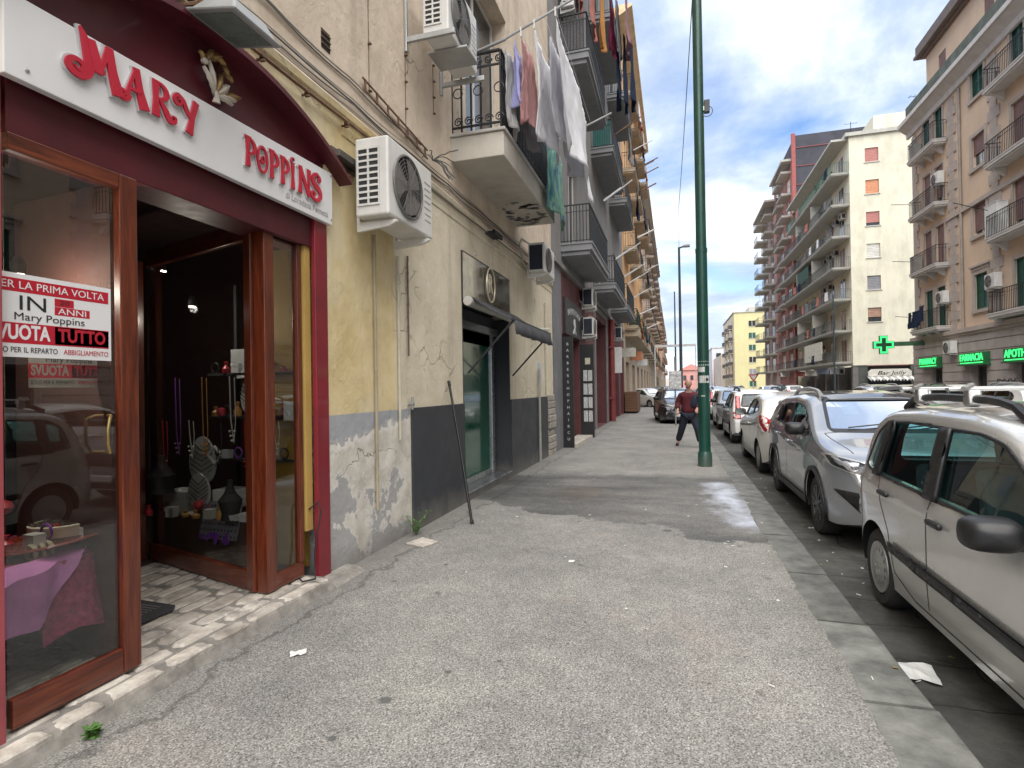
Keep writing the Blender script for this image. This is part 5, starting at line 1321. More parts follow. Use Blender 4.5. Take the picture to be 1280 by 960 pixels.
# leaning pole
mb = MB(); mb.tube([(-2.29, 6.05, 0.005), (-2.30, 6.06, 0.04)], 0.022, 10); mb.tube([(-2.30, 6.06, 0.03), (-2.52, 6.30, 0.83)], 0.017, 10); mb.tube([(-2.51, 6.29, 0.80), (-2.775, 6.57, 1.66)], 0.0155, 10); mb.tube([(-2.76, 6.555, 1.62), (-2.78, 6.575, 1.68)], 0.021, 10)
tag(mb.build('leaning_pole', M('black_pole', (0.012, 0.013, 0.013), 0.35, 0.3, bump=0.05), None, smooth=True), 'black metal pole leaning on the charcoal panel of the second shop', 'pole')
# wall bits
mb = MB(); mb.box(WX, WX + 0.10, 4.12, 4.5, 3.60, 3.66); mb.box(WX, WX + 0.02, 4.12, 4.5, 3.56, 3.70)
tag(mb.build('shutter_housing', M('dull_tin', (0.12, 0.11, 0.10), 0.5, 0.6, grime=0.4), None, bevel=0.004), 'small dark tin bracket on the wall between sign and air conditioner', 'bracket')
mb = MB(); mb.box(WX, WX + 0.16, 8.2, 8.62, 4.02, 4.05); mb.box(WX + 0.13, WX + 0.165, 8.2, 8.62, 4.00, 4.07)
tag(mb.build('wall_lamp', dark_int, None), 'flat dark lamp fixture above the mirror fascia', 'lamp')
mb = MB(); mb.tube([(WX, 11.3, 2.78), (WX + 0.2, 11.35, 2.80), (WX + 0.30, 11.4, 2.80)], [0.045, 0.045, 0.03], 8)
tag(mb.build('cctv_camera', M('camera_grey', (0.5, 0.48, 0.42), 0.5), None, smooth=True), 'beige cylinder camera on the wall beyond the awning', 'camera')
mb = MB(); mb.box(WX, WX + 0.015, 11.55, 11.85, 1.62, 2.12)
tag(mb.build('notice_plate', M('pale_plate', (0.46, 0.50, 0.55), 0.4), None), 'pale bluish notice plate behind the standpipe', 'sign')
# ================================================================== LAUNDRY
def cloth_m(name, c):
    if name in MATS: return MATS[name]
    b = NB(name); b.base(b.mix(b.ramp(b.noise(5, 5), [(.3, 0.0), (.7, 1.0)]), tuple(x * .85 for x in c), c)); b.rough(.9)
    b.bump(b.math('ADD', b.noise(7, 6, .6, b.co((3, 3, .6)), .6), b.math('MULTIPLY', b.noise(60, 3), .15)), .8, .03)
    tl = b.n('ShaderNodeBsdfTranslucent'); tl.inputs[0].default_value = (*c, 1); ms = b.n('ShaderNodeMixShader'); ms.inputs[0].default_value = .38
    b.l(b.b.outputs[0], ms.inputs[1]); b.l(tl.outputs[0], ms.inputs[2]); b.l(ms.outputs[0], b.o.inputs[0]); MATS[name] = b.m
    return b.m
cl_white = cloth_m('white_sheet', (0.92, 0.92, 0.95)); 
def garment(x_, y0_, y1_, zt, drop, mat, label, name='hanging_sheet', slope=0.0, taper=0.0, seed=0, sway=0.08, cat='laundry', group=None, pat=None):
    rg = random.Random(seed); nI, nJ = 34, 24
    mb_ = MB(); f1, f2 = rg.uniform(5, 9), rg.uniform(10, 16); p1, p2 = rg.uniform(0, 6), rg.uniform(0, 6)
    for i in range(nI + 1):
        for j in range(nJ + 1):
            t, s_ = i / nI, j / nJ
            yy = y0_ + (y1_ - y0_) * (t + (0.5 - t) * taper * s_)
            amp = 0.012 + 0.045 * s_
            xx = x_ + amp * sin(t * f1 + p1 + s_ * 1.2) + amp * 0.5 * sin(t * f2 + p2) + sway * s_ * s_ + (.02 + .05 * s_) * noise.noise(Vector((t * 7 + seed, s_ * 2.2, seed * 3.1))) + .018 * noise.noise(Vector((t * 22, s_ * 7, seed + 5.)))
            zz_ = zt + slope * t - (drop + 0.05 * sin(t * 5 + p1) + 0.03 * sin(t * 11)) * s_ - 0.05 * sin(pi * ((t * 3) % 1)) * (1 - s_) * 0.6
            mb_.v.append((xx, yy, zz_))
    for i in range(nI):
        for j in range(nJ): a = i * (nJ + 1) + j; mb_.f.append([a, a + 1, a + nJ + 2, a + nJ + 1]); mb_.m.append(0)
    o_ = mb_.build(name, mat, None, fix=False, smooth=radians(80)); sm_ = o_.modifiers.new('s', 'SOLIDIFY'); sm_.thickness = 0.0015
    return tag(o_, label, cat, group)
pink_c = cloth_m('pink_towel', (0.66, 0.38, 0.37)); lil_c = cloth_m('lilac_cloth', (0.52, 0.52, 0.84)); gry_c = cloth_m('grey_towel', (0.62, 0.61, 0.60))
def green_blue():
    b = NB('printed_beach_towel')
    n = b.noise(1.6, 4, 0.6, b.co((1, 2.6, 0.7)), 0.8)
    b.base(b.ramp(n, [(0.30, (0.02, 0.05, 0.16)), (0.42, (0.06, 0.22, 0.22)), (0.52, (0.25, 0.45, 0.32)), (0.60, (0.05, 0.16, 0.30)), (0.72, (0.45, 0.55, 0.20))])); b.rough(0.85)
    return b.m
garment(-2.06, 6.97, 7.45, 6.10, 1.05, gry_c, 'grey-white towel closest to the railing corner of the first balcony', 'hanging_towel', seed=1, sway=.02)
garment(-1.97, 6.98, 7.35, 6.16, 0.78, lil_c, 'small lilac cloth between the grey towel and the pink towel', 'hanging_cloth', seed=2, sway=.02)
garment(-1.84, 6.98, 7.6, 6.22, 1.10, pink_c, 'dusty pink towel hanging from the near laundry pole', 'hanging_towel', seed=3, sway=.02)
garment(-1.68, 6.98, 8.4, 6.30, 1.35, cl_white, 'white sheet just right of the pink towel', seed=4, sway=.02, taper=0.1)
garment(-1.52, 7.3, 9.1, 6.34, 1.35, cloth_m('grey_sheet', (0.70, 0.70, 0.74)), 'wide pale grey sheet hanging behind the white one', seed=5, sway=.04)
garment(-1.40, 7.0, 9.8, 6.42, 1.62, cl_white, 'longest white sheet at the outer end of the laundry pole', seed=6, slope=-0.12, sway=.16, taper=.10)
garment(-1.97, 9.0, 10.4, 5.85, 1.3, green_blue(), 'blue and green printed beach towel over the far end of the first balcony railing', 'beach_towel', seed=7, sway=.06)
garment(-1.98, 7.5, 8.1, 6.0, 0.95, cloth_m('shade_grey', (0.30, 0.29, 0.31)), 'dark grey shirt behind the pink towel', 'hanging_shirt', seed=8, sway=.01)  # shirt in dark grey cloth
lp1 = empty('laundry_pole', (-2.05, 6.93, 6.2), 'sloping metal laundry pole tied to the corner of the first balcony railing', 'laundry pole')
mb = MB(); mb.tube([(-2.82, 6.93, 6.0), (-2.05, 6.93, 6.17)], 0.02, 8); mb.tube([(-2.1, 6.93, 6.16), (-0.95, 6.93, 6.58)], 0.016, 8); mb.build('pole', steel, lp1, smooth=True)
for x_ in (-1.84, -1.66, -1.38):
    mb = MB(); z_ = 6.17 + (x_ + 2.05) * 0.37; mb.box(x_ - .008, x_ + .008, 6.91, 6.95, z_ - 0.09, z_ + 0.03); mb.build('clothes_peg', white_pl, lp1)
mb = MB(); mb.tube([(-2.1, 10.02, 6.1), (-1.0, 10.02, 6.50)], 0.016, 8); tag(mb.build('laundry_pole', steel, None), 'second metal laundry pole at the far end of the first balcony', 'laundry pole')
for x_, z0_, z1_ in ((-1.97, 6.2, 6.14), (-1.84, 6.25, 6.2), (-1.66, 6.32, 6.26), (-1.52, 6.37, 6.31), (-1.38, 6.42, 6.36)):
    pass
mb = MB()
for x_, z_ in ((-1.97, 6.19), (-1.84, 6.24), (-1.66, 6.31), (-1.52, 6.36), (-1.38, 6.41)): mb.tube([(x_, 6.93, z_), (x_, 10.02, z_ - 0.03)], 0.003, 4)
tag(mb.build('clothes_line', white_pl, None), 'thin clothes lines strung between the two laundry poles', 'clothes line')
# ================================================================== WEED, LITTER, SMALL THINGS ON THE PAVEMENT
leafm = M('weed_green', (0.07, 0.16, 0.03), 0.6, var=0.4, vs=30)
def weed(x_, y_, n, h_, label, seed):
    rg = random.Random(seed); r = empty('weed', (x_, y_, 0), label, 'weed')
    mb_ = MB(); st = MB()
    for k in range(n):
        a = rg.uniform(0, 2 * pi); hh = h_ * rg.uniform(.4, 1); lx, ly = cos(a) * hh * .6, sin(a) * hh * .6
        pts = [(x_, y_, 0), (x_ + lx * .5, y_ + ly * .5, hh * .6), (x_ + lx, y_ + ly, hh)]
        st.tube(pts, 0.0015, 3, False)
        for j in range(7):
            t = (j + 1) / 7; p = Vector(pts[0]).lerp(Vector(pts[2]), t); p.z = hh * (1 - (1 - t) ** 1.6)
            d_ = Vector((rg.uniform(-1, 1), rg.uniform(-1, 1), rg.uniform(-.2, .7))).normalized(); u_ = d_.cross(Vector((0, 0, 1))).normalized()
            q_ = rg.uniform(.012, .024)
            mb_.add([p, p + d_ * q_ + u_ * q_ * .5, p + d_ * q_ * 2, p + d_ * q_ - u_ * q_ * .5], [(0, 1, 2, 3)])
    tag(mb_.build('foliage', leafm, r, fix=False), kind='stuff'); st.build('stem', leafm, r, fix=False).__setitem__('kind', 'stuff')
weed(-2.72, 5.46, 16, 0.26, 'leafy green weed growing at the corner of the charcoal panel', 1)
weed(-2.60, 1.90, 14, 0.05, 'low moss-like weed in the crack beside the threshold', 2)
mb = MB(); mb.prism([(-2.66, 5.10), (-2.42, 5.02), (-2.36, 5.24), (-2.58, 5.34)], 0.001, 0.018, 'z')
tag(mb.build('loose_slab', thresh_m, None, bevel=0.004), 'small pale broken slab lying beside the green weed', 'slab')
def scrap(x_, y_, z_, sz, seed, mat, name='paper_scrap', label='small white crumpled paper scrap', group='litter on the ground'):
    rg = random.Random(seed); a0 = rg.uniform(0, 6)
    mb_ = MB(); n = 4
    for i in range(n + 1):
        for j in range(n + 1):
            u_, v_ = (i / n - .5) * sz * 1.3, (j / n - .5) * sz
            if rg.random() < .3: u_ *= rg.uniform(.6, 1.1); v_ *= rg.uniform(.6, 1.1)
            mb_.v.append((x_ + u_ * cos(a0) - v_ * sin(a0), y_ + u_ * sin(a0) + v_ * cos(a0), z_ + 0.003 + rg.uniform(0, .16) * sz))
    for i in range(n):
        for j in range(n): a = i * (n + 1) + j; mb_.f.append([a, a + 1, a + n + 2, a + n + 1]); mb_.m.append(0)
    return tag(mb_.build(name, mat, None, fix=False), label, 'litter', group)
scrap(1.30, 3.66, -0.085, 0.17, 3, white_box, 'crumpled_tissue', 'large crumpled white tissue in the gutter by the silver car', None)
scrap(-2.20, 2.83, 0, 0.07, 5, white_box, 'torn_paper', 'torn white paper on the pavement before the stone threshold', None)
scrap(-0.92, 4.95, 0, 0.05, 6, white_box, 'torn_paper', 'little white paper alone in the middle of the pavement', None)
rl = random.Random(17)
leafb = M('dry_leaf', (0.22, 0.17, 0.08), 0.8)
for k in range(60):
    if k < 30: x_, y_, z_ = rl.uniform(1.22, 1.6), rl.uniform(2.6, 17), -0.085
    elif k < 46: x_, y_, z_ = rl.uniform(0.2, 1.15), rl.uniform(2.6, 12), 0.0
    else: x_, y_, z_ = rl.uniform(-2.4, 0.2), rl.uniform(2.2, 14), 0.0
    m_ = white_box if rl.random() < .65 else leafb
    scrap(x_, y_, z_, rl.uniform(.010, .026), 100 + k, m_, 'paper_scrap', 'tiny scrap of paper or dry leaf on the ground', 'tiny litter scattered along the kerb and pavement')
for k in range(9):
    x_, y_ = (0.98, 3.34) if k == 0 else (rl.uniform(.3, 1.5), rl.uniform(2.8, 6)); z_ = 0.006 if x_ < 1.15 else -0.08
    a = rl.uniform(0, 3); mb = MB(); mb.tube([(x_, y_, z_ + .003), (x_ + cos(a) * .035, y_ + sin(a) * .035, z_ + .003)], 0.0035, 6)
    tag(mb.build('cigarette_end', white_box, None), 'white cigarette end lying on the kerb or in the gutter', 'cigarette end', 'cigarette ends by the kerb')
# ================================================================== LEFT ROW BEYOND THE CREAM HOUSE
slab_g = M('balcony_grey', (0.22, 0.225, 0.235), 0.8, var=0.12, grime=0.3, bs=30)
dred = M('dark_red_plaster', (0.115, 0.035, 0.038), 0.75, var=0.2, grime=0.25, vs=1.5)
dgrey = M('dark_grey_plaster', (0.20, 0.19, 0.185), 0.8, var=0.18, grime=0.3, vs=1.5, streak=0.3)
tan_b = M('tan_slab', (0.42, 0.35, 0.26), 0.8, grime=0.3)
B2 = empty('apartment_building', (WX, 20, 0), 'dark red and grey apartment house with grey balconies beyond the near cream one', 'building')
cols2 = [(14.35, 18.4), (20.4, 24.9), (26.2, 30.9)]
hs = []
for (a, b_) in cols2:
    c_ = (a + b_) / 2
    for zb in (5.35, 10.35, 15.3): hs.append((c_ - 0.75, c_ + 0.75, zb, zb + 2.9))
gh = [(14.3, 17.1, 0.02, 3.0), (20.6, 24.0, 0.02, 4.2), (27.2, 29.6, 0.02, 3.0), (30.6, 32.4, 0.02, 3.0)]
mb = MB(); wall_cells(mb, WX, 1, 13.12, 33, 4.7, 22, hs, 0.25); mb.quad((WX, 13.12, 22), (WX - 9, 13.12, 22), (WX - 9, 33, 22), (WX, 33, 22))
mb.quad((WX, 13.12, 17.5), (WX - 9, 13.12, 17.5), (WX - 9, 13.12, 22), (WX, 13.12, 22)); mb.build('wall', dgrey, B2, fix=False)
mb = MB(); wall_cells(mb, WX, 1, 14.2, 33, -0.02, 4.7, gh, 0.5); mb.build('ground_floor_wall', dred, B2, fix=False)
mb = MB(); mb.box(WX - .3, WX + 0.02, 13.14, 14.2, -0.02, 4.65); mb.build('corner_pier', M('grey_pier', (0.17, 0.17, 0.18), 0.8, grime=0.3), B2)
mb = MB(); mb.box(WX - 0.01, WX + 0.10, 13.14, 33, 4.66, 4.78); mb.build('string_course', dgrey, B2)
for (a, b_, c_, e) in gh:
    mb = MB(); mb.box(WX - 0.52, WX - 0.50, a, b_, c_, e); mb.build('door_recess', dark_int, B2)
mb = MB(); mb.box(WX - .02, WX + .05, 20.35, 20.62, 0, 4.4); mb.box(WX - .02, WX + .05, 24.0, 24.3, 0, 4.4); mb.box(WX - .02, WX + .06, 20.35, 24.3, 4.41, 4.6); mb.build('stone_portal', dgrey, B2)
mesh_green = M('privacy_mesh', (0.015, 0.05, 0.05), 0.8, var=0.5, vs=20)
for i, (a, b_) in enumerate(cols2):
    c_ = (a + b_) / 2
    for k, zb in enumerate((5.05, 10.08, 15.05)):
        s_ = balcony(B2, WX, 1, a, b_, zb, 0.82, slab_g, iron, 0.32, 0, 'bars', 0.08)
        window(B2, WX, 1, c_ - 0.75, c_ + 0.75, zb + .30, zb + 3.2, ('glass' if k == 0 else 'green'), 0.12)
mb = MB(); mb.box(-2.07, -2.06, 15.6, 18.3, 5.42, 6.3); mb.build('privacy_screen', mesh_green, B2)
mb = MB(); mb.box(-2.07, -2.06, 20.6, 24.8, 5.42, 6.3); mb.build('privacy_screen', mesh_green, B2)
mb = MB(); mb.box(-2.75, -2.1, 20.46, 20.47, 10.45, 11.4); mb.build('privacy_screen', M('teal_screen', (0.02, 0.14, 0.13), 0.7), B2)
mb = MB(); mb.box(-2.75, -2.12, 14.44, 14.445, 10.46, 11.3); mb.build('privacy_screen', M('reed_screen', (0.13, 0.125, 0.13), 0.9, var=.4, vs=25), B2)
# shop with black open shutters
BS = empty('black_shopfront', (WX, 15.7, 0), 'black shopfront with an arched white-lettered sign panel and two open black leaves', 'shopfront')
blk = M('black_board', (0.018, 0.018, 0.02), 0.5, var=0.2, bump=0.05); wprint = M('white_print', (0.6, 0.6, 0.6), 0.5, var=.02, bump=0)
mb = MB(); mb.box(WX + 0.0, WX + 0.07, 14.5, 17.2, 3.02, 4.0); mb.build('sign_panel', blk, BS)
for k, ch in enumerate('BARBERSHOP'):
    t = k / 9; a = radians(150 - 120 * t); text_on(ch, 0.24, (WX + 0.075, 15.85 - cos(a) * -1.0 * -1 if False else 15.85 + (t - .5) * 1.9, 3.62 + 0.2 * sin(a) - .1), 'x', wprint, BS, 'letter', 0.003)
mb = MB(); 
mb.tube([(WX + 0.08, 15.85 + 0.13 * cos(a), 3.40 + 0.13 * sin(a)) for a in [t * pi / 8 for t in range(16)]], 0.012, 4, closed=True); mb.tube([(WX + .08, 15.85, 3.53), (WX + .08, 15.85, 3.1)], .014, 4); mb.tube([(WX + .08, 15.6, 3.1), (WX + .08, 15.85, 3.3), (WX + .08, 16.1, 3.1)], .014, 4); mb.build('emblem', wprint, BS, fix=False)
mb = MB(); mb.box(WX, -2.52, 14.22, 14.28, 0.0, 2.9); lf = mb.build('open_leaf', blk, BS)
for k in range(16): text_on('BARBERSHOPHAIRCUT'[k], 0.10, (-2.66, 14.215, 2.7 - 0.165 * k), '-y', wprint, lf, 'letter', 0.002)
mb = MB(); mb.box(WX, -2.40, 17.15, 17.22, 0.0, 2.9); lf = mb.build('open_leaf', blk, BS)
for k in range(8):
    mb = MB(); x_ = -2.72 + 0.15 * (k % 2); z_ = 2.10 - 0.42 * (k // 2); mb.box(x_, x_ + 0.125, 17.142, 17.149, z_ - .34, z_); mb.build('notice', M('notice_print', (0.5, 0.5, 0.5), 0.6, var=.5, vs=30), lf)
mb = MB(); mb.box(-2.66, -2.50, 17.142, 17.149, 2.28, 2.48); mb.build('notice', M('notice_cream', (0.55, 0.5, 0.38), 0.6, var=.3, vs=20), lf)
mb = MB(); mb.box(WX - .1, -2.45, 14.3, 17.1, -0.01, 0.09); mb.build('step', thresh_m, BS)
def rep_ac(src, loc, label, group=None, sc=1.0, rz=0):
    c_ = copy_tree(src); return set_thing(c_, 'air_conditioner', label, group, 'air conditioner', loc, rz, sc)
rep_ac(acC, (WX + .05, 17.25, 4.12), 'dark-sided air conditioner tucked under the first grey balcony, upper of two')
rep_ac(acC, (WX + .05, 17.25, 3.20), 'dark-sided air conditioner directly below another one over the black leaf with notices')
rep_ac(acC, (WX + .05, 27.1, 3.9), 'air conditioner beside the red drainpipe under the third balcony')
rep_ac(acA, (WX + .05, 14.45, 11.7), 'air conditioner high on the grey wall behind the upper balcony')
mb = MB(); mb.tube([(WX + .12, 25.3, 0.0), (WX + .12, 25.3, 4.6)], 0.13, 10); mb.box(WX, WX + .2, 25.1, 25.5, 1.0, 1.1); mb.box(WX, WX + .2, 25.1, 25.5, 3.3, 3.4)
tag(mb.build('drainpipe', M('red_pipe', (0.18, 0.035, 0.035), 0.5), None, smooth=True), 'thick dark red drainpipe on the dark red house', 'pipe')
pole_w = M('white_pole', (0.6, 0.6, 0.6), 0.4, var=.1, bump=0)
for i, (yy, z0_, dx, lb) in enumerate(((17.7, 7.5, .9, 'white laundry strut above the first grey balcony'), (21.0, 6.35, .95, 'white laundry strut at the near corner of the second grey balcony'), (24.6, 6.35, .95, 'white laundry strut at the far corner of the second grey balcony'),
    (26.4, 6.35, 1.0, 'white laundry strut at the near corner of the third grey balcony'), (30.6, 6.35, 1.0, 'white laundry strut at the far corner of the third grey balcony'), (14.7, 12.3, 1.0, 'white laundry strut above the upper near balcony'), (22, 11.5, 1.0, 'white laundry strut on the upper second balcony'))):
    mb = MB(); mb.tube([(-2.06, yy, z0_), (-2.06 + dx * .62, yy, z0_ + .35)], 0.035, 6); mb.tube([(-2.06 + dx * .5, yy, z0_ + .26), (-2.06 + dx, yy, z0_ + .56)], 0.02, 6)
    tag(mb.build('laundry_pole', pole_w if i < 5 else rust, None, smooth=True), lb, 'laundry pole')
# clothes hanging farther up the row
cc = [('magenta_cloth', (0.30, 0.03, 0.10)), ('orange_towel', (0.60, 0.30, 0.10)), ('navy_cloth', (0.015, 0.03, 0.07)), ('mauve_cloth', (0.36, 0.20, 0.25)), ('salmon_cloth', (0.62, 0.25, 0.20)), ('grey_cloth2', (0.28, 0.28, 0.28))]
G2 = 'clothes drying on the upper balconies of the dark red house'
spec = [(-1.75, 14.9, 15.5, 12.7, 1.9, 1, 'ochre towel with a pale stripe on the upper grey balcony'), (-1.55, 15.6, 16.4, 12.6, 1.5, 0, 'magenta cloth next to the ochre towel'), (-1.4, 15.6, 16.6, 12.8, 1.6, 5, 'grey cloth right of the magenta one'),
        (-1.45, 16.3, 17.0, 11.9, 2.0, 2, 'navy trousers, leftmost of the dark washing'), (-1.25, 16.5, 17.3, 12.0, 2.1, 2, 'navy garment in the middle of the dark washing'), (-1.05, 16.6, 17.4, 11.9, 1.9, 2, 'navy garment, outermost of the dark washing'), (-1.15, 15.9, 17.0, 13.0, 1.7, 3, 'mauve patterned cloth above the navy garments'),
        (-2.3, 14.5, 15.5, 13.5, 1.6, 4, 'salmon red blanket high over the upper balcony'), (-2.12, 15.8, 16.8, 13.5, 1.5, 4, 'second salmon blanket farther along the upper balcony'),
        (-1.5, 21, 22.3, 11.4, 1.2, 5, 'grey cloth on the upper second balcony'), (-1.6, 27, 28.5, 11.2, 1.4, 2, 'dark cloth on the upper third balcony')]
for i, (x_, a, b_, z_, dr, ci, lb) in enumerate(spec):
    garment(x_, a, b_, z_, dr, cloth_m(*cc[ci]), lb, 'hanging_cloth', seed=30 + i, sway=.03)
# ---- orange house
orange = M('orange_plaster', (0.55, 0.30, 0.13), 0.8, var=0.12, grime=0.15, vs=0.8); orange_t = M('orange_trim', (0.62, 0.46, 0.28), 0.8, grime=0.15)  # warm sunlight on upper walls and trim put into their colour
tan = M('tan_plaster', (0.40, 0.32, 0.24), 0.85, var=0.12, grime=0.35, vs=1)
def left_block(name, label, y0, y1, H, levels, bay, wallm, gm, slabm, over=0.8, seed=1, rail='bars', step=0.14):
    rg = random.Random(seed); r = empty(name, (WX, (y0 + y1) / 2, 0), label, 'building')
    nb = max(1, int((y1 - y0) / bay)); bw = (y1 - y0) / nb; hs = []; gs = []
    for i in range(nb):
        c_ = y0 + bw * (i + .5)
        for zb in levels: hs.append((c_ - .65, c_ + .65, zb + .28, zb + 2.9))
        gs.append((c_ - 1.3, c_ + 1.3, 0.02, 3.1))
    mb_ = MB(); wall_cells(mb_, WX, 1, y0, y1, 4.6, H, hs, .25); mb_.quad((WX, y0, H), (WX - 10, y0, H), (WX - 10, y1, H), (WX, y1, H))
    for yy in (y0, y1): mb_.quad((WX, yy, 4.6), (WX - 10, yy, 4.6), (WX - 10, yy, H), (WX, yy, H))
    mb_.build('wall', wallm, r, fix=False)
    mb_ = MB(); wall_cells(mb_, WX, 1, y0, y1, -.1, 4.6, gs, .4); mb_.quad((WX, y1, -.1), (WX - 10, y1, -.1), (WX - 10, y1, 4.6), (WX, y1, 4.6)); mb_.build('ground_floor_wall', gm, r, fix=False)
    mb_ = MB(); mb_.prism([(WX - .01, H - .6), (WX + .25, H - .5), (WX + over * .8, H - .22), (WX + over, H - .15), (WX + over, H), (WX - .01, H + .01)], y0 - .1, y1 + .1, 'y') if False else mb_.add(
        [(x, yy, z) for yy in (y0 - .1, y1 + .1) for (x, z) in ((WX - .01, H - .6), (WX + .25, H - .5), (WX + over * .8, H - .22), (WX + over, H - .15), (WX + over, H + .02), (WX - .01, H + .03))],
        [tuple(range(6)), tuple(range(11, 5, -1))] + [(i, i + 6, (i + 1) % 6 + 6, (i + 1) % 6) for i in range(6)])
    mb_.build('cornice', orange_t if wallm is orange else slabm, r)
    for i, (a, b_, c_, e) in enumerate(gs):
        mb_ = MB(); mb_.box(WX - .42, WX - .40, a, b_, c_, e); mb_.build('shop_opening', dark_int, r)
    for i in range(nb):
        c_ = y0 + bw * (i + .5)
        for zb in levels:
            if rg.random() < .85: balcony(r, WX, 1, c_ - bw * .36, c_ + bw * .36, zb, .78, slabm, iron, .26, 0, rail, step)
            window(r, WX, 1, c_ - .65, c_ + .65, zb + .28, zb + 2.9, rg.choice(['green', 'roller0.5', 'glass', 'roller0.8']), .1)
            surround(r, WX, 1, c_ - .65, c_ + .65, zb + .28, zb + 2.9, orange_t if wallm is orange else slabm, .16, False)
    return r
B3 = left_block('apartment_building', 'tall orange house with sunlit cornice and many small balconies on the left row', 33, 54, 24, (4.95, 9.7, 14.4, 19.1), 5.2, orange, tan, tan_b, .82, 3)
B4 = left_block('apartment_building', 'peach house beyond the orange one, lower, with a pale projecting cornice', 54, 98, 20.4, (4.6, 8.6, 12.6, 16.4), 5.5, M('peach_plaster', (0.52, 0.38, 0.29), .8, grime=.2, vs=1), tan, M('peach_slab', (0.44, 0.37, 0.30), .8), .8, 4, step=.25)
B5 = left_block('apartment_building', 'farthest pinkish orange house of the left row with little dark balconies', 106, 196, 18.5, (5, 8.5, 12, 15.3), 9, M('pinkish_plaster', (0.58, 0.36, 0.24), .8, vs=.5), tan, M('pink_slab', (0.44, 0.33, 0.26), .8), .5, 5, step=.5)
mb = MB(); mb.box(WX, -2.0, 34, 52.8, 4.75, 4.98); mb.box(WX, -2.02, 34.0, 52.8, 4.6, 4.75)
s_ = mb.build('terrace_slab', tan_b, B3)
G3 = 'thin laundry poles sticking out of the orange house'
rg = random.Random(8)
for k in range(16):
    yy = 33.5 + rg.choice(range(0, 20)) * 1.03; z_ = rg.choice((5.9, 10.6, 15.3, 20.0)) + .3
    mb = MB(); mb.tube([(-2.1, yy, z_), (-1.0, yy, z_ + .45)], .03 if k % 3 else .05, 5); tag(mb.build('laundry_pole', pole_w if k % 2 else rust, None), 'thin laundry pole sticking out from a balcony of the orange house', 'laundry pole', G3)
for k in range(14):
    yy = 34 + rg.random() * 19; z_ = rg.choice((5.9, 10.7, 15.4, 20.1)); c_ = rg.choice([('salmon_cloth', (0.62, 0.25, 0.20)), ('cream_cloth', (0.6, 0.56, 0.48)), ('navy_cloth', (0.015, 0.03, 0.07)), ('white_sheet', (.66, .66, .7)), ('orange_cloth', (.6, .28, .1))])
    garment(-1.85 - rg.random() * .15, yy, yy + 1.2, z_, 1.0 + rg.random() * .5, cloth_m(*c_), 'small garment drying on a balcony of the orange house', 'hanging_cloth', seed=60 + k, group='garments drying on the orange house')
# awning cloth high on the orange house and plants on the terrace
pl = empty('balcony_plants', (-2.3, 42, 5), 'dark green bushy plants along the long terrace of the orange house', 'plants')
mb = MB(); 
for k in range(1500):
    p = Vector((-2.35 + rg.gauss(0, .16), rg.uniform(33.8, 50), 5.25 + abs(rg.gauss(0, .42)))); d_ = Vector((rg.gauss(0, 1), rg.gauss(0, 1), rg.gauss(0, 1))).normalized(); u_ = d_.orthogonal().normalized(); s_ = rg.uniform(.05, .12)
    mb.add([p - u_ * s_ * .5, p + d_ * s_, p + u_ * s_ * .5, p - d_ * s_], [(0, 1, 2, 3)])
tag(mb.build('foliage', M('dark_leaf', (0.03, 0.06, 0.025), .7, var=.5, vs=4), pl, fix=False), kind='stuff')
mb = MB(); mb.box(-2.65, -2.2, 34, 50, 4.99, 5.3); mb.build('planter', tan_b, pl)
# brown stall box standing on the pavement
SB = empty('wooden_stall', (-2.2, 33, 0), 'brown slatted wooden box standing against the tan ground floor in the distance', 'stall')
mb = MB(); mb.box(-2.75, -2.05, 32.4, 35.2, .10, 1.25); mb.build('body', M('stall_brown', (0.10, 0.05, 0.03), .7), SB)
for k in range(7):
    mb = MB(); mb.box(-2.76, -2.04, 32.37, 32.40, .14 + .16 * k, .27 + .16 * k); mb.build('slat', M('stall_slat', (0.15, 0.075, 0.04), .7), SB)
mb = MB(); mb.box(-2.7, -2.1, 32.5, 35.1, -.0, .10); mb.build('plinth', dark_int, SB)
# things fixed to the distant ground floors
for (yy, z_, w_, h_, c_, lb) in ((26.0, 2.2, .5, 1.2, (0.6, 0.6, 0.58), 'white upright shop sign after the red drainpipe'), (31.2, 3.2, .8, .5, (0.5, 0.48, 0.42), 'cream projecting sign over the last door of the dark red house'), (38, 3.3, .8, .6, (.5, .2, .1), 'orange-brown projecting sign on the orange house'), (45, 3.2, .8, .5, (.6, .6, .6), 'white projecting sign on the orange house')):
    mb = MB(); mb.box(WX, WX + w_, yy, yy + .08, z_, z_ + h_); tag(mb.build('projecting_sign', M('sgn%g' % yy, c_, .5), None), lb, 'sign')
# ================================================================== RIGHT: PHARMACY BUILDING
PX = 14.6
cream = M('apricot_plaster', (0.62, 0.47, 0.345), 0.85, var=0.08, grime=0.15, vs=0.7, bump=.1)
stone_t = M('grey_beige_stone', (0.43, 0.37, 0.33), 0.8, var=0.1, grime=0.2, vs=1.5)
rust_st = M('rusticated_stone', (0.42, 0.37, 0.34), 0.85, var=0.12, grime=0.35, vs=1.2)
white_sl = M('balcony_white_stone', (0.60, 0.57, 0.54), 0.7, var=0.08, grime=0.3)
PB = empty('apartment_building', (PX, 30, 0), 'apricot plaster building with grey quoins and the green-lit pharmacy on its ground floor', 'building')
PY0, PY1 = -16.0, 40.3
lv = (4.38, 7.87, 11.25, 14.72)
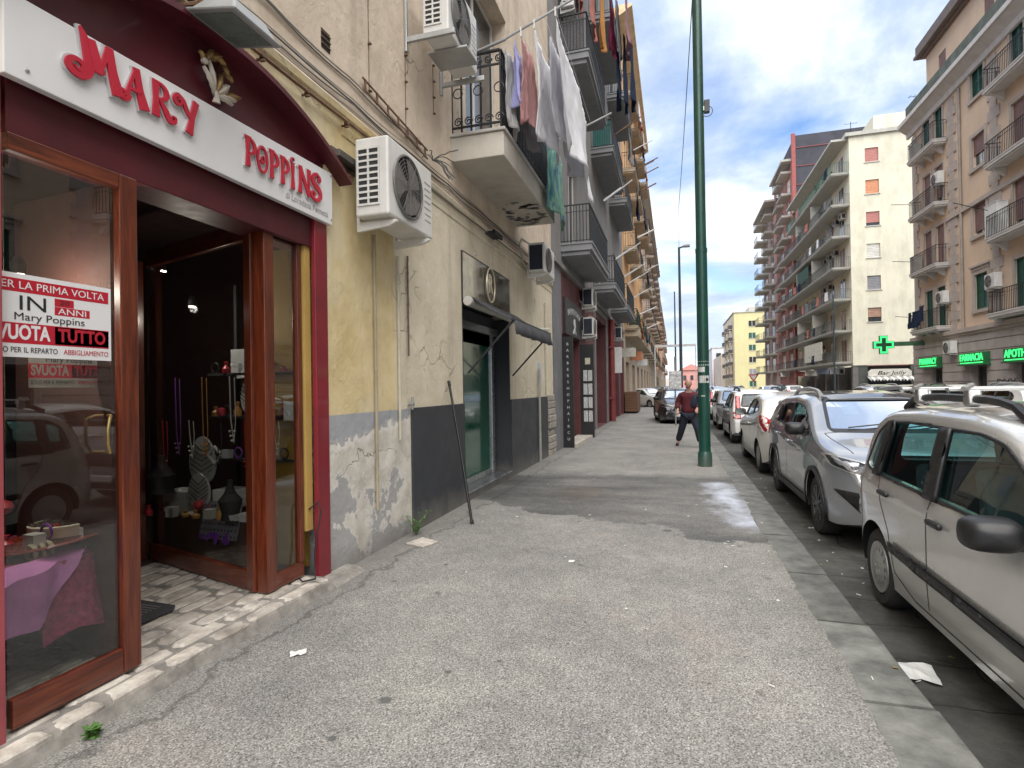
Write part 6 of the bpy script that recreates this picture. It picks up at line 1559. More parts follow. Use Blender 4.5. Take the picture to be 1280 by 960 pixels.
# bay pattern: A (double doors with balcony), B single window, C double doors with balcony, mirrored back towards the camera
bays = []
yc = 37.55
kinds = ['A', 'B', 'A', 'B', 'A', 'B', 'A', 'B', 'A', 'B', 'A', 'B']
pos_ = [37.55, 32.6, 28.5, 22.6, 17.2, 11.8, 6.4, 1.0, -4.4, -9.8, -13.5]
hs = []
for i, p in enumerate(pos_):
    k = kinds[i]
    for j, zb in enumerate(lv):
        if k == 'A':
            for s_ in (-1, 1): hs.append((p + s_ * .78 - .5, p + s_ * .78 + .5, zb + .28, zb + 2.55, i, j))
        else: hs.append((p - .6, p + .6, zb + (.95 if j else .75), zb + 2.5, i, j))
gs = [(36.6, 38.0, .03, 2.35), (32.0, 33.3, .03, 2.35), (28.0, 29.7, .03, 2.35)] + [(p - 1.3, p + 1.3, .03, 2.6) for p in pos_[3:]]
mb = MB(); wall_cells(mb, PX, -1, PY0, PY1, 4.2, 17.9, hs, .22)
mb.quad((PX, PY1, 4.2), (PX + 16, PY1, 4.2), (PX + 16, PY1, 17.9), (PX, PY1, 17.9)); mb.quad((PX, PY0, -.1), (PX + 16, PY0, -.1), (PX + 16, PY0, 17.9), (PX, PY0, 17.9)); mb.quad((PX, PY0, 17.9), (PX + 16, PY0, 17.9), (PX + 16, PY1, 17.9), (PX, PY1, 17.9))
mb.build('wall', cream, PB, fix=False)
mb = MB(); wall_cells(mb, PX - .12, -1, PY0, PY1 + .1, -.1, 4.2, gs, .35); mb.quad((PX - .12, PY1 + .1, -.1), (PX + 16, PY1 + .1, -.1), (PX + 16, PY1 + .1, 4.2), (PX - .12, PY1 + .1, 4.2)); mb.quad((PX - .12, PY0, 4.2), (PX + .1, PY0, 4.2), (PX + .1, PY1 + .1, 4.2), (PX - .12, PY1 + .1, 4.2))
mb.build('ground_floor_wall', rust_st, PB, fix=False)
for k in range(8):   # rustication courses, each proud of the wall, left out at the doors
    z_ = .08 + .5 * k; ya = PY0
    for g_ in sorted(gs) + [(PY1 + .12, 0, 0, 0)]:
        if z_ < 2.3: yb = g_[0] - .06
        else: yb = PY1 + .12
        if yb - ya > .2:
            mb = MB(); mb.box(PX - .16, PX - .12, ya, yb, z_, z_ + .45); mb.build('stone_course', rust_st, PB)
        if z_ >= 2.3: break
        ya = g_[1] + .06
mb = MB(); mb.box(PX - .3, PX + .01, PY0, PY1 + .25, 4.08, 4.30); mb.box(PX - .22, PX + .01, PY0, PY1 + .2, 3.94, 4.08); mb.build('string_course', stone_t, PB)
mb = MB(); mb.box(PX - .12, PX + .01, PY0, 36.0 - .0, 10.35, 10.55); mb.build('string_course', stone_t, PB)
# main cornice
mb = MB(); prof = [(0.01, 17.0), (-.12, 17.02), (-.14, 17.3), (-.5, 17.62), (-.62, 17.66), (-.62, 17.9), (.01, 17.92)]
mb.add([(PX + x, yy, z) for yy in (PY0, PY1 + .6) for (x, z) in prof], [tuple(range(7)), tuple(range(13, 6, -1))] + [(i, i + 7, (i + 1) % 7 + 7, (i + 1) % 7) for i in range(7)]); mb.build('cornice', white_sl, PB)
mb = MB(); mb.box(PX + .01, PX + 16, PY1 + .005, PY1 + .5, 17.6, 17.9); mb.build('cornice', white_sl, PB)
# set back attic storey
ax_ = PX + .55
mb = MB(); hs2 = [(p - .45, p + .45, 19.1, 20.6) for p in pos_]
wall_cells(mb, ax_, -1, PY0, 39.6, 17.9, 21.6, hs2, .2); mb.quad((ax_, 39.6, 17.9), (ax_ + 14, 39.6, 17.9), (ax_ + 14, 39.6, 21.6), (ax_, 39.6, 21.6)); mb.build('attic_wall', cream, PB, fix=False)
mb = MB(); mb.box(ax_ - .5, ax_ + 14, PY0, 40.1, 21.6, 21.75); mb.box(ax_ - .42, ax_ + 14, PY0, 40.0, 21.752, 22.3); mb.box(ax_ - .2, ax_ + 14, PY0, 39.8, 21.45, 21.6); mb.build('attic_cornice', M('slate_roof', (0.16, 0.13, 0.12), .8), PB)
for p in pos_: window(PB, ax_, -1, p - .45, p + .45, 19.1, 20.6, 'roller0.6', .08)
mb = MB(); mb.box(PX - .35, PX - .30, PY0, PY1, 17.93, 18.75); mb.build('terrace_parapet', M('terrace_screen', (0.10, 0.12, 0.10), .8, var=.4, vs=2), PB)
# quoins
for (ya, yb, sd_) in ((39.75, 40.32, 0), (35.0, 35.55, 1), (30.9, 31.5, 1), (26.0, 26.6, 1), (20.0, 20.6, 1), (14.4, 15.0, 1), (9.2, 9.8, 1), (3.8, 4.4, 1), (-1.6, -1.0, 1), (-7, -6.4, 1)):
    for k in range(25):
        z_ = 4.35 + .50 * k; e_ = .22 if k % 2 else 0
        if z_ + .48 > 17.0: break
        key = ('quoin', k % 2, sd_)
        def fn(q, e_=e_, sd_=sd_): q.box(-.06, .01, -e_, .56 + (e_ if sd_ else 0), 0, .49)
        cpart(key, 'quoin', fn, stone_t, PB, (PX, ya, z_))
mb = MB(); mb.tube([(PX - .08, 34.3, .1), (PX - .08, 34.3, 16.9)], .07, 8); mb.build('downpipe', M('pipe_beige_grey', (0.30, 0.26, 0.23), .6), PB)
rg = random.Random(12)
for (a, b_, c_, e, i, j) in hs:
    top = j == 3
    if kinds[i] == 'A':
        kd = 'green' if j in (3, 0) else rg.choice(['roller0.6', 'roller1.0', 'roller0.8'])
        if i == 2: kd = 'green' if j == 0 else 'roller0.8' if j < 3 else 'green'
    else: kd = 'green' if j in (3, 0) else ('roller0.6' if j == 2 else 'roller0.9')
    window(PB, PX, -1, a, b_, c_, e, kd, .10)
    surround(PB, PX, -1, a, b_, c_, e, stone_t, .15 if kinds[i] == 'A' else .2, kinds[i] == 'B', kinds[i] == 'B' and j == 0)
for i, p in enumerate(pos_):
    if kinds[i] == 'A':
        for j, zb in enumerate(lv):
            hw = 1.75 if i == 0 else 2.2
            balcony(PB, PX, -1, p - hw, p + hw, zb, .68, white_sl, iron, .26, 2 if i else 3, 'bars', .13)
for (a, b_, c_, e) in gs:
    mb = MB(); mb.box(PX + .15, PX + .17, a, b_, c_, e); d_ = mb.build('shop_door', M('dark_glass_door', (0.03, 0.035, 0.04), .15, bump=0), PB)
    mb = MB(); mb.box(PX + .10, PX + .15, a, a + .08, c_, e); mb.box(PX + .10, PX + .15, b_ - .08, b_, c_, e); mb.box(PX + .11, PX + .149, a + .08, b_ - .08, e - .1, e); mb.build('frame', frame_br, d_)
neon = bpy.data.materials.new('green_neon'); neon.use_nodes = True; q = neon.node_tree.nodes['Principled BSDF']; q.inputs['Base Color'].default_value = (.02, .5, .1, 1); q.inputs['Emission Color'].default_value = (.05, 1, .22, 1); q.inputs['Emission Strength'].default_value = .32
sgreen = M('sign_green', (0.02, 0.13, 0.045), .4, var=.1, bump=0)
for (a, b_, s_, lb) in ((36.5, 38.9, 'PHARMACY', 'green lit PHARMACY sign over the left of the three pharmacy doors'), (31.6, 34.0, 'FARMACIA', 'green lit FARMACIA sign over the middle pharmacy door'), (27.4, 30.0, 'APOTHEKE', 'green lit APOTHEKE sign over the right-hand pharmacy door')):
    r = empty('pharmacy_sign', (PX, a, 2.4), lb, 'sign')
    mb = MB(); mb.box(PX - .42, PX - .16, a, b_, 2.42, 2.98); mb.box(PX - .50, PX - .15, a - .05, b_ + .05, 2.34, 2.42); mb.build('case', sgreen, r, bevel=.01)
    text_on(s_, .48, (PX - .43, (a + b_) / 2, 2.73), '-x', neon, r, 'letters', .01, width=(b_ - a) * .92, offset=.008)
    mb = MB(); mb.box(PX - .425, PX - .42, a + .1, b_ - .1, 2.45, 2.50); mb.build('light_strip', neon, r)
cr = empty('pharmacy_cross', (12.3, 38.8, 3.8), 'glowing green pharmacy cross on a long arm from the apricot building', 'sign')
cy0 = 38.8; cz0 = 3.86; cx0 = 12.3
def crossp(s_, a): return [(cx0 + x, cz0 + z) for x, z in ((-a, -s_), (a, -s_), (a, -a), (s_, -a), (s_, a), (a, a), (a, s_), (-a, s_), (-a, a), (-s_, a), (-s_, -a), (-a, -a))]
mb = MB(); mb.prism(crossp(.56, .22), cy0 - .08, cy0 + .08, 'y'); mb.build('case', sgreen, cr)
mb = MB(); mb.prism(crossp(.52, .19), cy0 - .10, cy0 - .081, 'y'); mb.build('light_rim', neon, cr)
mb = MB(); mb.prism(crossp(.42, .11), cy0 - .115, cy0 - .101, 'y'); mb.build('centre', M('cross_dark', (0.005, 0.05, 0.02), .5), cr)
mb = MB(); mb.box(cx0 + .56, PX, cy0 - .04, cy0 + .04, cz0 - .10, cz0 + .16); mb.build('arm', M('arm_green', (0.04, 0.10, 0.05), .6, var=.4, vs=3), cr)
G5 = None
acl = [(36.0, 12.6, 'air conditioner beside the brown shutters on the third floor of the apricot building'), (35.7, 5.9, 'air conditioner next to the dark washing on the first floor of the apricot building'), (30.6, 5.9, 'air conditioner left of the green shutters at the right edge, first floor'), (34.6, 3.05, 'air conditioner between the left and middle pharmacy signs')]
ac_r = copy_tree(acA)
for n_, (yy, z_, lb) in enumerate(acl):
    c_ = ac_r if n_ == 0 else copy_tree(ac_r)
    set_thing(c_, 'air_conditioner', lb, None, 'air conditioner', (PX - .03 - (.14 if z_ < 4 else 0), yy + .9, z_), pi, .95)
for k, (yy, ln, zz_) in enumerate(((38.9, .5, 5.9), (38.3, .5, 5.9), (37.7, .6, 5.9), (37.2, .6, 6.1))):
    garment(13.86, yy, yy + ln, zz_ - .1, .95, cloth_m('navy_cloth', (0.015, 0.03, 0.07)), ('leftmost', 'second', 'third', 'rightmost')[k] + ' dark garment hanging on the first floor pharmacy-building balcony', 'hanging_cloth', seed=90 + k, sway=-.02)
for (yy, z_, w_, h_, c_, lb, nm) in ((39.0, 8.15, .5, 1.0, (0.5, .47, .42), 'beige cabinet on the second floor balcony above the washing', 'balcony_cabinet'), (30.0, 8.16, 1.0, 1.5, (.6, .6, .58), 'white cabinet on the balcony at the right edge', 'balcony_cabinet'), (38.8, 15.0, .5, .9, (.5, .48, .44), 'white box on the top balcony of the apricot building', 'balcony_cabinet')):
    mb = MB(); mb.box(PX - .55, PX - .1, yy, yy + w_, z_, z_ + h_); mb.box(PX - .57, PX - .08, yy - .02, yy + w_ + .02, z_ + h_, z_ + h_ + .03); mb.box(PX - .56, PX - .55, yy + w_ / 2 - .01, yy + w_ / 2 + .01, z_ + .05, z_ + h_ - .05); tag(mb.build(nm, M('cab%g' % yy, c_, .5), None), lb, 'cabinet')
def gpoles(lst):
    for (p, q_, lb) in lst:
        mb = MB(); mb.tube([p, q_], .018, 5); tag(mb.build('laundry_pole', iron, None), lb, 'laundry pole')
gpoles([((13.95, 39.2, 12.4), (13.0, 39.2, 12.5), 'thin pole from the third floor balcony of the apricot building'), ((13.95, 39.2, 8.9), (13.0, 39.2, 9.0), 'thin pole from the second floor balcony of the apricot building'), ((13.95, 39.2, 5.5), (13.1, 39.2, 5.6), 'thin pole from the washing balcony of the apricot building'), ((13.95, 30.5, 9.4), (12.6, 30.5, 9.9), 'long dark pole from the balcony with the white cabinet')])
# graffiti scrawls
def scrawl(y_, z_, s_, seed, lb):
    rg_ = random.Random(seed); mb_ = MB(); pts = []
    for i in range(26):
        a = i * .9 + rg_.uniform(-.5, .5); pts.append((PX - .168, y_ - i * .05 * s_ + .16 * s_ * cos(a), z_ + .28 * s_ * sin(a)))
    mb_.tube(pts, .018, 4, False); tag(mb_.build('graffiti', M('graffiti_dark', (0.05, .045, .06), .7), None, fix=False), lb, 'graffiti')
scrawl(31.0, 1.3, 1.3, 1, 'dark graffiti scrawl on the stone right of the middle pharmacy door'); scrawl(36.0, 1.1, .9, 2, 'dark graffiti tag between the left and middle pharmacy doors'); scrawl(39.6, 1.2, .8, 3, 'graffiti scrawl at the corner of the apricot building')
# ================================================================== CREAM BLOCK WITH THE BAR
CB = empty('apartment_block', (16.6, 61, 0), 'eight-storey cream apartment block with a blank gable of small windows over a bar', 'building')
crm = M('cream_render', (0.64, 0.61, 0.49), .85, var=.07, grime=.4, vs=.25, bump=.05, streak=.18)
wht = M('balcony_white', (0.43, 0.42, 0.38), .8, var=.1, grime=.4)
gy = 61.0; gx0, gx1 = 16.75, 23.5; Ht = 25.6
mb = MB()
wz = [22.95 - 3.1 * k for k in range(6)]
xs = [gx0, 18.1, 19.25, gx1]; zs = [3.25] + sorted([v for z in wz for v in (z, z + 1.35)]) + [Ht]
for i in range(3):
    for j in range(len(zs) - 1):
        if i == 1 and j % 2 == 1: continue
        mb.quad((xs[i], gy, zs[j]), (xs[i + 1], gy, zs[j]), (xs[i + 1], gy, zs[j + 1]), (xs[i], gy, zs[j + 1]))
for z in wz:
    for (a, b_, c_, d_) in (((18.1, z), (19.25, z), 0, 0), ((18.1, z + 1.35), (19.25, z + 1.35), 0, 0), ((18.1, z), (18.1, z + 1.35), 0, 0), ((19.25, z), (19.25, z + 1.35), 0, 0)):
        mb.quad((a[0], gy, a[1]), (b_[0], gy, b_[1]), (b_[0], gy + .25, b_[1]), (a[0], gy + .25, a[1]))
mb.quad((gx0, gy, 3.25), (gx0, 86, 3.25), (gx0, 86, Ht), (gx0, gy, Ht)); mb.quad((gx0, gy, Ht), (gx1, gy, Ht), (gx1, 86, Ht), (gx0, 86, Ht)); mb.quad((gx0, 86, 0), (gx1, 86, 0), (gx1, 86, Ht), (gx0, 86, Ht))
mb.build('wall', crm, CB, fix=False)
mb = MB(); mb.box(gx0 - .35, gx1, gy - .25, 86, Ht, Ht + .35); mb.build('roof_edge', wht, CB)
mb = MB(); mb.box(gx0 - .02, gx1, gy - .03, gy - .002, 22.0, Ht - .01) if False else mb.box(19.5, 23.5, 63, 80, Ht + .35, Ht + 2.6); mb.build('roof_room', crm, CB)
rose = M('rose_shutter', (0.42, 0.17, 0.15), .6, var=.1, bump=0); salm = M('salmon_shutter', (0.55, .24, .12), .6, var=.15, bump=0); grs = M('grey_shutter', (0.22, .22, .24), .6, bump=0); whs = M('white_shutter', (.58, .57, .53), .6, bump=0)
for k, z in enumerate(wz):
    mb = MB(); mb.box(18.1, 19.25, gy + .14, gy + .16, z, z + 1.35); f = mb.build('window', far_glass, CB)
    c_ = [1.0, 1.0, .85, 1.0, 1.0, .7][k]; mm = [rose, salm, rose, whs, grs, M('brown_shutter2', (.36, .22, .16), .6)][k]
    n_ = 9; mb = MB()
    for q_ in range(int(n_ * c_)): mb.box(18.12, 19.23, gy + .09, gy + .13, z + 1.35 - .15 * (q_ + 1) + .02, z + 1.35 - .15 * q_)
    mb.build('roller_shutter', mm, f); mb = MB(); mb.box(18.0, 19.35, gy - .07, gy + .1, z - .1, z - .005); mb.build('sill', wht, f)
# long wrap balconies on the street side
bz = [22.0 - 3.1 * k for k in range(7)]
for k, z in enumerate(bz):
    y_end = 86 if k > 0 else 84
    balcony(CB, gx0, -1, gy + .15, y_end, z, 1.6, wht, M('rail_grey', (0.06, .06, .06), .6, bump=0) if k else M('rail_green', (0.03, .12, .09), .6, bump=0), .24, 0, 'bars', .16)
    for q_ in range(6):
        yy = gy + 2.0 + 4.0 * q_
        mb = MB(); mb.box(gx0 - .03, gx0 - .005, yy, yy + 1.5, z + .3, z + 2.5); f = mb.build('window', far_glass if (k + q_) % 3 else brown_sh, CB); mb = MB(); mb.box(gx0 - .05, gx0 - .031, yy + .7, yy + .8, z + .3, z + 2.5); mb.build('frame', frame_w, f)
    for yy in (70.0, 78.0): 
        if (k + int(yy)) % 2: mb = MB(); mb.box(gx0 - 1.5, gx0 - .001, yy, yy + .15, z + .3, z + 2.8); mb.build('partition', wht, CB)
mb = MB(); mb.box(gx0 - 1.5, gx0 - .002, gy + .2, 84, Ht - .22, Ht - .02); mb.build('top_canopy', wht, CB)
mb = MB(); mb.box(gx0 - 1.45, gx0 - 1.4, 72, 78, 12.9, 15.4); mb.build('green_awning', M('dark_green_awning', (0.02, .07, .05), .8), CB)
mb = MB(); mb.box(gx0 - 1.6, gx0 - 1.5, 66, 74, 4.0, 6.0); mb.build('hanging_blind', M('cream_blind', (.55, .53, .46), .8), CB)
G6 = 'air conditioners under the balconies of the cream block'
for k in range(14):
    z = bz[1 + k % 6] - .95; yy = gy + 1.2 + (k * 2.7) % 14
    c_ = copy_tree(ac_r) if False else None
    mb = MB(); mb.box(gx0 - .5, gx0, yy, yy + .8, z, z + .6); mb.lathe([(0, 0), (.22, 0)], (gx0 - .502, yy + .35, z + .3), 'x', 12); 
    o = mb.build('air_conditioner', M('far_ac', (0.36, .34, .31), .6, var=.2), None); mb = MB(); mb.box(gx0 - .4, gx0 - .1, yy - .01, yy, z + .1, z + .5); mb.build('side_grille', dark_int, o); tag(o, 'small air conditioner hung below a balcony of the cream block', 'air conditioner', G6)
rj = random.Random(31); gpl = M('dark_leaf', (0.03, 0.06, 0.025), .7)
for k in range(34):
    z = bz[k % 7] + .3; yy = gy + 1 + rj.random() * 19; mb = MB()
    if k % 2:
        for q in range(50):
            p = Vector((gx0 - 1.35 + rj.gauss(0, .1), yy + rj.gauss(0, .3), z + .5 + abs(rj.gauss(0, .3)))); d_ = Vector((rj.gauss(0, 1), rj.gauss(0, 1), rj.gauss(0, 1))).normalized() * .12; u_ = d_.orthogonal().normalized() * .07
            mb.add([p - u_, p + d_, p + u_, p - d_], [(0, 1, 2, 3)])
        mb.box(gx0 - 1.5, gx0 - 1.2, yy - .4, yy + .4, z, z + .35)
        tag(mb.build('balcony_plant', gpl, None, fix=False), 'potted plant on a balcony of the cream block', 'plant', 'pot plants on the cream block balconies')
    else:
        c_ = cloth_m(*[('navy_cloth', (0.015, 0.03, 0.07)), ('white_sheet', (.66, .66, .7)), ('salmon_cloth', (.62, .25, .2)), ('grey_cloth2', (.28, .28, .28))][rj.randrange(4)])
        garment(gx0 - 1.62, yy, yy + rj.uniform(.5, 1.4), z + 1.0, .9, c_, 'small washing hung over a balcony rail of the cream block', 'hanging_cloth', seed=200 + k, sway=-.02, group='washing on the cream block balconies')
# ground floor of the block: dark colonnade and bar
mb = MB(); mb.box(gx0 + .9, gx1, gy + .9, 86, -.1, 3.2); mb.build('ground_floor', M('dark_shop_wall', (0.05, .048, .045), .7, var=.4, vs=1), CB)
for yy in (61.1, 66, 71, 76, 81): 
    mb = MB(); mb.box(gx0, gx0 + .5, yy, yy + .5, -.05, 3.25); mb.build('column', M('column_stone', (0.13, .125, .12), .6), CB)
for a, b_ in ((gx0 + .501, 18.0), (21.6, gx1)): mb = MB(); mb.box(a, b_, gy + .05, gy + .5, -.05, 3.25); mb.build('marble_facing', M('dark_marble', (0.07, 0.075, 0.07), .4, var=.3, vs=3), CB)
BR = empty('bar_front', (19.6, 61, 2), 'bar entrance with an arched cream sign and striped scalloped awning', 'shopfront')
mb = MB(); pts = [(18.0, 2.15), (18.0, 2.6), (18.3, 2.85), (21.3, 2.85), (21.6, 2.6), (21.6, 2.15)]
mb.prism(pts, gy - .12, gy + .05, 'y'); mb.build('sign_board', M('bar_sign_cream', (.55, .53, .47), .5), BR)
text_on('Bar Jolly', .55, (19.9, gy - .13, 2.45), '-y', pk, BR, 'lettering', .01, width=2.4, shear=.3)
for k in range(14):
    mb = MB(); x_ = 17.9 + .27 * k; mb.add([(x_, gy, 2.15), (x_ + .26, gy, 2.15), (x_ + .26, gy - .8, 1.85), (x_, gy - .8, 1.85), (x_ + .13, gy - .81, 1.66)], [(0, 1, 2, 3), (3, 2, 4)]); mb.build('awning_stripe', M('stripe_a', (.55, .54, .5), .8) if k % 2 else M('stripe_b', (.26, .26, .25), .8), BR, fix=False)
mb = MB(); mb.box(18.0, 21.6, gy + .6, gy + .62, 0, 2.15); mb.build('bar_interior', dark_int, BR)
mb = MB(); mb.box(21.9, 23.2, gy - .35, gy + .04, 2.2, 3.0); mb.lathe([(0, 0), (.26, 0)], (22.4, gy - .36, 2.6), 'y', 16); tag(mb.build('air_conditioner', white_pl, None, bevel=.02), 'white air conditioner on the dark facing right of the bar sign', 'air conditioner')
for (x_, yy, z_, c_, lb) in ((15.6, 64, 2.5, (.6, .6, .62), 'white illuminated sign under the first balcony of the cream block'), (15.6, 70, 2.6, (.3, .32, .4), 'blue-grey projecting shop sign under the cream block'), (15.5, 75, 2.5, (.6, .58, .5), 'cream projecting shop sign under the cream block'), (15.5, 81, 2.5, (.35, .1, .08), 'red projecting shop sign under the cream block'), (15.3, 90, 2.6, (.6, .6, .6), 'white projecting shop sign under the red block')):
    mb = MB(); mb.box(x_ - .1, x_ + 1.2, yy, yy + .12, z_, z_ + .6); mb.box(x_ - .12, x_ + 1.25, yy - .02, yy + .14, z_ + .6, z_ + .64); tag(mb.build('projecting_sign', M('ps%g' % yy, c_, .5, bump=0), None), lb, 'sign')
# ================================================================== RED BLOCK, GREY BLOCK, YELLOW BLOCK, FAR HOUSES
RB = empty('apartment_block', (16.2, 92, 0), 'tall brick-red apartment block with a dark slate side wall behind the cream one', 'building')
redb = M('brick_red_render', (0.33, 0.15, 0.13), .85, var=.1, grime=.2, vs=.4, bump=0); dksl = M('dark_slate_wall', (0.045, .045, .06), .8, var=.2, vs=.4)
mb = MB(); mb.box(16.5, 34, 86.3, 97, -.1, 33.5); mb.build('wall', redb, RB)
mb = MB(); mb.box(16.9, 36, 86.0, 86.28, 25.0, 36.6); mb.box(16.9, 36, 86.29, 96, 33.51, 36.6); mb.build('slate_wall', dksl, RB)
mb = MB(); mb.box(16.45, 16.95, 85.9, 86.28, 3, 36.9); mb.build('red_corner_strip', M('red_strip', (.27, .07, .065), .7), RB)
for k in range(4):
    mb = MB(); mb.box(17.0, 20 + k, 85.9, 85.98, 27 + 2.6 * k, 27.08 + 2.6 * k); mb.build('red_beam', M('red_strip', (.27, .07, .065), .7), RB)
for k in range(10):
    z = 3.4 + 3.15 * k
    balcony(RB, 16.5, -1, 87.0, 91.2, z, 1.3, wht, M('rail_grey', (0.06, .06, .06), .6, bump=0), .28, 0, 'bars', .3); balcony(RB, 16.5, -1, 92.5, 96.5, z, 1.0, wht, M('rail_grey', (.12, .12, .12), .6), .28, 0, 'bars', .3)
    for yy in (87.8, 93.3): mb = MB(); mb.box(16.47, 16.495, yy, yy + 1.6, z + .3, z + 2.5); f = mb.build('window', far_glass if k % 2 else frame_w, RB); mb = MB(); mb.box(16.44, 16.469, yy + .75, yy + .85, z + .3, z + 2.5); mb.build('frame', frame_w, f)
mb = MB(); mb.box(15.2, 16.5, 86.5, 97, 33.3, 33.6); mb.build('roof_edge', wht, RB)
GB = empty('apartment_block', (16.3, 103, 0), 'grey and pink tower with stacked rounded balconies behind the red block', 'building')
mb = MB(); mb.box(16.3, 34, 97.2, 112, -.1, 31.5); mb.build('wall', M('grey_pink_render', (.36, .27, .24), .85, var=.1, bump=0), GB)
mb = MB(); mb.box(16.2, 16.29, 97.3, 99.0, 3, 33); mb.build('red_corner_strip', redb, GB)
for k in range(10):
    z = 3.4 + 2.9 * k
    balcony(GB, 16.3, -1, 99.6, 104, z, 1.5, wht, M('rail_grey', (.12, .12, .12), .6), .28, 0, 'bars', .3); balcony(GB, 16.3, -1, 106, 110.8, z, 1.8, wht, M('rail_grey', (.12, .12, .12), .6), .28, 0, 'bars', .3)
    for yy in (100.8, 107.3): mb = MB(); mb.box(16.26, 16.295, yy, yy + 1.9, z + .3, z + 2.4); f = mb.build('window', far_glass, GB); mb = MB(); mb.box(16.23, 16.259, yy + .9, yy + 1.0, z + .3, z + 2.4); mb.build('frame', frame_w, f)
mb = MB(); mb.box(14.6, 16.3, 98, 112, 31.3, 31.6); mb.build('roof_edge', wht, GB)
mb = MB(); mb.box(16.4, 30, 86.4, 111, -.05, 3.1); 
YB = empty('apartment_block', (15.3, 156, 0), 'plain yellow apartment house with one column of small windows in its gable', 'building')
yl = M('lemon_render', (.60, .55, .30), .85, var=.06, grime=.15, vs=.2, bump=0); yl2 = M('pale_cream_render', (.60, .53, .40), .85, var=.08, vs=.2, bump=0)
mb = MB(); mb.box(15.35, 36, 156, 156.4, -.1, 20.4); mb.build('gable_wall', yl, YB)
mb = MB(); mb.box(15.3, 36, 156.41, 188, -.1, 20.3); mb.build('wall', yl2, YB)
mb = MB(); mb.box(15.1, 36, 155.8, 188.2, 20.41, 20.7); mb.build('roof_edge', wht, YB); mb = MB(); mb.box(19.5, 24, 160, 168, 20.7, 22.3); mb.build('roof_room', wht, YB)
for k in range(6):
    z = 16.8 - 3.15 * k
    mb = MB(); mb.box(18.9, 20.5, 155.93, 155.99, z, z + 1.4); f = mb.build('window', [far_glass, green_sh, green_sh, far_glass, grs, green_sh][k], YB); mb = MB(); mb.box(19.65, 19.75, 155.89, 155.92, z, z + 1.4); mb.build('frame', frame_w, f); mb = MB(); mb.box(18.8, 20.6, 155.88, 155.99, z - .15, z - .01); mb.build('sill', wht, f)
for k in range(5):
    for q_ in range(3):
        z = 3.2 + 3.3 * k; yy = 160 + 9.5 * q_
        mb = MB(); mb.box(14.3, 15.3, yy, yy + 3, z, z + .2); s_ = mb.build('balcony', wht, YB); mb = MB(); mb.box(14.3, 14.35, yy, yy + 3, z + .2, z + 1.2); mb.box(14.351, 15.3, yy, yy + .05, z + .2, z + 1.2); mb.build('railing', M('far_rail', (.10, .09, .085), .7), s_)
        mb = MB(); mb.box(15.2, 15.29, yy + .6, yy + 2.2, z + .2, z + 2.4); mb.build('window', far_glass, YB)
WB = empty('apartment_block', (17, 250, 0), 'distant pale grey-white apartment block at the end of the street', 'building')
mb = MB(); mb.box(15.0, 40, 240, 290, -.1, 16.5); mb.build('wall', M('pale_grey_render', (.52, .53, .55), .8, var=.05, bump=0), WB)
for k in range(4):
    for q_ in range(2): mb = MB(); mb.box(16.6 + 3.0 * q_, 18.4 + 3.0 * q_, 239.8, 239.99, 3.0 + 3.3 * k, 4.6 + 3.3 * k); mb.build('window', far_glass, WB)
mb = MB(); mb.box(14.8, 40, 239.8, 290, 16.51, 16.9); mb.build('roof_edge', wht, WB)
mb = MB(); mb.box(15.0, 30, 196, 232, -.1, 11.5); o = tag(mb.build('house', M('far_beige', (.5, .44, .38), .8, vs=.2), None), 'low beige house between the yellow block and the distant white block', 'building')
PK = empty('house', (5.5, 230, 0), 'distant pink house with a red roof closing the street', 'building')
mb = MB(); mb.box(2.0, 11, 225, 245, -.1, 7.4); mb.build('wall', M('far_pink', (.60, .30, .27), .8, vs=.2, bump=0), PK)
mb = MB(); mb.add([(1.6, 224.5, 7.4), (11.4, 224.5, 7.4), (11.4, 245.5, 7.4), (1.6, 245.5, 7.4), (6.5, 229, 10), (6.5, 241, 10)], [(0, 1, 4), (1, 2, 5, 4), (2, 3, 5), (3, 0, 4, 5)]); mb.build('roof', M('far_roof', (.30, .12, .10), .8), PK)
for k in range(3): mb = MB(); mb.box(3.4 + 2.6 * k, 4.5 + 2.6 * k, 224.8, 224.98, 3.6, 5.4); mb.build('window', far_glass, PK)
rg = random.Random(4)
for k in range(7):
    x0 = -60 + 18 * k
    if -3 < x0 + 8 < 12: 
        h_ = 5.5
    else: h_ = rg.uniform(9, 16)
    mb = MB(); mb.box(x0, x0 + 15, 330 + k * 4, 350 + k * 4, -.1, h_); mb.box(x0 + 1, x0 + 14, 331 + k * 4, 349 + k * 4, h_, h_ + .4)
    tag(mb.build('distant_house', M('dist%d' % (k % 3), [(0.5, .46, .42), (.46, .46, .48), (.5, .4, .34)][k % 3], .85, vs=.1), None), 'plain pale distant house beyond the end of the street', 'building', 'distant houses closing the street')
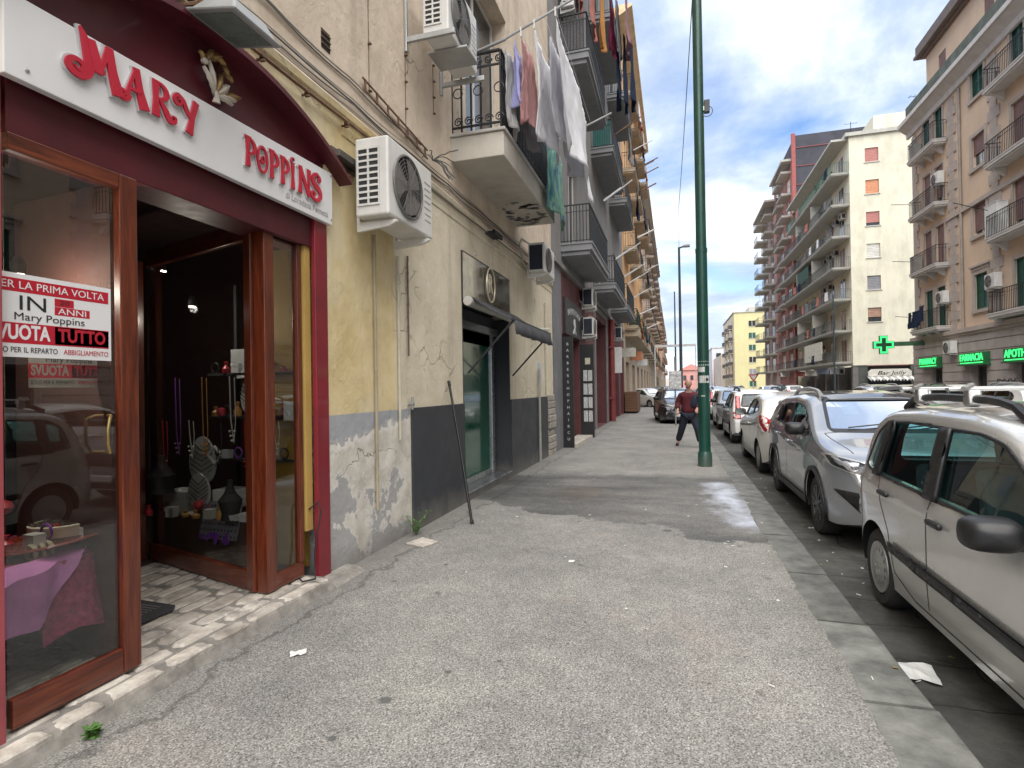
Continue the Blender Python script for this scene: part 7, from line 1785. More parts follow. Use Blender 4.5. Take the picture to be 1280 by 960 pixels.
# ================================================================== CARS
def interp(P, s):
    if s <= P[0][0]: return P[0][1]
    for a, b_ in zip(P[:-1], P[1:]):
        if s <= b_[0]:
            t = (s - a[0]) / max(1e-6, b_[0] - a[0]); return a[1] + (b_[1] - a[1]) * t
    return P[-1][1]
def smooth_prof(P, s, k=0.05):
    return (interp(P, s - k) + 2 * interp(P, s) + interp(P, s + k)) / 4
class CarShape:
    def __init__(s, L_, W_, prof, belt, tumble=0.24, zb=0.20, front=0.45, rear=0.35, fk=0.20, rk_=0.12, d_cab=0.13, d_hood=0.12, shoulder=0.03):
        s.L, s.W, s.prof, s.belt, s.tumble, s.zb = L_, W_, prof, belt, tumble, zb
        s.front, s.rear, s.fk, s.rk, s.dc, s.dh, s.sh = front, rear, fk, rk_, d_cab, d_hood, shoulder
    def halfw(s, q, z=None):
        w_ = s.W / 2
        if q < s.front: w_ *= 1 - s.fk * (1 - q / s.front) ** 2.2
        if q > s.L - s.rear: w_ *= 1 - s.rk * (1 - (s.L - q) / s.rear) ** 2.2
        return w_
    def section(s, q, inset=0.0, zb=None):
        zt = smooth_prof(s.prof, q) - inset
        zb = s.zb if zb is None else zb
        if q < 0.25 and inset == 0: zb += 0.06 * (1 - q / 0.25)
        if q > s.L - 0.25 and inset == 0: zb += 0.10 * (1 - (s.L - q) / 0.25)
        w_ = s.halfw(q) - inset; bl = interp(s.belt, q)
        cab = max(0, min(1, (zt - bl - 0.12) / 0.25)); d = s.dh + (s.dc - s.dh) * cab
        zs_ = zt - d
        pts = []
        n1 = 14
        def xside(z):
            x = w_ * (1 - 0.035 * max(0, (0.52 - z) / 0.35) ** 2)
            if z > bl - 0.14:
                t = (z - (bl - 0.14)); x -= s.sh * min(1, t / 0.14) ** 2
            if z > bl: x -= s.tumble * (z - bl) * (1 + 0.25 * (z - bl))
            return x
        pts.append((0, zb)); pts.append((w_ * 0.5, zb)); pts.append((w_ * 0.88, zb))
        for k in range(n1 + 1):
            z = zb + 0.02 + (zs_ - zb - 0.02) * k / n1; pts.append((xside(z), z))
        xe = xside(zs_); m = 10; e = 0.72 - 0.14 * (1 - cab)
        for k in range(1, m + 1):
            th = pi / 2 * k / m; pts.append((xe * cos(th) ** e if k < m else 0, zs_ + d * sin(th) ** e))
        return pts
    def loft(s, qs, inset=0.0, zb=None, mi=0):
        mb_ = MB(); mb_.cm = mi; secs = []
        for q in qs:
            h = s.section(q, inset, zb); full = h + [(-x, z) for x, z in h[-2:0:-1]]; secs.append(full)
        n = len(secs[0])
        for q, sc_ in zip(qs, secs): mb_.v += [(x, q - s.L / 2, z) for x, z in sc_]
        for i in range(len(qs) - 1):
            for k in range(n): mb_.f.append([i * n + k, i * n + (k + 1) % n, (i + 1) * n + (k + 1) % n, (i + 1) * n + k]); mb_.m.append(mi)
        mb_.f.append(list(range(n))[::-1]); mb_.m.append(mi); mb_.f.append([(len(qs) - 1) * n + k for k in range(n)]); mb_.m.append(mi)
        return mb_
def bool_cut(me, cutters, mats):
    o = bpy.data.objects.new('tmp', me); col.objects.link(o); tmp = []
    for c_ in cutters:
        co = bpy.data.objects.new('tmpc', c_); col.objects.link(co); tmp.append(co)
        m = o.modifiers.new('b', 'BOOLEAN'); m.operation = 'DIFFERENCE'; m.solver = 'EXACT'; m.object = co; m.material_mode = 'INDEX'
    bpy.context.view_layer.update()
    dg = bpy.context.evaluated_depsgraph_get(); out_ = bpy.data.meshes.new_from_object(o.evaluated_get(dg))
    bpy.data.objects.remove(o)
    for t in tmp: bpy.data.objects.remove(t)
    return out_
def mesh_raw(mb_, mats):
    me = bpy.data.meshes.new('m'); me.from_pydata(mb_.v, [], mb_.f)
    for m in mats: me.materials.append(m)
    me.polygons.foreach_set('material_index', mb_.m)
    bm = bmesh.new(); bm.from_mesh(me); bmesh.ops.remove_doubles(bm, verts=bm.verts, dist=1e-5); bmesh.ops.recalc_face_normals(bm, faces=bm.faces); bm.to_mesh(me); bm.free()
    return me
def densify(poly, step=0.04):
    out_ = []
    n = len(poly)
    for i in range(n):
        a, b_ = Vector(poly[i]), Vector(poly[(i + 1) % n]); k = max(1, int((b_ - a).length / step))
        for j in range(k): out_.append(tuple(a.lerp(b_, j / k)))
    return out_
def rounded(poly, r=0.05, k=4):
    out_ = []; n = len(poly)
    for i in range(n):
        p = Vector(poly[i]); a = Vector(poly[i - 1]); b_ = Vector(poly[(i + 1) % n])
        ra = min(r, (a - p).length * .45, (b_ - p).length * .45); A = p + (a - p).normalized() * ra; B = p + (b_ - p).normalized() * ra
        for j in range(k + 1):
            t = j / k; out_.append(tuple(A * (1 - t) ** 2 + p * 2 * t * (1 - t) + B * t * t))
    return out_
def inside(p, poly):
    x, y = p; c_ = False; n = len(poly)
    for i in range(n):
        x1, y1 = poly[i]; x2, y2 = poly[i - 1]
        if (y1 > y) != (y2 > y) and x < (x2 - x1) * (y - y1) / (y2 - y1) + x1: c_ = not c_
    return c_
def patch(bvh, poly, axis, side, off, grid=0.06, hole=None, thick=0.0):
    """lay a 2D outline on the body: axis x -> (y,z) seen from the side, axis y -> (x,z) seen from front/rear, axis z -> (x,y) from above"""
    P = densify(poly); pts = [Vector(p) for p in P]; edges = [(i, (i + 1) % len(P)) for i in range(len(P))]
    if hole:
        H = densify(hole); b0 = len(pts); pts += [Vector(p) for p in H]; edges += [(b0 + i, b0 + (i + 1) % len(H)) for i in range(len(H))]
    xs_ = [p[0] for p in P]; ys_ = [p[1] for p in P]
    gx = min(xs_) + grid / 2
    while gx < max(xs_):
        gy_ = min(ys_) + grid / 2
        while gy_ < max(ys_):
            if inside((gx, gy_), P) and not (hole and inside((gx, gy_), H)): pts.append(Vector((gx, gy_)))
            gy_ += grid
        gx += grid
    res = geometry.delaunay_2d_cdt(pts, edges, [], 0, 1e-6)
    V, F = res[0], res[2]; out_v = []; ok = []
    for v in V:
        if axis == 'x': o_, d_ = Vector((side * 3, v[0], v[1])), Vector((-side, 0, 0))
        elif axis == 'y': o_, d_ = Vector((v[0], side * 5, v[1])), Vector((0, -side, 0))
        else: o_, d_ = Vector((v[0], v[1], 4)), Vector((0, 0, -1))
        hit, nr, _, _ = bvh.ray_cast(o_, d_)
        if hit is None:
            hit, nr, _, _ = bvh.find_nearest(o_ + d_ * (3 - .8 if axis == 'x' else 3)); 
        if nr.dot(d_) > 0: nr = -nr
        out_v.append(hit + nr * off)
        ok.append(True)
    mb_ = MB(); fs = []
    for f in F:
        c_ = sum((Vector(V[i][:2]) for i in f), Vector((0, 0))) / len(f)
        if inside(c_, P) and not (hole and inside(c_, H)): fs.append(tuple(f))
    mb_.add(out_v, fs)
    return mb_
def strip(bvh, path, wd, axis, side, off):
    """thin band following an open path laid on the body"""
    L_, R_ = [], []
    D = []
    for a, b_ in zip(path[:-1], path[1:]):
        a, b_ = Vector(a), Vector(b_); k = max(1, int((b_ - a).length / .04))
        for j in range(k): D.append(a.lerp(b_, j / k))
    D.append(Vector(path[-1]))
    vs = []
    for i, p in enumerate(D):
        t = (D[min(i + 1, len(D) - 1)] - D[max(i - 1, 0)]).normalized(); n_ = Vector((-t.y, t.x)) * wd / 2
        for q in (p + n_, p - n_):
            if axis == 'x': o_, d_ = Vector((side * 3, q[0], q[1])), Vector((-side, 0, 0))
            elif axis == 'y': o_, d_ = Vector((q[0], side * 5, q[1])), Vector((0, -side, 0))
            else: o_, d_ = Vector((q[0], q[1], 4)), Vector((0, 0, -1))
            hit, nr, _, _ = bvh.ray_cast(o_, d_)
            if hit is None: hit, nr, _, _ = bvh.find_nearest(o_ + d_ * 2.2)
            if nr.dot(d_) > 0: nr = -nr
            vs.append(hit + nr * off)
    return vs, [(2 * i, 2 * i + 1, 2 * i + 3, 2 * i + 2) for i in range(len(D) - 1)]
rim_m = {'cover': M('wheel_cover_silver', (0.40, 0.40, 0.39), 0.4, 0.5, var=.06, bump=0, grime=.35), 'alloy': M('alloy_dark', (0.10, .10, .105), .35, .7, var=.1, bump=0), 'plain': M('wheel_cover_grey', (0.30, .30, .30), .45, .5, bump=0, grime=.3)}
seam = M('panel_seam', (0.012, .012, .012), .8, bump=0)
def make_wheel(R, wd, kind, out):
    """axle along x at the origin, outer face at +x (mirror with out=-1)"""
    def fl(mb_):
        if out < 0: mb_.v = [(-v[0], v[1], v[2]) for v in mb_.v]
        return mb_
    rr_ = R * 0.66
    t = MB(); t.lathe([(rr_, -wd), (R * .93, -wd), (R, -wd * .85), (R, -wd * .2), (R * .955, -.01), (R * .9, .004), (rr_ * 1.04, 0), (rr_, -.012), (rr_ * .98, -wd * .8)], (0, 0, 0), 'x', 40)
    tyre = fl(t).mesh('tyre', rubber, True)
    r = MB()
    r.lathe([(0, -.10), (rr_ * .98, -.10)], (0, 0, 0), 'x', 32)
    rim_back = fl(r).mesh('rim_back', dark_int, False, False)
    f = MB()
    if kind == 'alloy':
        f.lathe([(rr_ * 1.0, -.014), (rr_ * .985, 0.0), (rr_ * .93, -.004), (rr_ * .90, -.05), (rr_ * .99, -.09)], (0, 0, 0), 'x', 40)
        f.lathe([(0, .002), (.045, .0), (.06, -.02)], (0, 0, 0), 'x', 20)
        for k in range(5):
            for s_ in (-1, 1):
                a0 = 2 * pi * k / 5 + s_ * .10; a1 = 2 * pi * k / 5 + s_ * .26
                p0 = Vector((-.012, cos(a0) * .045, sin(a0) * .045)); p1 = Vector((-.008, cos(a1) * rr_ * .93, sin(a1) * rr_ * .93)); d_ = (p1 - p0); nn = Vector((1, 0, 0)).cross(d_.normalized())
                f.obox((p0 + p1) / 2, d_ / 2, nn * .014, (.012, 0, 0))
    else:
        # pressed cover with slots round the edge
        f.lathe([(rr_ * 1.0, -.012), (rr_ * .98, .004), (rr_ * .86, .0)], (0, 0, 0), 'x', 40)
        n = 14
        for k in range(n):
            a0, a1 = 2 * pi * k / n, 2 * pi * (k + .62) / n
            vs = []
            for a in (a0, (a0 + a1) / 2, a1):
                for q, h in ((rr_ * .87, .0), (rr_ * .62, .004)): vs.append((h, cos(a) * q, sin(a) * q))
            f.add(vs, [(0, 1, 3, 2), (2, 3, 5, 4)])
        f.lathe([(rr_ * .63, .004), (rr_ * .35, .012), (rr_ * .16, .008), (0, .012)], (0, 0, 0), 'x', 32)
        for k in range(5):
            a = 2 * pi * k / 5; f.obox((.012, cos(a) * rr_ * .26, sin(a) * rr_ * .26), (.004, 0, 0), (0, .012, 0), (0, 0, .012))
    rim = fl(f).mesh('rim', rim_m[kind], True)
    return tyre, rim_back, rim
def add_wheels(root, sh, wr, fr_s, rr_s, R, kind, track):
    for out in (-1, 1):
        tyre, back, rim = make_wheel(R, .19, kind, out)
        for s_ in (fr_s, rr_s):
            w_ = link('wheel', tyre, root, (out * track, s_ - sh.L / 2, R))
            link('rim', rim, w_, (0, 0, 0)); link('rim_back', back, w_, (0, 0, 0))
def build_car(spec):
    sh = spec['shape']; L_ = sh.L; pm = spec['paint']; fs_, rs_ = spec['axles']; R = spec['R']; track = sh.W / 2 - spec.get('inset', .03)
    qs = sorted(set([0, .015, .04, .08, .13, .2, .28, .36] + [.45 + .075 * k for k in range(int((L_ - .9) / .075))] + [L_ - v for v in (.4, .3, .22, .15, .09, .05, .02, 0)]))
    mats = [pm, black_pl]
    master = mesh_raw(sh.loft(qs), mats)
    bm = bmesh.new(); bm.from_mesh(master); bvh = BVHTree.FromBMesh(bm); bm.free()
    cut = []
    for s_ in (fs_, rs_):
        c_ = MB(); c_.cm = 1
        for sd_ in (-1, 1):
            c_.lathe([(0, -.15), (R + .055, -.15), (R + .055, .15), (0, .15)], (sd_ * (sh.W / 2 - .10), s_ - L_ / 2, R), 'x', 40)
        c_.m = [1] * len(c_.f); cut.append(mesh_raw(c_, mats))
    c0, c1 = spec['cabin']
    cab = sh.loft([c0 + (c1 - c0) * k / 24 for k in range(25)], .045, .66, 1); cab.m = [1] * len(cab.f); cut.append(mesh_raw(cab, mats))
    Y = lambda p: (p[0] - L_ / 2, p[1])
    side = [Y(p) for p in rounded(spec['dlo'], .05)]
    c_ = MB(); c_.prism(side, -2, 2, 'x'); c_.m = [0] * len(c_.f); cut.append(mesh_raw(c_, mats))
    ws = rounded(spec['screen'], .05); yr0, yr1 = spec['screen_y']
    c_ = MB(); c_.prism(ws, yr0 - L_ / 2, yr1 - L_ / 2, 'y'); c_.m = [0] * len(c_.f); cut.append(mesh_raw(c_, mats))
    rw_ = rounded(spec['rearwin'], .05)
    c_ = MB(); c_.prism(rw_, spec['rear_y'] - L_ / 2, L_ / 2 + .5, 'y'); c_.m = [0] * len(c_.f); cut.append(mesh_raw(c_, mats))
    body = bool_cut(master, cut, mats)
    body.name = 'car_body'
    body.polygons.foreach_set('use_smooth', [True] * len(body.polygons)); body.set_sharp_from_angle(angle=radians(32))
    root = empty(spec['name'], (0, 0, 0), spec['label'], 'car')
    link('body', body, root, (0, 0, 0))
    def P(name, mb_, mat, parent=root, smooth=True, thick=0.0):
        o = mb_.build(name, mat, parent, smooth=radians(50) if smooth else False, loc=(0, 0, 0), fix=False)
        if thick: m = o.modifiers.new('s', 'SOLIDIFY'); m.thickness = thick; m.offset = -1
        return o
    def grow(poly, g):
        c_ = sum((Vector(p) for p in poly), Vector((0, 0))) / len(poly); out_ = []
        n = len(poly)
        for i in range(n):
            a, b_ = Vector(poly[i - 1]), Vector(poly[(i + 1) % n]); t = (b_ - a).normalized(); nn = Vector((t.y, -t.x))
            p = Vector(poly[i])
            if nn.dot(p - c_) < 0: nn = -nn
            out_.append(tuple(p + nn * g))
        return out_
    for sd_ in (-1, 1):
        P('window_glass', patch(bvh, grow(side, .012), 'x', sd_, -.012), car_glass)
        P('window_seal', patch(bvh, grow(side, .013), 'x', sd_, .002, hole=grow(side, -.006)), black_pl, thick=.006)
        for pil in spec['pillars']: P('door_pillar', patch(bvh, [Y(p) for p in pil], 'x', sd_, -.002), black_pl, thick=.03)
        # door seams
        for sm in spec['seams']:
            vs, f_ = strip(bvh, [Y(p) for p in sm], .009, 'x', sd_, .0015); q = MB(); q.add(vs, f_); P('door_seam', q, seam)
        for (hs_, hz_) in spec['handles']:
            q = MB(); hit, nr, _, _ = bvh.ray_cast(Vector((sd_ * 3, hs_ - L_ / 2, hz_)), Vector((-sd_, 0, 0))); x_ = hit.x
            q.box(x_ - .004, x_ + sd_ * .035, hs_ - L_ / 2 - .085, hs_ - L_ / 2 + .085, hz_ - .016, hz_ + .018)
            o = P('door_handle', q, spec.get('handle_mat', pm), smooth=False); b_ = o.modifiers.new('b', 'BEVEL'); b_.width = .012; b_.segments = 3
        if spec.get('rub'):
            a, b_, z0_, z1_ = spec['rub']
            P('rub_strip', patch(bvh, [Y(p) for p in ((a, z0_ - .03), (b_, z1_ - .03), (b_, z1_ + .03), (a, z0_ + .03))], 'x', sd_, .012), black_pl, thick=.014)
        if spec.get('clad'):
            z_ = .33
            P('sill_cladding', patch(bvh, [Y(p) for p in ((fs_ + R + .06, .23), (rs_ - R - .06, .23), (rs_ - R - .06, z_), (fs_ + R + .06, z_))], 'x', sd_, .01), black_pl, thick=.012)
            for s_ in (fs_, rs_):
                q = MB(); 
                pts = []
                for k in range(17):
                    a = radians(-12) + radians(204) * k / 16
                    for rr_ in (R + .052, R + .10): pts.append((s_ + cos(a) * rr_, max(.21, R + sin(a) * rr_)))
                vs = []
                for (u_, v_) in pts:
                    hit, nr, _, _ = bvh.ray_cast(Vector((sd_ * 3, u_ - L_ / 2, v_)), Vector((-sd_, 0, 0)))
                    if hit is None: hit = Vector((sd_ * sh.W / 2 * .95, u_ - L_ / 2, v_))
                    vs.append(hit + Vector((sd_ * .01, 0, 0)))
                q.add(vs, [(2 * i, 2 * i + 1, 2 * i + 3, 2 * i + 2) for i in range(16)]); P('arch_trim', q, black_pl, thick=.012)
        # mirror
        ms, mz = spec['mirror']; hit, nr, _, _ = bvh.ray_cast(Vector((sd_ * 3, ms - L_ / 2, mz)), Vector((-sd_, 0, 0))); x_ = abs(hit.x)
        mr = MB(); T = Matrix.Translation((sd_ * (x_ + .14), ms - L_ / 2 - .02, mz + .035)) @ Matrix.Rotation(sd_ * radians(6), 4, 'Z')
        n = 24; prof = [(-.09, .0), (-.088, .35), (-.078, .62), (-.06, .82), (-.03, .95), (.01, 1.0), (.045, .985), (.052, .94)]
        for (h, q) in prof:
            for k in range(n):
                a = 2 * pi * k / n; cx_, cz_ = abs(cos(a)) ** .62 * (1 if cos(a) > 0 else -1), abs(sin(a)) ** .62 * (1 if sin(a) > 0 else -1)
                mr.v.append(tuple(T @ Vector((cx_ * .115 * q, h, cz_ * .078 * q))))
        for i in range(len(prof) - 1):
            for k in range(n): mr.f.append([i * n + k, i * n + (k + 1) % n, (i + 1) * n + (k + 1) % n, (i + 1) * n + k]); mr.m.append(0)
        mr.f.append(list(range(n))); mr.m.append(0)
        mo = P('wing_mirror', mr, spec.get('mirror_mat', black_pl)); mo.modifiers.new('s', 'SUBSURF').levels = 1
        q = MB(); b0 = (len(prof) - 1) * n; q.add([mr.v[b0 + k] for k in range(n)], [tuple(range(n))]); P('mirror_glass', q, chrome, mo)
        q = MB(); q.obox((sd_ * (x_ + .02), ms - L_ / 2, mz - .01), (.05, 0, 0), (0, .035, 0), (0, 0, .02)); P('mirror_arm', q, black_pl, mo, False)
        # lights
        if spec.get('head'):
            hp = rounded([(sd_ * x, z) for x, z in spec['head']], .03)
            P('headlight', patch(bvh, hp, 'y', -1, .004), M('lamp_glass_dark', (0.02, .022, .025), .22, var=.5, vs=14, bump=0, coat=.15), thick=.006)
            hh = P('headlight_rim', patch(bvh, grow(hp, .008), 'y', -1, .006, hole=grow(hp, -.004)), silver_pl)
            q = MB(); cx_ = sum(p[0] for p in hp) / len(hp); cz_ = sum(p[1] for p in hp) / len(hp)
            for dx in (-.09, .05):
                hit, nr, _, _ = bvh.ray_cast(Vector((cx_ + dx * sd_, -5, cz_)), Vector((0, 1, 0)))
                if hit is not None: q.lathe([(.0, -.004), (.022, -.006), (.026, -.001)], tuple(hit + nr * .004), 'y', 14)
            P('lens', q, M('lens_grey', (.3, .3, .32), .2, .5, bump=0), hh)
        if spec.get('fog'):
            fp = rounded([(sd_ * x, z) for x, z in spec['fog']], .03)
            fo = P('fog_surround', patch(bvh, fp, 'y', -1, .003), black_pl, thick=.005)
            q = MB(); hit, nr, _, _ = bvh.ray_cast(Vector((sd_ * spec['foglamp'][0], -5, spec['foglamp'][1])), Vector((0, 1, 0)))
            q.lathe([(0, -.012), (.035, -.012), (.045, 0)], tuple(hit + nr * .004), 'y', 16); P('fog_lamp', q, chrome, fo)
        if spec.get('tail'):
            tp = rounded([Y(p) for p in spec['tail']], .04)
            P('tail_light', patch(bvh, tp, 'x', sd_, .006), M('tail_red', (0.38, .01, .015), .12, var=.1, bump=0, coat=1.0), thick=.01)
            if spec.get('tail2'): P('tail_light_clear', patch(bvh, rounded([Y(p) for p in spec['tail2']], .02), 'x', sd_, .008), M('tail_clear', (.5, .42, .42), .15, bump=0, coat=1.0), thick=.01)
            if spec.get('tail_rear'):
                tp = rounded([(sd_ * x, z) for x, z in spec['tail_rear']], .03); P('tail_light', patch(bvh, tp, 'y', 1, .006), MATS['tail_red'], thick=.01)
        if spec.get('rails'):
            a, b_, xr, mat_ = spec['rails']; pts = []
            for k in range(13):
                t = k / 12; s_ = a + (b_ - a) * t; hit, nr, _, _ = bvh.ray_cast(Vector((sd_ * xr, s_ - L_ / 2, 4)), Vector((0, 0, -1)))
                pts.append(Vector((sd_ * xr, s_ - L_ / 2, hit.z + .008 + .055 * min(1, sin(pi * t) * 3.2))))
            q = MB(); q.tube(pts, [.026 if 0 < k < 12 else .034 for k in range(13)], 8); P('roof_rail', q, mat_)
    if spec.get('roof'): a, b_, x_ = spec['roof']; P('roof_panel', patch(bvh, rounded([(-x_, a - L_ / 2), (x_, a - L_ / 2), (x_ * .9, b_ - L_ / 2), (-x_ * .9, b_ - L_ / 2)], .08), 'z', 1, .003, .08), M('dark_roof', (.03, .036, .05), .12, .3, bump=0, coat=1.0), thick=.004)
    P('windscreen', patch(bvh, grow(ws, .015), 'y', -1, -.008), screen_glass)
    P('windscreen_seal', patch(bvh, grow(ws, .022), 'y', -1, .002, hole=grow(ws, -.015)), black_pl)
    P('rear_window', patch(bvh, grow(rw_, .015), 'y', 1, -.008), car_glass)
    P('rear_window_seal', patch(bvh, grow(rw_, .02), 'y', 1, .002, hole=grow(rw_, -.02)), black_pl)
    # bumpers low edge, plates, grille
    if spec.get('grille'): P('grille', patch(bvh, rounded(spec['grille'], .03), 'y', -1, .004), black_pl, thick=.006)
    if spec.get('lower'): P('lower_grille', patch(bvh, rounded(spec['lower'], .03), 'y', -1, .004), black_pl, thick=.006)
    P('number_plate', patch(bvh, [(-.26, .40), (.26, .40), (.26, .51), (-.26, .51)], 'y', 1, .01), M('plate_white', (.6, .6, .6), .5, bump=0), thick=.01)
    P('number_plate', patch(bvh, [(-.26, .38), (.26, .38), (.26, .49), (-.26, .49)], 'y', -1, .012), MATS['plate_white'], thick=.01)
    hs_ = patch(bvh, [(-.62, .30), (.62, .30), (.60, .36), (-.60, .36)], 'y', 1, .008); P('bumper_trim', hs_, black_pl, thick=.01)
    vs, f_ = strip(bvh, [(-sh.W * .40, spec['hood_s'] - L_ / 2), (sh.W * .40, spec['hood_s'] - L_ / 2)], .012, 'z', 1, .0015); q = MB(); q.add(vs, f_); P('bonnet_seam', q, seam)
    for sd_ in (-1, 1):
        vs, f_ = strip(bvh, [(sd_ * sh.W * .40, spec['hood_s'] - L_ / 2), (sd_ * sh.W * .36, .30 - L_ / 2)], .008, 'z', 1, .0015); q = MB(); q.add(vs, f_); P('bonnet_seam', q, seam)
    # wipers
    for x_ in (-.45, .12):
        z_ = spec['screen'][0][1] + .02
        a = bvh.ray_cast(Vector((x_, -5, z_)), Vector((0, 1, 0)))[0]; b_ = bvh.ray_cast(Vector((x_ + .5, -5, z_ + .05)), Vector((0, 1, 0)))[0]
        if a and b_: q = MB(); q.tube([a + Vector((0, -.02, .01)), b_ + Vector((0, -.02, .01))], .008, 5); P('wiper', q, black_pl)
    # interior: seats, dashboard, wheel
    fz = .66; sy = spec['seat'] - L_ / 2
    for x_ in (-.36, .36):
        q = MB(); q.box(x_ - .24, x_ + .24, sy - .28, sy + .22, fz - .05, fz + .05)
        T = Matrix.Translation((x_, sy + .24, fz)) @ Matrix.Rotation(radians(-14), 4, 'X'); tb(q, -.23, .23, -.06, .06, 0, .52, T); st = q.build('seat', seat_m, root, loc=(0, 0, 0), bevel=.04, seg=3)
        q = MB(); tb(q, -.12, .12, -.05, .05, .55, .74, T); q.build('headrest', seat_m, st, loc=(0, 0, 0), bevel=.03)
    q = MB(); ry = sy + .95; q.box(-.58, .58, ry - .2, ry + .2, fz - .05, fz + .02); q.box(-.58, .58, ry + .2, ry + .3, fz - .05, fz + .42); q.build('rear_seat', seat_m, root, loc=(0, 0, 0), bevel=.04)
    q = MB(); q.box(-.62, .62, c0 - L_ / 2 + .12, sy - .50, fz - .1, fz + .22); q.build('dashboard', dark_int, root, loc=(0, 0, 0), bevel=.04)
    q = MB(); T = Matrix.Translation((-.36, sy - .42, fz + .22)) @ Matrix.Rotation(radians(65), 4, 'X'); q.tube([T @ Vector((.18 * cos(a), .18 * sin(a), 0)) for a in [t * pi / 10 for t in range(20)]], .014, 6, closed=True); q.build('steering_wheel', black_pl, root, loc=(0, 0, 0), smooth=True)
    add_wheels(root, sh, R, fs_, rs_, R, spec['wheel'], track)
    root['_bvh'] = 0; del root['_bvh']
    return root, bvh
silver = paint('silver_paint', (0.62, 0.615, 0.595), .55, .25)
grey_p = paint('steel_grey_paint', (0.36, 0.375, 0.405), .6, .2)
white_p = paint('white_paint', (0.60, 0.58, 0.54), 0.0, .25)
white2 = paint('bright_white_paint', (0.68, 0.68, 0.66), 0.0, .2)
black_p = paint('black_paint', (0.02, 0.02, 0.024), 0.2, .3)
silver2 = paint('light_silver_paint', (0.45, 0.46, 0.47), .6, .25)
bh = paint('blue_grey_paint', (0.10, 0.14, 0.20), .5, .2)
pshape = CarShape(3.54, 1.60, [(0, .60), (.03, .72), (.10, .82), (.30, .90), (.72, 1.0), (.86, 1.04), (1.42, 1.43), (1.62, 1.49), (1.95, 1.525), (2.6, 1.53), (3.05, 1.505), (3.22, 1.46), (3.32, 1.34), (3.42, 1.05), (3.50, .85), (3.54, .58)],
    [(0, .86), (.8, .93), (1.6, .955), (3.0, .985), (3.54, 1.0)], .23, .21, .45, .34, .17, .13, .13, .10, .035)
panda, _ = build_car(dict(name='parked_car', label='silver-grey boxy hatchback with black roof rails and silver roof bars, nearest on the right', shape=pshape, paint=silver, axles=(.70, 3.0), R=.285, cabin=(.95, 3.30),
    dlo=[(1.00, 1.00), (1.28, 1.22), (1.52, 1.34), (1.75, 1.375), (2.7, 1.38), (3.06, 1.355), (3.18, 1.27), (3.25, 1.02), (3.0, .985), (1.1, .965)], pillars=[[(2.02, .955), (2.17, .955), (2.19, 1.385), (2.07, 1.385)], [(2.93, .97), (3.03, .97), (2.99, 1.375), (2.90, 1.38)]],
    seams=[[(.98, .40), (.98, .96)], [(2.10, .30), (2.10, .95)], [(.98, .36), (1.05, .28), (2.3, .28), (2.62, .36), (2.72, .62), (2.86, .80), (2.94, .98)]],
    handles=[(1.96, .845), (2.76, .875)], handle_mat=black_pl, rub=(1.0, 2.66, .50, .53), mirror=(1.18, .955), head=[(.44, .70), (.70, .76), (.72, .92), (.50, .88)], grille=[(-.36, .66), (.36, .66), (.38, .75), (-.38, .75)], lower=[(-.5, .32), (.5, .32), (.48, .44), (-.48, .44)],
    tail=[(3.47, .72), (3.53, .72), (3.52, .9), (3.47, .95)], tail_rear=[(.54, .70), (.695, .70), (.66, 1.34), (.54, 1.34)], rails=(1.60, 3.10, .525, black_pl),
    screen=[(-.58, 1.06), (.58, 1.06), (.50, 1.42), (-.50, 1.42)], screen_y=(.6, 1.9), rearwin=[(-.52, 1.05), (.52, 1.05), (.46, 1.38), (-.46, 1.38)], rear_y=2.9, hood_s=.84, seat=1.62, wheel='cover'))
ashape = CarShape(4.14, 1.78, [(0, .66), (.03, .80), (.12, .90), (.35, .98), (.9, 1.06), (1.12, 1.11), (1.82, 1.45), (2.1, 1.53), (2.6, 1.56), (3.3, 1.53), (3.62, 1.48), (3.80, 1.34), (3.96, 1.08), (4.10, .95), (4.14, .6)],
    [(0, .90), (1.2, 1.0), (2.5, 1.04), (3.4, 1.10), (4.14, 1.12)], .30, .22, .62, .40, .26, .14, .15, .10, .05)
arona, _ = build_car(dict(name='parked_car', label='metallic grey small SUV facing the camera with dark roof, second in the kerb row', shape=ashape, paint=grey_p, axles=(.84, 3.41), R=.325, cabin=(1.2, 3.85),
    dlo=[(1.32, 1.07), (1.62, 1.25), (1.92, 1.36), (2.3, 1.39), (3.0, 1.375), (3.30, 1.31), (3.44, 1.20), (3.40, 1.13), (2.5, 1.07), (1.5, 1.03)], pillars=[[(2.33, 1.05), (2.47, 1.06), (2.50, 1.39), (2.40, 1.395)], [(3.18, 1.10), (3.26, 1.11), (3.20, 1.34), (3.12, 1.36)]],
    seams=[[(1.26, .42), (1.24, 1.02)], [(2.40, .33), (2.40, 1.04)], [(1.28, .40), (1.36, .34), (2.9, .34), (3.0, .60), (3.16, .80), (3.30, 1.06)]], handles=[(2.22, .90), (3.08, .94)], mirror=(1.46, 1.08), clad=True,
    head=[(.36, .74), (.62, .75), (.84, .83), (.86, .93), (.62, .88), (.40, .82)], fog=[(.42, .40), (.66, .40), (.84, .60), (.50, .60)], foglamp=(.64, .52), grille=[(-.38, .62), (.38, .62), (.40, .80), (-.40, .80)], lower=[(-.42, .30), (.42, .30), (.40, .46), (-.40, .46)],
    rails=(1.95, 3.5, .54, silver_pl), screen=[(-.64, 1.12), (.64, 1.12), (.53, 1.46), (-.53, 1.46)], screen_y=(.9, 2.2), rearwin=[(-.55, 1.15), (.55, 1.15), (.46, 1.42), (-.46, 1.42)], rear_y=3.4, hood_s=1.10, roof=(1.88, 3.62, .50), seat=1.95, wheel='alloy',
    tail=[(3.86, .86), (4.06, .84), (4.10, .98), (3.90, 1.0)]))
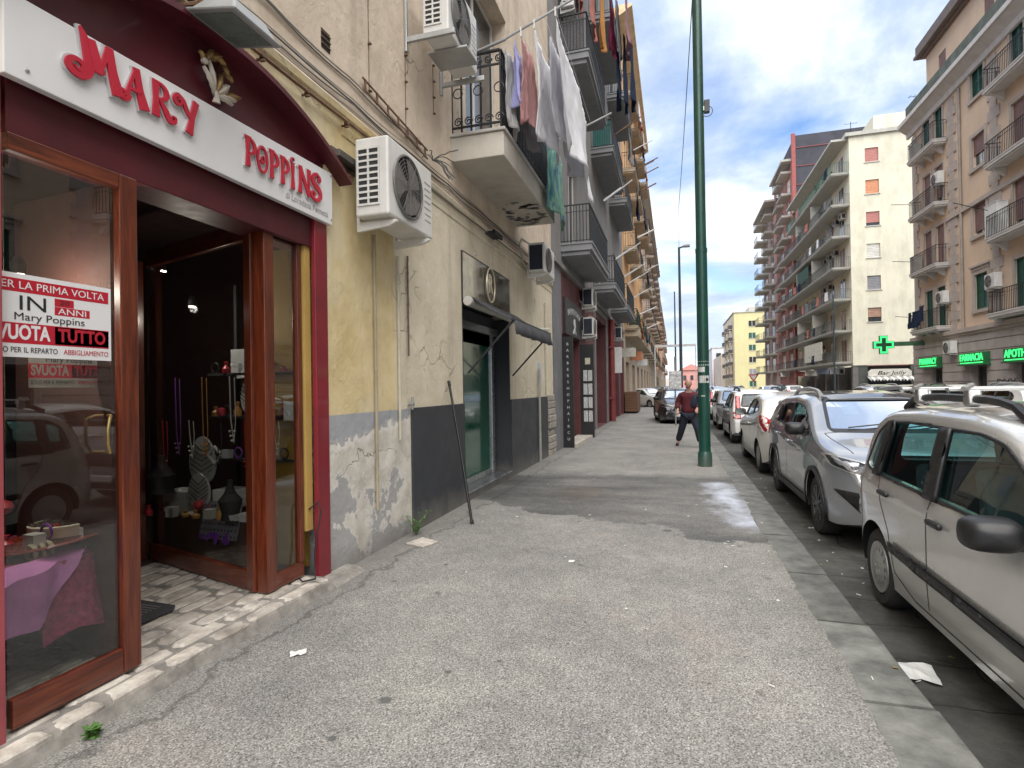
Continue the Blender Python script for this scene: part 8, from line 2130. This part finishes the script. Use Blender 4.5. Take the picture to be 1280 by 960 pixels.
yshape = CarShape(3.84, 1.68, [(0, .62), (.04, .76), (.14, .84), (.4, .92), (.85, 1.0), (1.02, 1.05), (1.65, 1.43), (1.95, 1.50), (2.4, 1.515), (3.0, 1.46), (3.3, 1.40), (3.45, 1.30), (3.66, 1.0), (3.80, .86), (3.84, .56)],
    [(0, .84), (1.2, .95), (2.4, 1.04), (3.2, 1.14), (3.84, 1.16)], .26, .21, .55, .55, .24, .22, .15, .10, .05)
ypsi, _ = build_car(dict(name='parked_car', label='cream white rounded hatchback seen from behind with red teardrop tail lights, third in the kerb row', shape=yshape, paint=white_p, axles=(.78, 3.17), R=.30, cabin=(1.1, 3.5),
    dlo=[(1.20, 1.02), (1.5, 1.22), (1.78, 1.33), (2.2, 1.36), (2.7, 1.32), (3.05, 1.24), (3.12, 1.18), (2.6, 1.10), (1.4, 1.0)], pillars=[[(2.22, 1.04), (2.34, 1.06), (2.38, 1.355), (2.28, 1.355)]],
    seams=[[(1.12, .40), (1.12, .99)], [(2.28, .30), (2.28, 1.03)], [(1.15, .36), (1.22, .29), (2.7, .29), (2.85, .60), (3.0, .90), (3.06, 1.15)]], handles=[(2.12, .87)], mirror=(1.32, 1.03), head=[(.42, .66), (.68, .70), (.76, .86), (.52, .82)],
    grille=[(-.26, .46), (.26, .46), (.34, .74), (-.34, .74)], tail=[(3.44, 1.10), (3.50, .92), (3.66, .80), (3.74, .82), (3.70, .94), (3.58, 1.08)], tail2=[(3.40, .92), (3.62, .76), (3.66, .80), (3.48, .94)], tail_rear=[(.50, .84), (.66, .82), (.72, 1.0), (.58, 1.06)], screen=[(-.60, 1.08), (.60, 1.08), (.50, 1.42), (-.50, 1.42)], screen_y=(.8, 2.0),
    rearwin=[(-.54, 1.04), (.54, 1.04), (.46, 1.34), (-.46, 1.34)], rear_y=3.1, hood_s=1.0, seat=1.8, wheel='plain'))
RZ = -.085
def repaint(o, src, dst):
    for c_ in [o] + [x for x in bpy.data.objects if x.parent == o]:
        for i, sl in enumerate(c_.material_slots):
            if sl.material == src: sl.link = 'OBJECT'; sl.material = dst
def put_car(proto, x_, y_, facing, label, src=None, dst=None, group=None, rz=0.0, first=False):
    c_ = proto if first else copy_tree(proto)
    c_.name = 'parked_car'; c_.location = (x_, y_, RZ); c_.rotation_euler = (0, 0, (0 if facing < 0 else pi) + rz)
    tag(c_, label, 'car', group)
    if dst: bpy.context.view_layer.update(); repaint(c_, src, dst)
    return c_
# near row: wheel faces about 1.44 m right of the camera
cars = []
def row(proto, side, yrear_axle, facing, axle, label, **k):
    L_ = {id(panda): 3.54, id(arona): 4.14, id(ypsi): 3.84}[id(proto)]; W_ = {id(panda): 1.60, id(arona): 1.78, id(ypsi): 1.68}[id(proto)]
    # facing -1: front towards the camera; local y = s - L/2
    yc_ = yrear_axle - (axle - L_ / 2) if facing < 0 else yrear_axle + (axle - L_ / 2)
    return put_car(proto, side + W_ / 2, yc_, facing, label, **k)
# roof bars on the nearest car are built after placing
row(ypsi, 1.47, 11.35, 1, 3.17, 'cream white rounded hatchback with red teardrop tail lights, third in the kerb row', first=True)
p2 = row(panda, 1.50, 17.0, 1, 3.0, 'white boxy hatchback with tall red tail lights parked ahead of the rounded white one', src=silver, dst=white2)
row(arona, 1.47, 9.42, -1, 3.41, 'metallic grey small SUV facing the camera with alloy wheels, second in the kerb row', first=True)
row(ypsi, 1.50, 24.4, -1, 3.17, 'silver hatchback facing the camera just right of the green pole base', src=white_p, dst=silver2)
row(panda, 1.50, 28.2, 1, 3.0, 'pale boxy car sixth in the kerb row', src=silver, dst=silver2)
row(arona, 1.50, 34.6, -1, 3.41, 'white SUV seventh in the kerb row, only its roof showing', src=grey_p, dst=white2)
row(ypsi, 1.50, 37.2, 1, 3.17, 'blue-grey hatchback eighth in the kerb row', src=white_p, dst=bh)
row(arona, 1.50, 44.4, -1, 3.41, 'silver car last in the near kerb row', src=grey_p, dst=silver2)
# cars standing on the wide pavement end and crossing
put_car(arona, .10, 25.6, -1, 'black SUV parked on the pavement behind the walking man', src=grey_p, dst=black_p, rz=radians(6))
put_car(arona, -.35, 46.5, -1, 'silver SUV parked side-on at the far end of the pavement', src=grey_p, dst=silver2, rz=radians(70))
put_car(ypsi, -1.9, 43.5, -1, 'white small car at the far end of the pavement beside the tan house', src=white_p, dst=white2, rz=radians(40))
# opposite side
for k, (x_, y_, pr_, fc, s_, d_, lb) in enumerate(((9.6, 19.5, arona, 1, grey_p, white2, 'white car parked across the road in front of the pharmacy, roof rails showing'), (11.9, 34.5, ypsi, 1, white_p, black_p, 'dark car at the far kerb below the PHARMACY sign'), (11.8, 29.6, panda, 1, silver, white2, 'white boxy car at the far kerb near the FARMACIA sign'),
      (9.4, 25.0, ypsi, 1, white_p, silver2, 'silver hatchback across the road behind the white railed car'), (9.2, 30.5, arona, 1, grey_p, silver2, 'silver SUV across the road in the second file'), (11.8, 24.6, arona, 1, grey_p, bh, 'blue-grey SUV at the far kerb below the APOTHEKE sign'),
      (11.9, 64, ypsi, 1, white_p, white2, 'white hatchback in front of the bar'), (11.8, 69, panda, -1, silver, bh, 'dark blue boxy car before the cream block'), (8.5, 56, ypsi, -1, white_p, white2, 'white car in the road beyond the crossing'), (12.0, 75, arona, 1, grey_p, white2, 'white SUV under the cream block balconies'), (6.5, 66, arona, 1, grey_p, black_p, 'black SUV far down the road'), (4.8, 74, ypsi, 1, white_p, silver2, 'silver hatchback far down the road'))):
    put_car(pr_, x_, y_, fc, lb, src=s_, dst=d_)
put_car(ypsi, 6.0, 8.2, 1, 'white car standing in the road beyond the nearest silver car, only its roof visible', src=white_p, dst=white2)
cN = row(panda, 1.42, 4.75, -1, 3.0, 'silver-grey boxy hatchback with black roof rails and silver roof bars, nearest on the right', first=True)
# roof bars (resting on the near car only)
rbx = empty('roof_bars', (cN.location.x, cN.location.y, 1.5), 'pair of silver roof bars with clamps on the nearest silver car', 'roof rack')
for s_ in (2.15, 2.85):
    yy = cN.location.y + (s_ - 1.77); zt = RZ + 1.50 + .085
    mb = MB(); mb.obox((cN.location.x, yy, zt + .03), (.66, 0, 0), (0, .028, 0), (0, 0, .011)); mb.build('bar', silver_pl, rbx, bevel=.008)
    for sd_ in (-1, 1):
        x_ = cN.location.x + sd_ * .53
        mb = MB(); mb.prism([(yy - .05, zt - .06), (yy - .03, zt + .03), (yy + .03, zt + .03), (yy + .05, zt - .06), (yy, zt - .08)], x_ - .035, x_ + .035, 'x'); mb.build('clamp', silver_pl, rbx, bevel=.012)
        mb = MB(); mb.tube([(x_ - .07 * sd_ * -1, yy - .06, zt + .035), (x_, yy, zt + .055), (x_ - .02 * sd_, yy + .10, zt + .05)], .014, 6); mb.build('lever', silver_pl, rbx, smooth=True)
# papers behind the rear side window of the near car
# ================================================================== GREEN POLE, OTHER POLES, WIRES, SIGNS
gpm = M('dark_green_pole', (0.005, 0.055, 0.038), 0.38, var=.2, vs=2, grime=.45, bump=.15, coat=.15, streak=.35, splash=.35)
PX0, PY0_ = 0.545, 11.33
GP = empty('tram_pole', (PX0, PY0_, 0), 'tall dark green steel pole standing on the pavement with taped stickers', 'pole')
mb = MB(); mb.tube([(PX0, PY0_, 0), (PX0, PY0_, 4.2), (PX0, PY0_, 4.201), (PX0, PY0_, 9.8), (PX0, PY0_, 9.801), (PX0, PY0_, 13)], [.110, .106, .098, .090, .082, .078], 20); mb.build('shaft', gpm, GP, smooth=True)
mb = MB(); mb.tube([(PX0, PY0_, 0), (PX0, PY0_, .26), (PX0, PY0_, .30)], [.135, .130, .108], 20); mb.build('base_collar', gpm, GP, smooth=True)
mb = MB(); mb.lathe([(0, .006), (.22, .004), (.26, -.004)], (PX0, PY0_, 0), 'z', 16); mb.build('concrete_foot', mortar_m, GP)
for z_, h_ in ((4.15, .08), (9.75, .08)):
    mb = MB(); mb.tube([(PX0, PY0_, z_), (PX0, PY0_, z_ + h_)], .112 if z_ < 5 else .095, 20); mb.build('collar', gpm, GP, smooth=True)
stk = M('sticker_white', (.55, .55, .53), .6, grime=.4, vs=20, bump=0)
def sticker(z0_, z1_, a0, a1, mat):
    mb = MB(); n = 8; r_ = .1085
    for k in range(n + 1):
        a = radians(a0 + (a1 - a0) * k / n)
        mb.v += [(PX0 + sin(a) * r_, PY0_ - cos(a) * r_, z0_), (PX0 + sin(a) * r_, PY0_ - cos(a) * r_, z1_)]
    for k in range(n): mb.f.append([2 * k, 2 * k + 2, 2 * k + 3, 2 * k + 1]); mb.m.append(0)
    return mb.build('sticker', mat, GP, fix=False)
sticker(1.62, 1.76, -55, 60, stk); sticker(1.83, 1.93, -70, 10, stk); sticker(1.955, 1.975, -80, 80, stk); sticker(2.03, 2.04, -80, 80, stk); sticker(1.36, 1.38, -30, 10, stk)
sticker(1.66, 1.71, 20, 50, pk)
bx = empty('junction_box', (PX0 + .13, PY0_, 6.95), 'small dark box with a looped wire strapped high on the green pole', 'box')
mb = MB(); mb.box(PX0 + .10, PX0 + .20, PY0_ - .05, PY0_ + .05, 6.86, 7.10); mb.build('case', black_pl, bx, bevel=.008)
mb = MB(); mb.tube([(PX0 + .15 + .10 * cos(a), PY0_ - .06, 6.86 + .10 * sin(a)) for a in [radians(60) - t * pi / 9 for t in range(14)]], .008, 5); mb.build('wire_loop', cable_m, bx, smooth=True)
mb = MB(); mb.box(PX0 + .085, PX0 + .10, PY0_ - .04, PY0_ + .04, 6.9, 6.98); mb.build('strap', steel, bx)
def wire(pts, r, label, mat=cable_m):
    o = run(pts, r, mat, 'overhead_wire', label, 'wire', 4, .15); return o
wire([(0.47, 11.45, 9.2), (0.30, 24, 9.0), (0.45, 40, 9.6)], .012, 'overhead wire running left of the green pole down the street')
wire([(0.64, 11.3, 10.5), (1.0, 5.0, 12)], .012, 'overhead wire leaving the top of the green pole towards the viewer')
def lamp_post(x_, y_, h_, r_, label, arm=0.0, sign=False):
    r = empty('lamp_post', (x_, y_, 0), label, 'lamp post')
    mb_ = MB(); mb_.tube([(x_, y_, 0), (x_, y_, h_)], [r_, r_ * .6], 10); mb_.build('shaft', M('far_pole_dark', (0.03, .045, .05), .6, bump=0), r, smooth=True)
    if arm: mb_ = MB(); mb_.tube([(x_, y_, h_ - .05), (x_ + arm, y_, h_ + .1)], r_ * .45, 6); mb_.build('arm', MATS['far_pole_dark'], r); mb_ = MB(); mb_.box(x_ + arm * .5, x_ + arm * 1.3, y_ - .15, y_ + .15, h_ - .02, h_ + .12); mb_.build('lamp_head', M('lamp_head_grey', (.3, .3, .3), .5), r, bevel=.03)
    return r
lamp_post(0.42, 36, 10.2, .11, 'dark lamp post with a short arm farther along the pavement', .5)
lamp_post(0.62, 52, 12.5, .12, 'slim dark pole at the far crossing')
lamp_post(0.2, 70, 13.0, .12, 'slim grey pole beyond the crossing')
lamp_post(12.9, 52, 9, .09, 'slim pole beyond the right-hand buildings')
NS = empty('notice_board', (0.12, 22.4, 1.6), 'white street board with faded marks on the pole behind the walking man', 'sign')
mb = MB(); mb.box(-.18, .24, 22.36, 22.40, 1.45, 2.12); mb.build('panel', M('board_print', (.5, .5, .5), .6, var=.6, vs=9, bump=0), NS); mb = MB(); mb.box(-.2, .26, 22.401, 22.43, 1.43, 2.14); mb.build('frame', frame_w, NS); mb = MB(); mb.tube([(.03, 22.46, 0), (.03, 22.46, 2.7)], .03, 8); mb.build('post', steel, NS)
GS = empty('gantry', (0, 60, 5.7), 'thin horizontal gantry bar across the far crossing', 'gantry')
mb = MB(); mb.box(-1.9, 2.2, 59.95, 60.05, 5.6, 5.85); mb.build('beam', M('gantry_grey', (.5, .5, .5), .5), GS); 
for x_ in (-1.9, 2.15): mb = MB(); mb.box(x_ - .05, x_ + .05, 59.94, 60.06, -.1, 5.6); mb.build('upright', M('gantry_grey', (.5, .5, .5), .5), GS)
YS = empty('give_way_sign', (14.0, 110, 2.4), 'red and white triangular road sign in front of the yellow house', 'sign')
mb = MB(); mb.prism([(13.1, 3.4), (14.9, 3.4), (14.0, 1.9)], 110, 110.05, 'y'); mb.build('plate', M('sign_red', (.4, .03, .03), .5), YS); mb = MB(); mb.prism([(13.45, 3.2), (14.55, 3.2), (14.0, 2.3)], 109.98, 109.995, 'y'); mb.build('face', stk, YS); mb = MB(); mb.tube([(14, 110.08, 0), (14, 110.08, 3.2)], .05, 6); mb.build('post', steel, YS)
# roof antennas
for k, (x_, y_, z0_, h_, lb) in enumerate(((22, 158, 20.7, 6, 'thin roof antenna on the yellow house'), (14.9, 40.0, 17.9, 1.6, 'spiky aerial at the corner of the apricot building roof'), (17.5, 63, 25.9, 2.0, 'thin aerial on the cream block roof'))):
    r = empty('roof_antenna', (x_, y_, z0_), lb, 'antenna')
    mb = MB(); mb.tube([(x_, y_, z0_), (x_, y_, z0_ + h_)], .03, 5); mb.build('mast', iron, r)
    mb = MB()
    mb.tube([(x_ - .6, y_, z0_ + h_ * .9), (x_ + .6, y_, z0_ + h_ * .9)], .015, 4); mb.build('boom', iron, r)
    for q in range(5): mb = MB(); mb.tube([(x_ - .5 + .25 * q, y_ - .2, z0_ + h_ * .9 + .015), (x_ - .5 + .25 * q, y_ + .2, z0_ + h_ * .9 + .015)], .01, 4); mb.build('element', iron, r)
# ================================================================== WALKING MAN
def skin_body(name, verts, edges, radii, mat, parent, root=0, sub=2):
    me = bpy.data.meshes.new(name); me.from_pydata(verts, edges, []); o = link(name, me, parent)
    m = o.modifiers.new('skin', 'SKIN'); m.use_smooth_shade = True; m.branch_smoothing = .6
    s_ = o.modifiers.new('sub', 'SUBSURF'); s_.levels = s_.render_levels = sub
    sl = me.skin_vertices[0].data
    for i, r_ in enumerate(radii):
        sl[i].radius = r_ if isinstance(r_, tuple) else (r_, r_); sl[i].use_root = (i == root)
    bpy.context.view_layer.update()
    dg = bpy.context.evaluated_depsgraph_get(); me2 = bpy.data.meshes.new_from_object(o.evaluated_get(dg)); nm = o.name; loc = o.location.copy()
    bpy.data.objects.remove(o); me2.materials.clear(); me2.materials.append(mat)
    me2.polygons.foreach_set('use_smooth', [True] * len(me2.polygons))
    return link(name, me2, parent)
skin_m = M('skin', (0.42, 0.24, 0.18), .5, var=.08, vs=20, bump=.05)
jac_r = M('jacket_red', (0.085, 0.008, 0.014), .8, var=.15, vs=6, bump=.3, bs=60); jac_n = M('jacket_navy', (0.012, 0.018, 0.035), .8, var=.2, vs=6, bump=.3, bs=60)
jean = M('dark_jeans', (0.010, 0.013, 0.026), .85, var=.25, vs=8, bump=.2, bs=120); shoe = M('black_shoe', (.012, .012, .012), .5)
mx_, my_ = 0.34, 14.9
PM = empty('person', (mx_, my_, 0), 'bald man in dark red and navy jacket striding past the green pole, looking down', 'person')
def W_(p): return (mx_ + p[0], my_ + p[1], p[2])
# walking towards the camera and slightly to the left; left (viewer's left) leg back and out
hip = (0.0, 0, .90)
V = [hip, (0.0, 0, 1.08), (0.0, -.03, 1.28), (0, -.06, 1.42), (0, -.09, 1.50), (0, -.13, 1.57), (0, -.15, 1.62),
     (-.09, 0, .86), (-.16, .05, .50), (-.27, .22, .13), (-.30, .14, .06), (.09, 0, .86), (.20, -.18, .49), (.27, -.12, .12), (.28, -.22, .05),
     (-.17, -.04, 1.38), (-.25, .02, 1.15), (-.27, -.14, .98), (-.28, -.20, .93), (.17, -.04, 1.38), (.24, .04, 1.15), (.20, -.16, 1.0), (.19, -.22, .97)]
E_ = [(0, 1), (1, 2), (2, 3), (3, 4), (4, 5), (5, 6), (0, 7), (7, 8), (8, 9), (9, 10), (0, 11), (11, 12), (12, 13), (13, 14), (3, 15), (15, 16), (16, 17), (17, 18), (3, 19), (19, 20), (20, 21), (21, 22)]
Rr = [(.15, .11), (.14, .10), (.16, .11), (.13, .09), .055, (.05, .05), (.04, .04), .085, .06, .042, .035, .085, .06, .042, .035, .06, .045, .034, .03, .06, .045, .034, .03]
body = skin_body('body', [W_(p) for p in V], E_, Rr, skin_m, PM)
# head details
mb = MB(); hc = W_((0, -.16, 1.665))
n1, n2 = 14, 18
for i in range(n1 + 1):
    th = pi * i / n1
    for k in range(n2):
        ph = 2 * pi * k / n2; x_, y_, z_ = sin(th) * cos(ph), sin(th) * sin(ph), cos(th)
        jaw = 1 - .25 * max(0, -z_) ; mb.v.append((hc[0] + x_ * .086 * jaw, hc[1] + y_ * .105 * jaw - .012 * max(0, -z_), hc[2] + z_ * .122))
for i in range(n1):
    for k in range(n2): mb.f.append([i * n2 + k, i * n2 + (k + 1) % n2, (i + 1) * n2 + (k + 1) % n2, (i + 1) * n2 + k]); mb.m.append(0)
T = Matrix.Translation(hc) @ Matrix.Rotation(radians(22), 4, 'X') @ Matrix.Translation(-Vector(hc))
def tf(mb_): mb_.v = [tuple(T @ Vector(v)) for v in mb_.v]; return mb_
tf(mb).build('head', skin_m, PM, smooth=True)
mb = MB(); mb.add([(hc[0] - .013, hc[1] - .092, hc[2] - .03), (hc[0] + .013, hc[1] - .092, hc[2] - .03), (hc[0], hc[1] - .122, hc[2] - .035), (hc[0], hc[1] - .094, hc[2] + .02)], [(0, 1, 2), (0, 2, 3), (1, 3, 2)]); tf(mb).build('nose', skin_m, PM)
for s_ in (-1, 1):
    mb = MB(); mb.tube([(hc[0] + s_ * .074, hc[1], hc[2] - .03), (hc[0] + s_ * .083, hc[1] + .012, hc[2]), (hc[0] + s_ * .078, hc[1] + .008, hc[2] + .03)], [.010, .013, .009], 6); tf(mb).build('ear', skin_m, PM, smooth=True)
    mb = MB(); mb.lathe([(0, -.004), (.011, 0), (0, .004)], (hc[0] + s_ * .030, hc[1] - .088, hc[2] + .005), 'y', 8); tf(mb).build('eye', dark_int, PM)
mb = MB(); mb.box(hc[0] - .024, hc[0] + .024, hc[1] - .090, hc[1] - .082, hc[2] - .062, hc[2] - .055); tf(mb).build('mouth', M('lips', (.28, .10, .09), .6), PM)
# clothing: jacket, sleeves, trousers, shoes
JV = [(0, 0, .84), (0, 0, 1.08), (0, -.03, 1.28), (0, -.06, 1.42), (0, -.085, 1.49), (-.18, -.04, 1.38), (-.255, .02, 1.15), (-.272, -.13, .995), (.18, -.04, 1.38), (.25, .04, 1.15), (.205, -.15, 1.01)]
skin_body('jacket', [W_(p) for p in JV], [(0, 1), (1, 2), (2, 3), (3, 4), (3, 5), (5, 6), (6, 7), (3, 8), (8, 9), (9, 10)], [(.215, .165), (.20, .16), (.215, .17), (.18, .13), (.09, .09), .095, .085, .066, .095, .085, .066], jac_r, PM)
mb = MB()
for s_ in (-1, 1):
    pass
skin_body('jacket_panel', [W_(p) for p in ((.10, -.02, 1.0), (.11, -.05, 1.2), (.12, -.07, 1.38), (.24, .02, 1.18))], [(0, 1), (1, 2), (2, 3)], [(.13, .17), (.13, .17), (.11, .13), .10], jac_n, PM)
skin_body('collar', [W_(p) for p in ((-.09, -.06, 1.47), (0, -.01, 1.50), (.09, -.06, 1.47))], [(0, 1), (1, 2)], [.05, .06, .05], jac_n, PM)
skin_body('trousers', [W_(p) for p in ((0, 0, .93), (-.095, 0, .84), (-.165, .05, .50), (-.272, .21, .13), (.095, 0, .84), (.205, -.18, .49), (.272, -.12, .12))], [(0, 1), (1, 2), (2, 3), (0, 4), (4, 5), (5, 6)], [(.17, .13), .12, .095, .082, .12, .095, .082], jean, PM)
skin_body('shoe', [W_(p) for p in ((-.275, .24, .075), (-.30, .14, .04), (-.31, .06, .045))], [(0, 1), (1, 2)], [.045, .042, .032], shoe, PM)
skin_body('shoe', [W_(p) for p in ((.272, -.10, .055), (.28, -.20, .04), (.285, -.28, .035))], [(0, 1), (1, 2)], [.045, .040, .032], shoe, PM)
for s_, (px, py, pz) in ((-1, (-.28, -.19, .94)), (1, (.19, -.22, .975))):
    VV = [(px, py + .03, pz + .03), (px, py - .03, pz - .01)]; EE = [(0, 1)]; RRr = [.028, .034]
    for q in range(4):
        b0 = len(VV); fx = (-.024 + .016 * q); VV += [(px + fx, py - .055, pz - .03 - .003 * (q % 2)), (px + fx, py - .066, pz - .062), (px + fx * .9, py - .05, pz - .085 + .006 * abs(q - 1.5))]; EE += [(1, b0), (b0, b0 + 1), (b0 + 1, b0 + 2)]; RRr += [.0095, .009, .0075]
    b0 = len(VV); VV += [(px - s_ * .038, py - .03, pz - .012), (px - s_ * .045, py - .055, pz - .035)]; EE += [(0, b0), (b0, b0 + 1)]; RRr += [.011, .009]
    skin_body('hand', [W_(p) for p in VV], EE, RRr, skin_m, PM, root=1, sub=1)

PM.scale = (1, 1, .97)
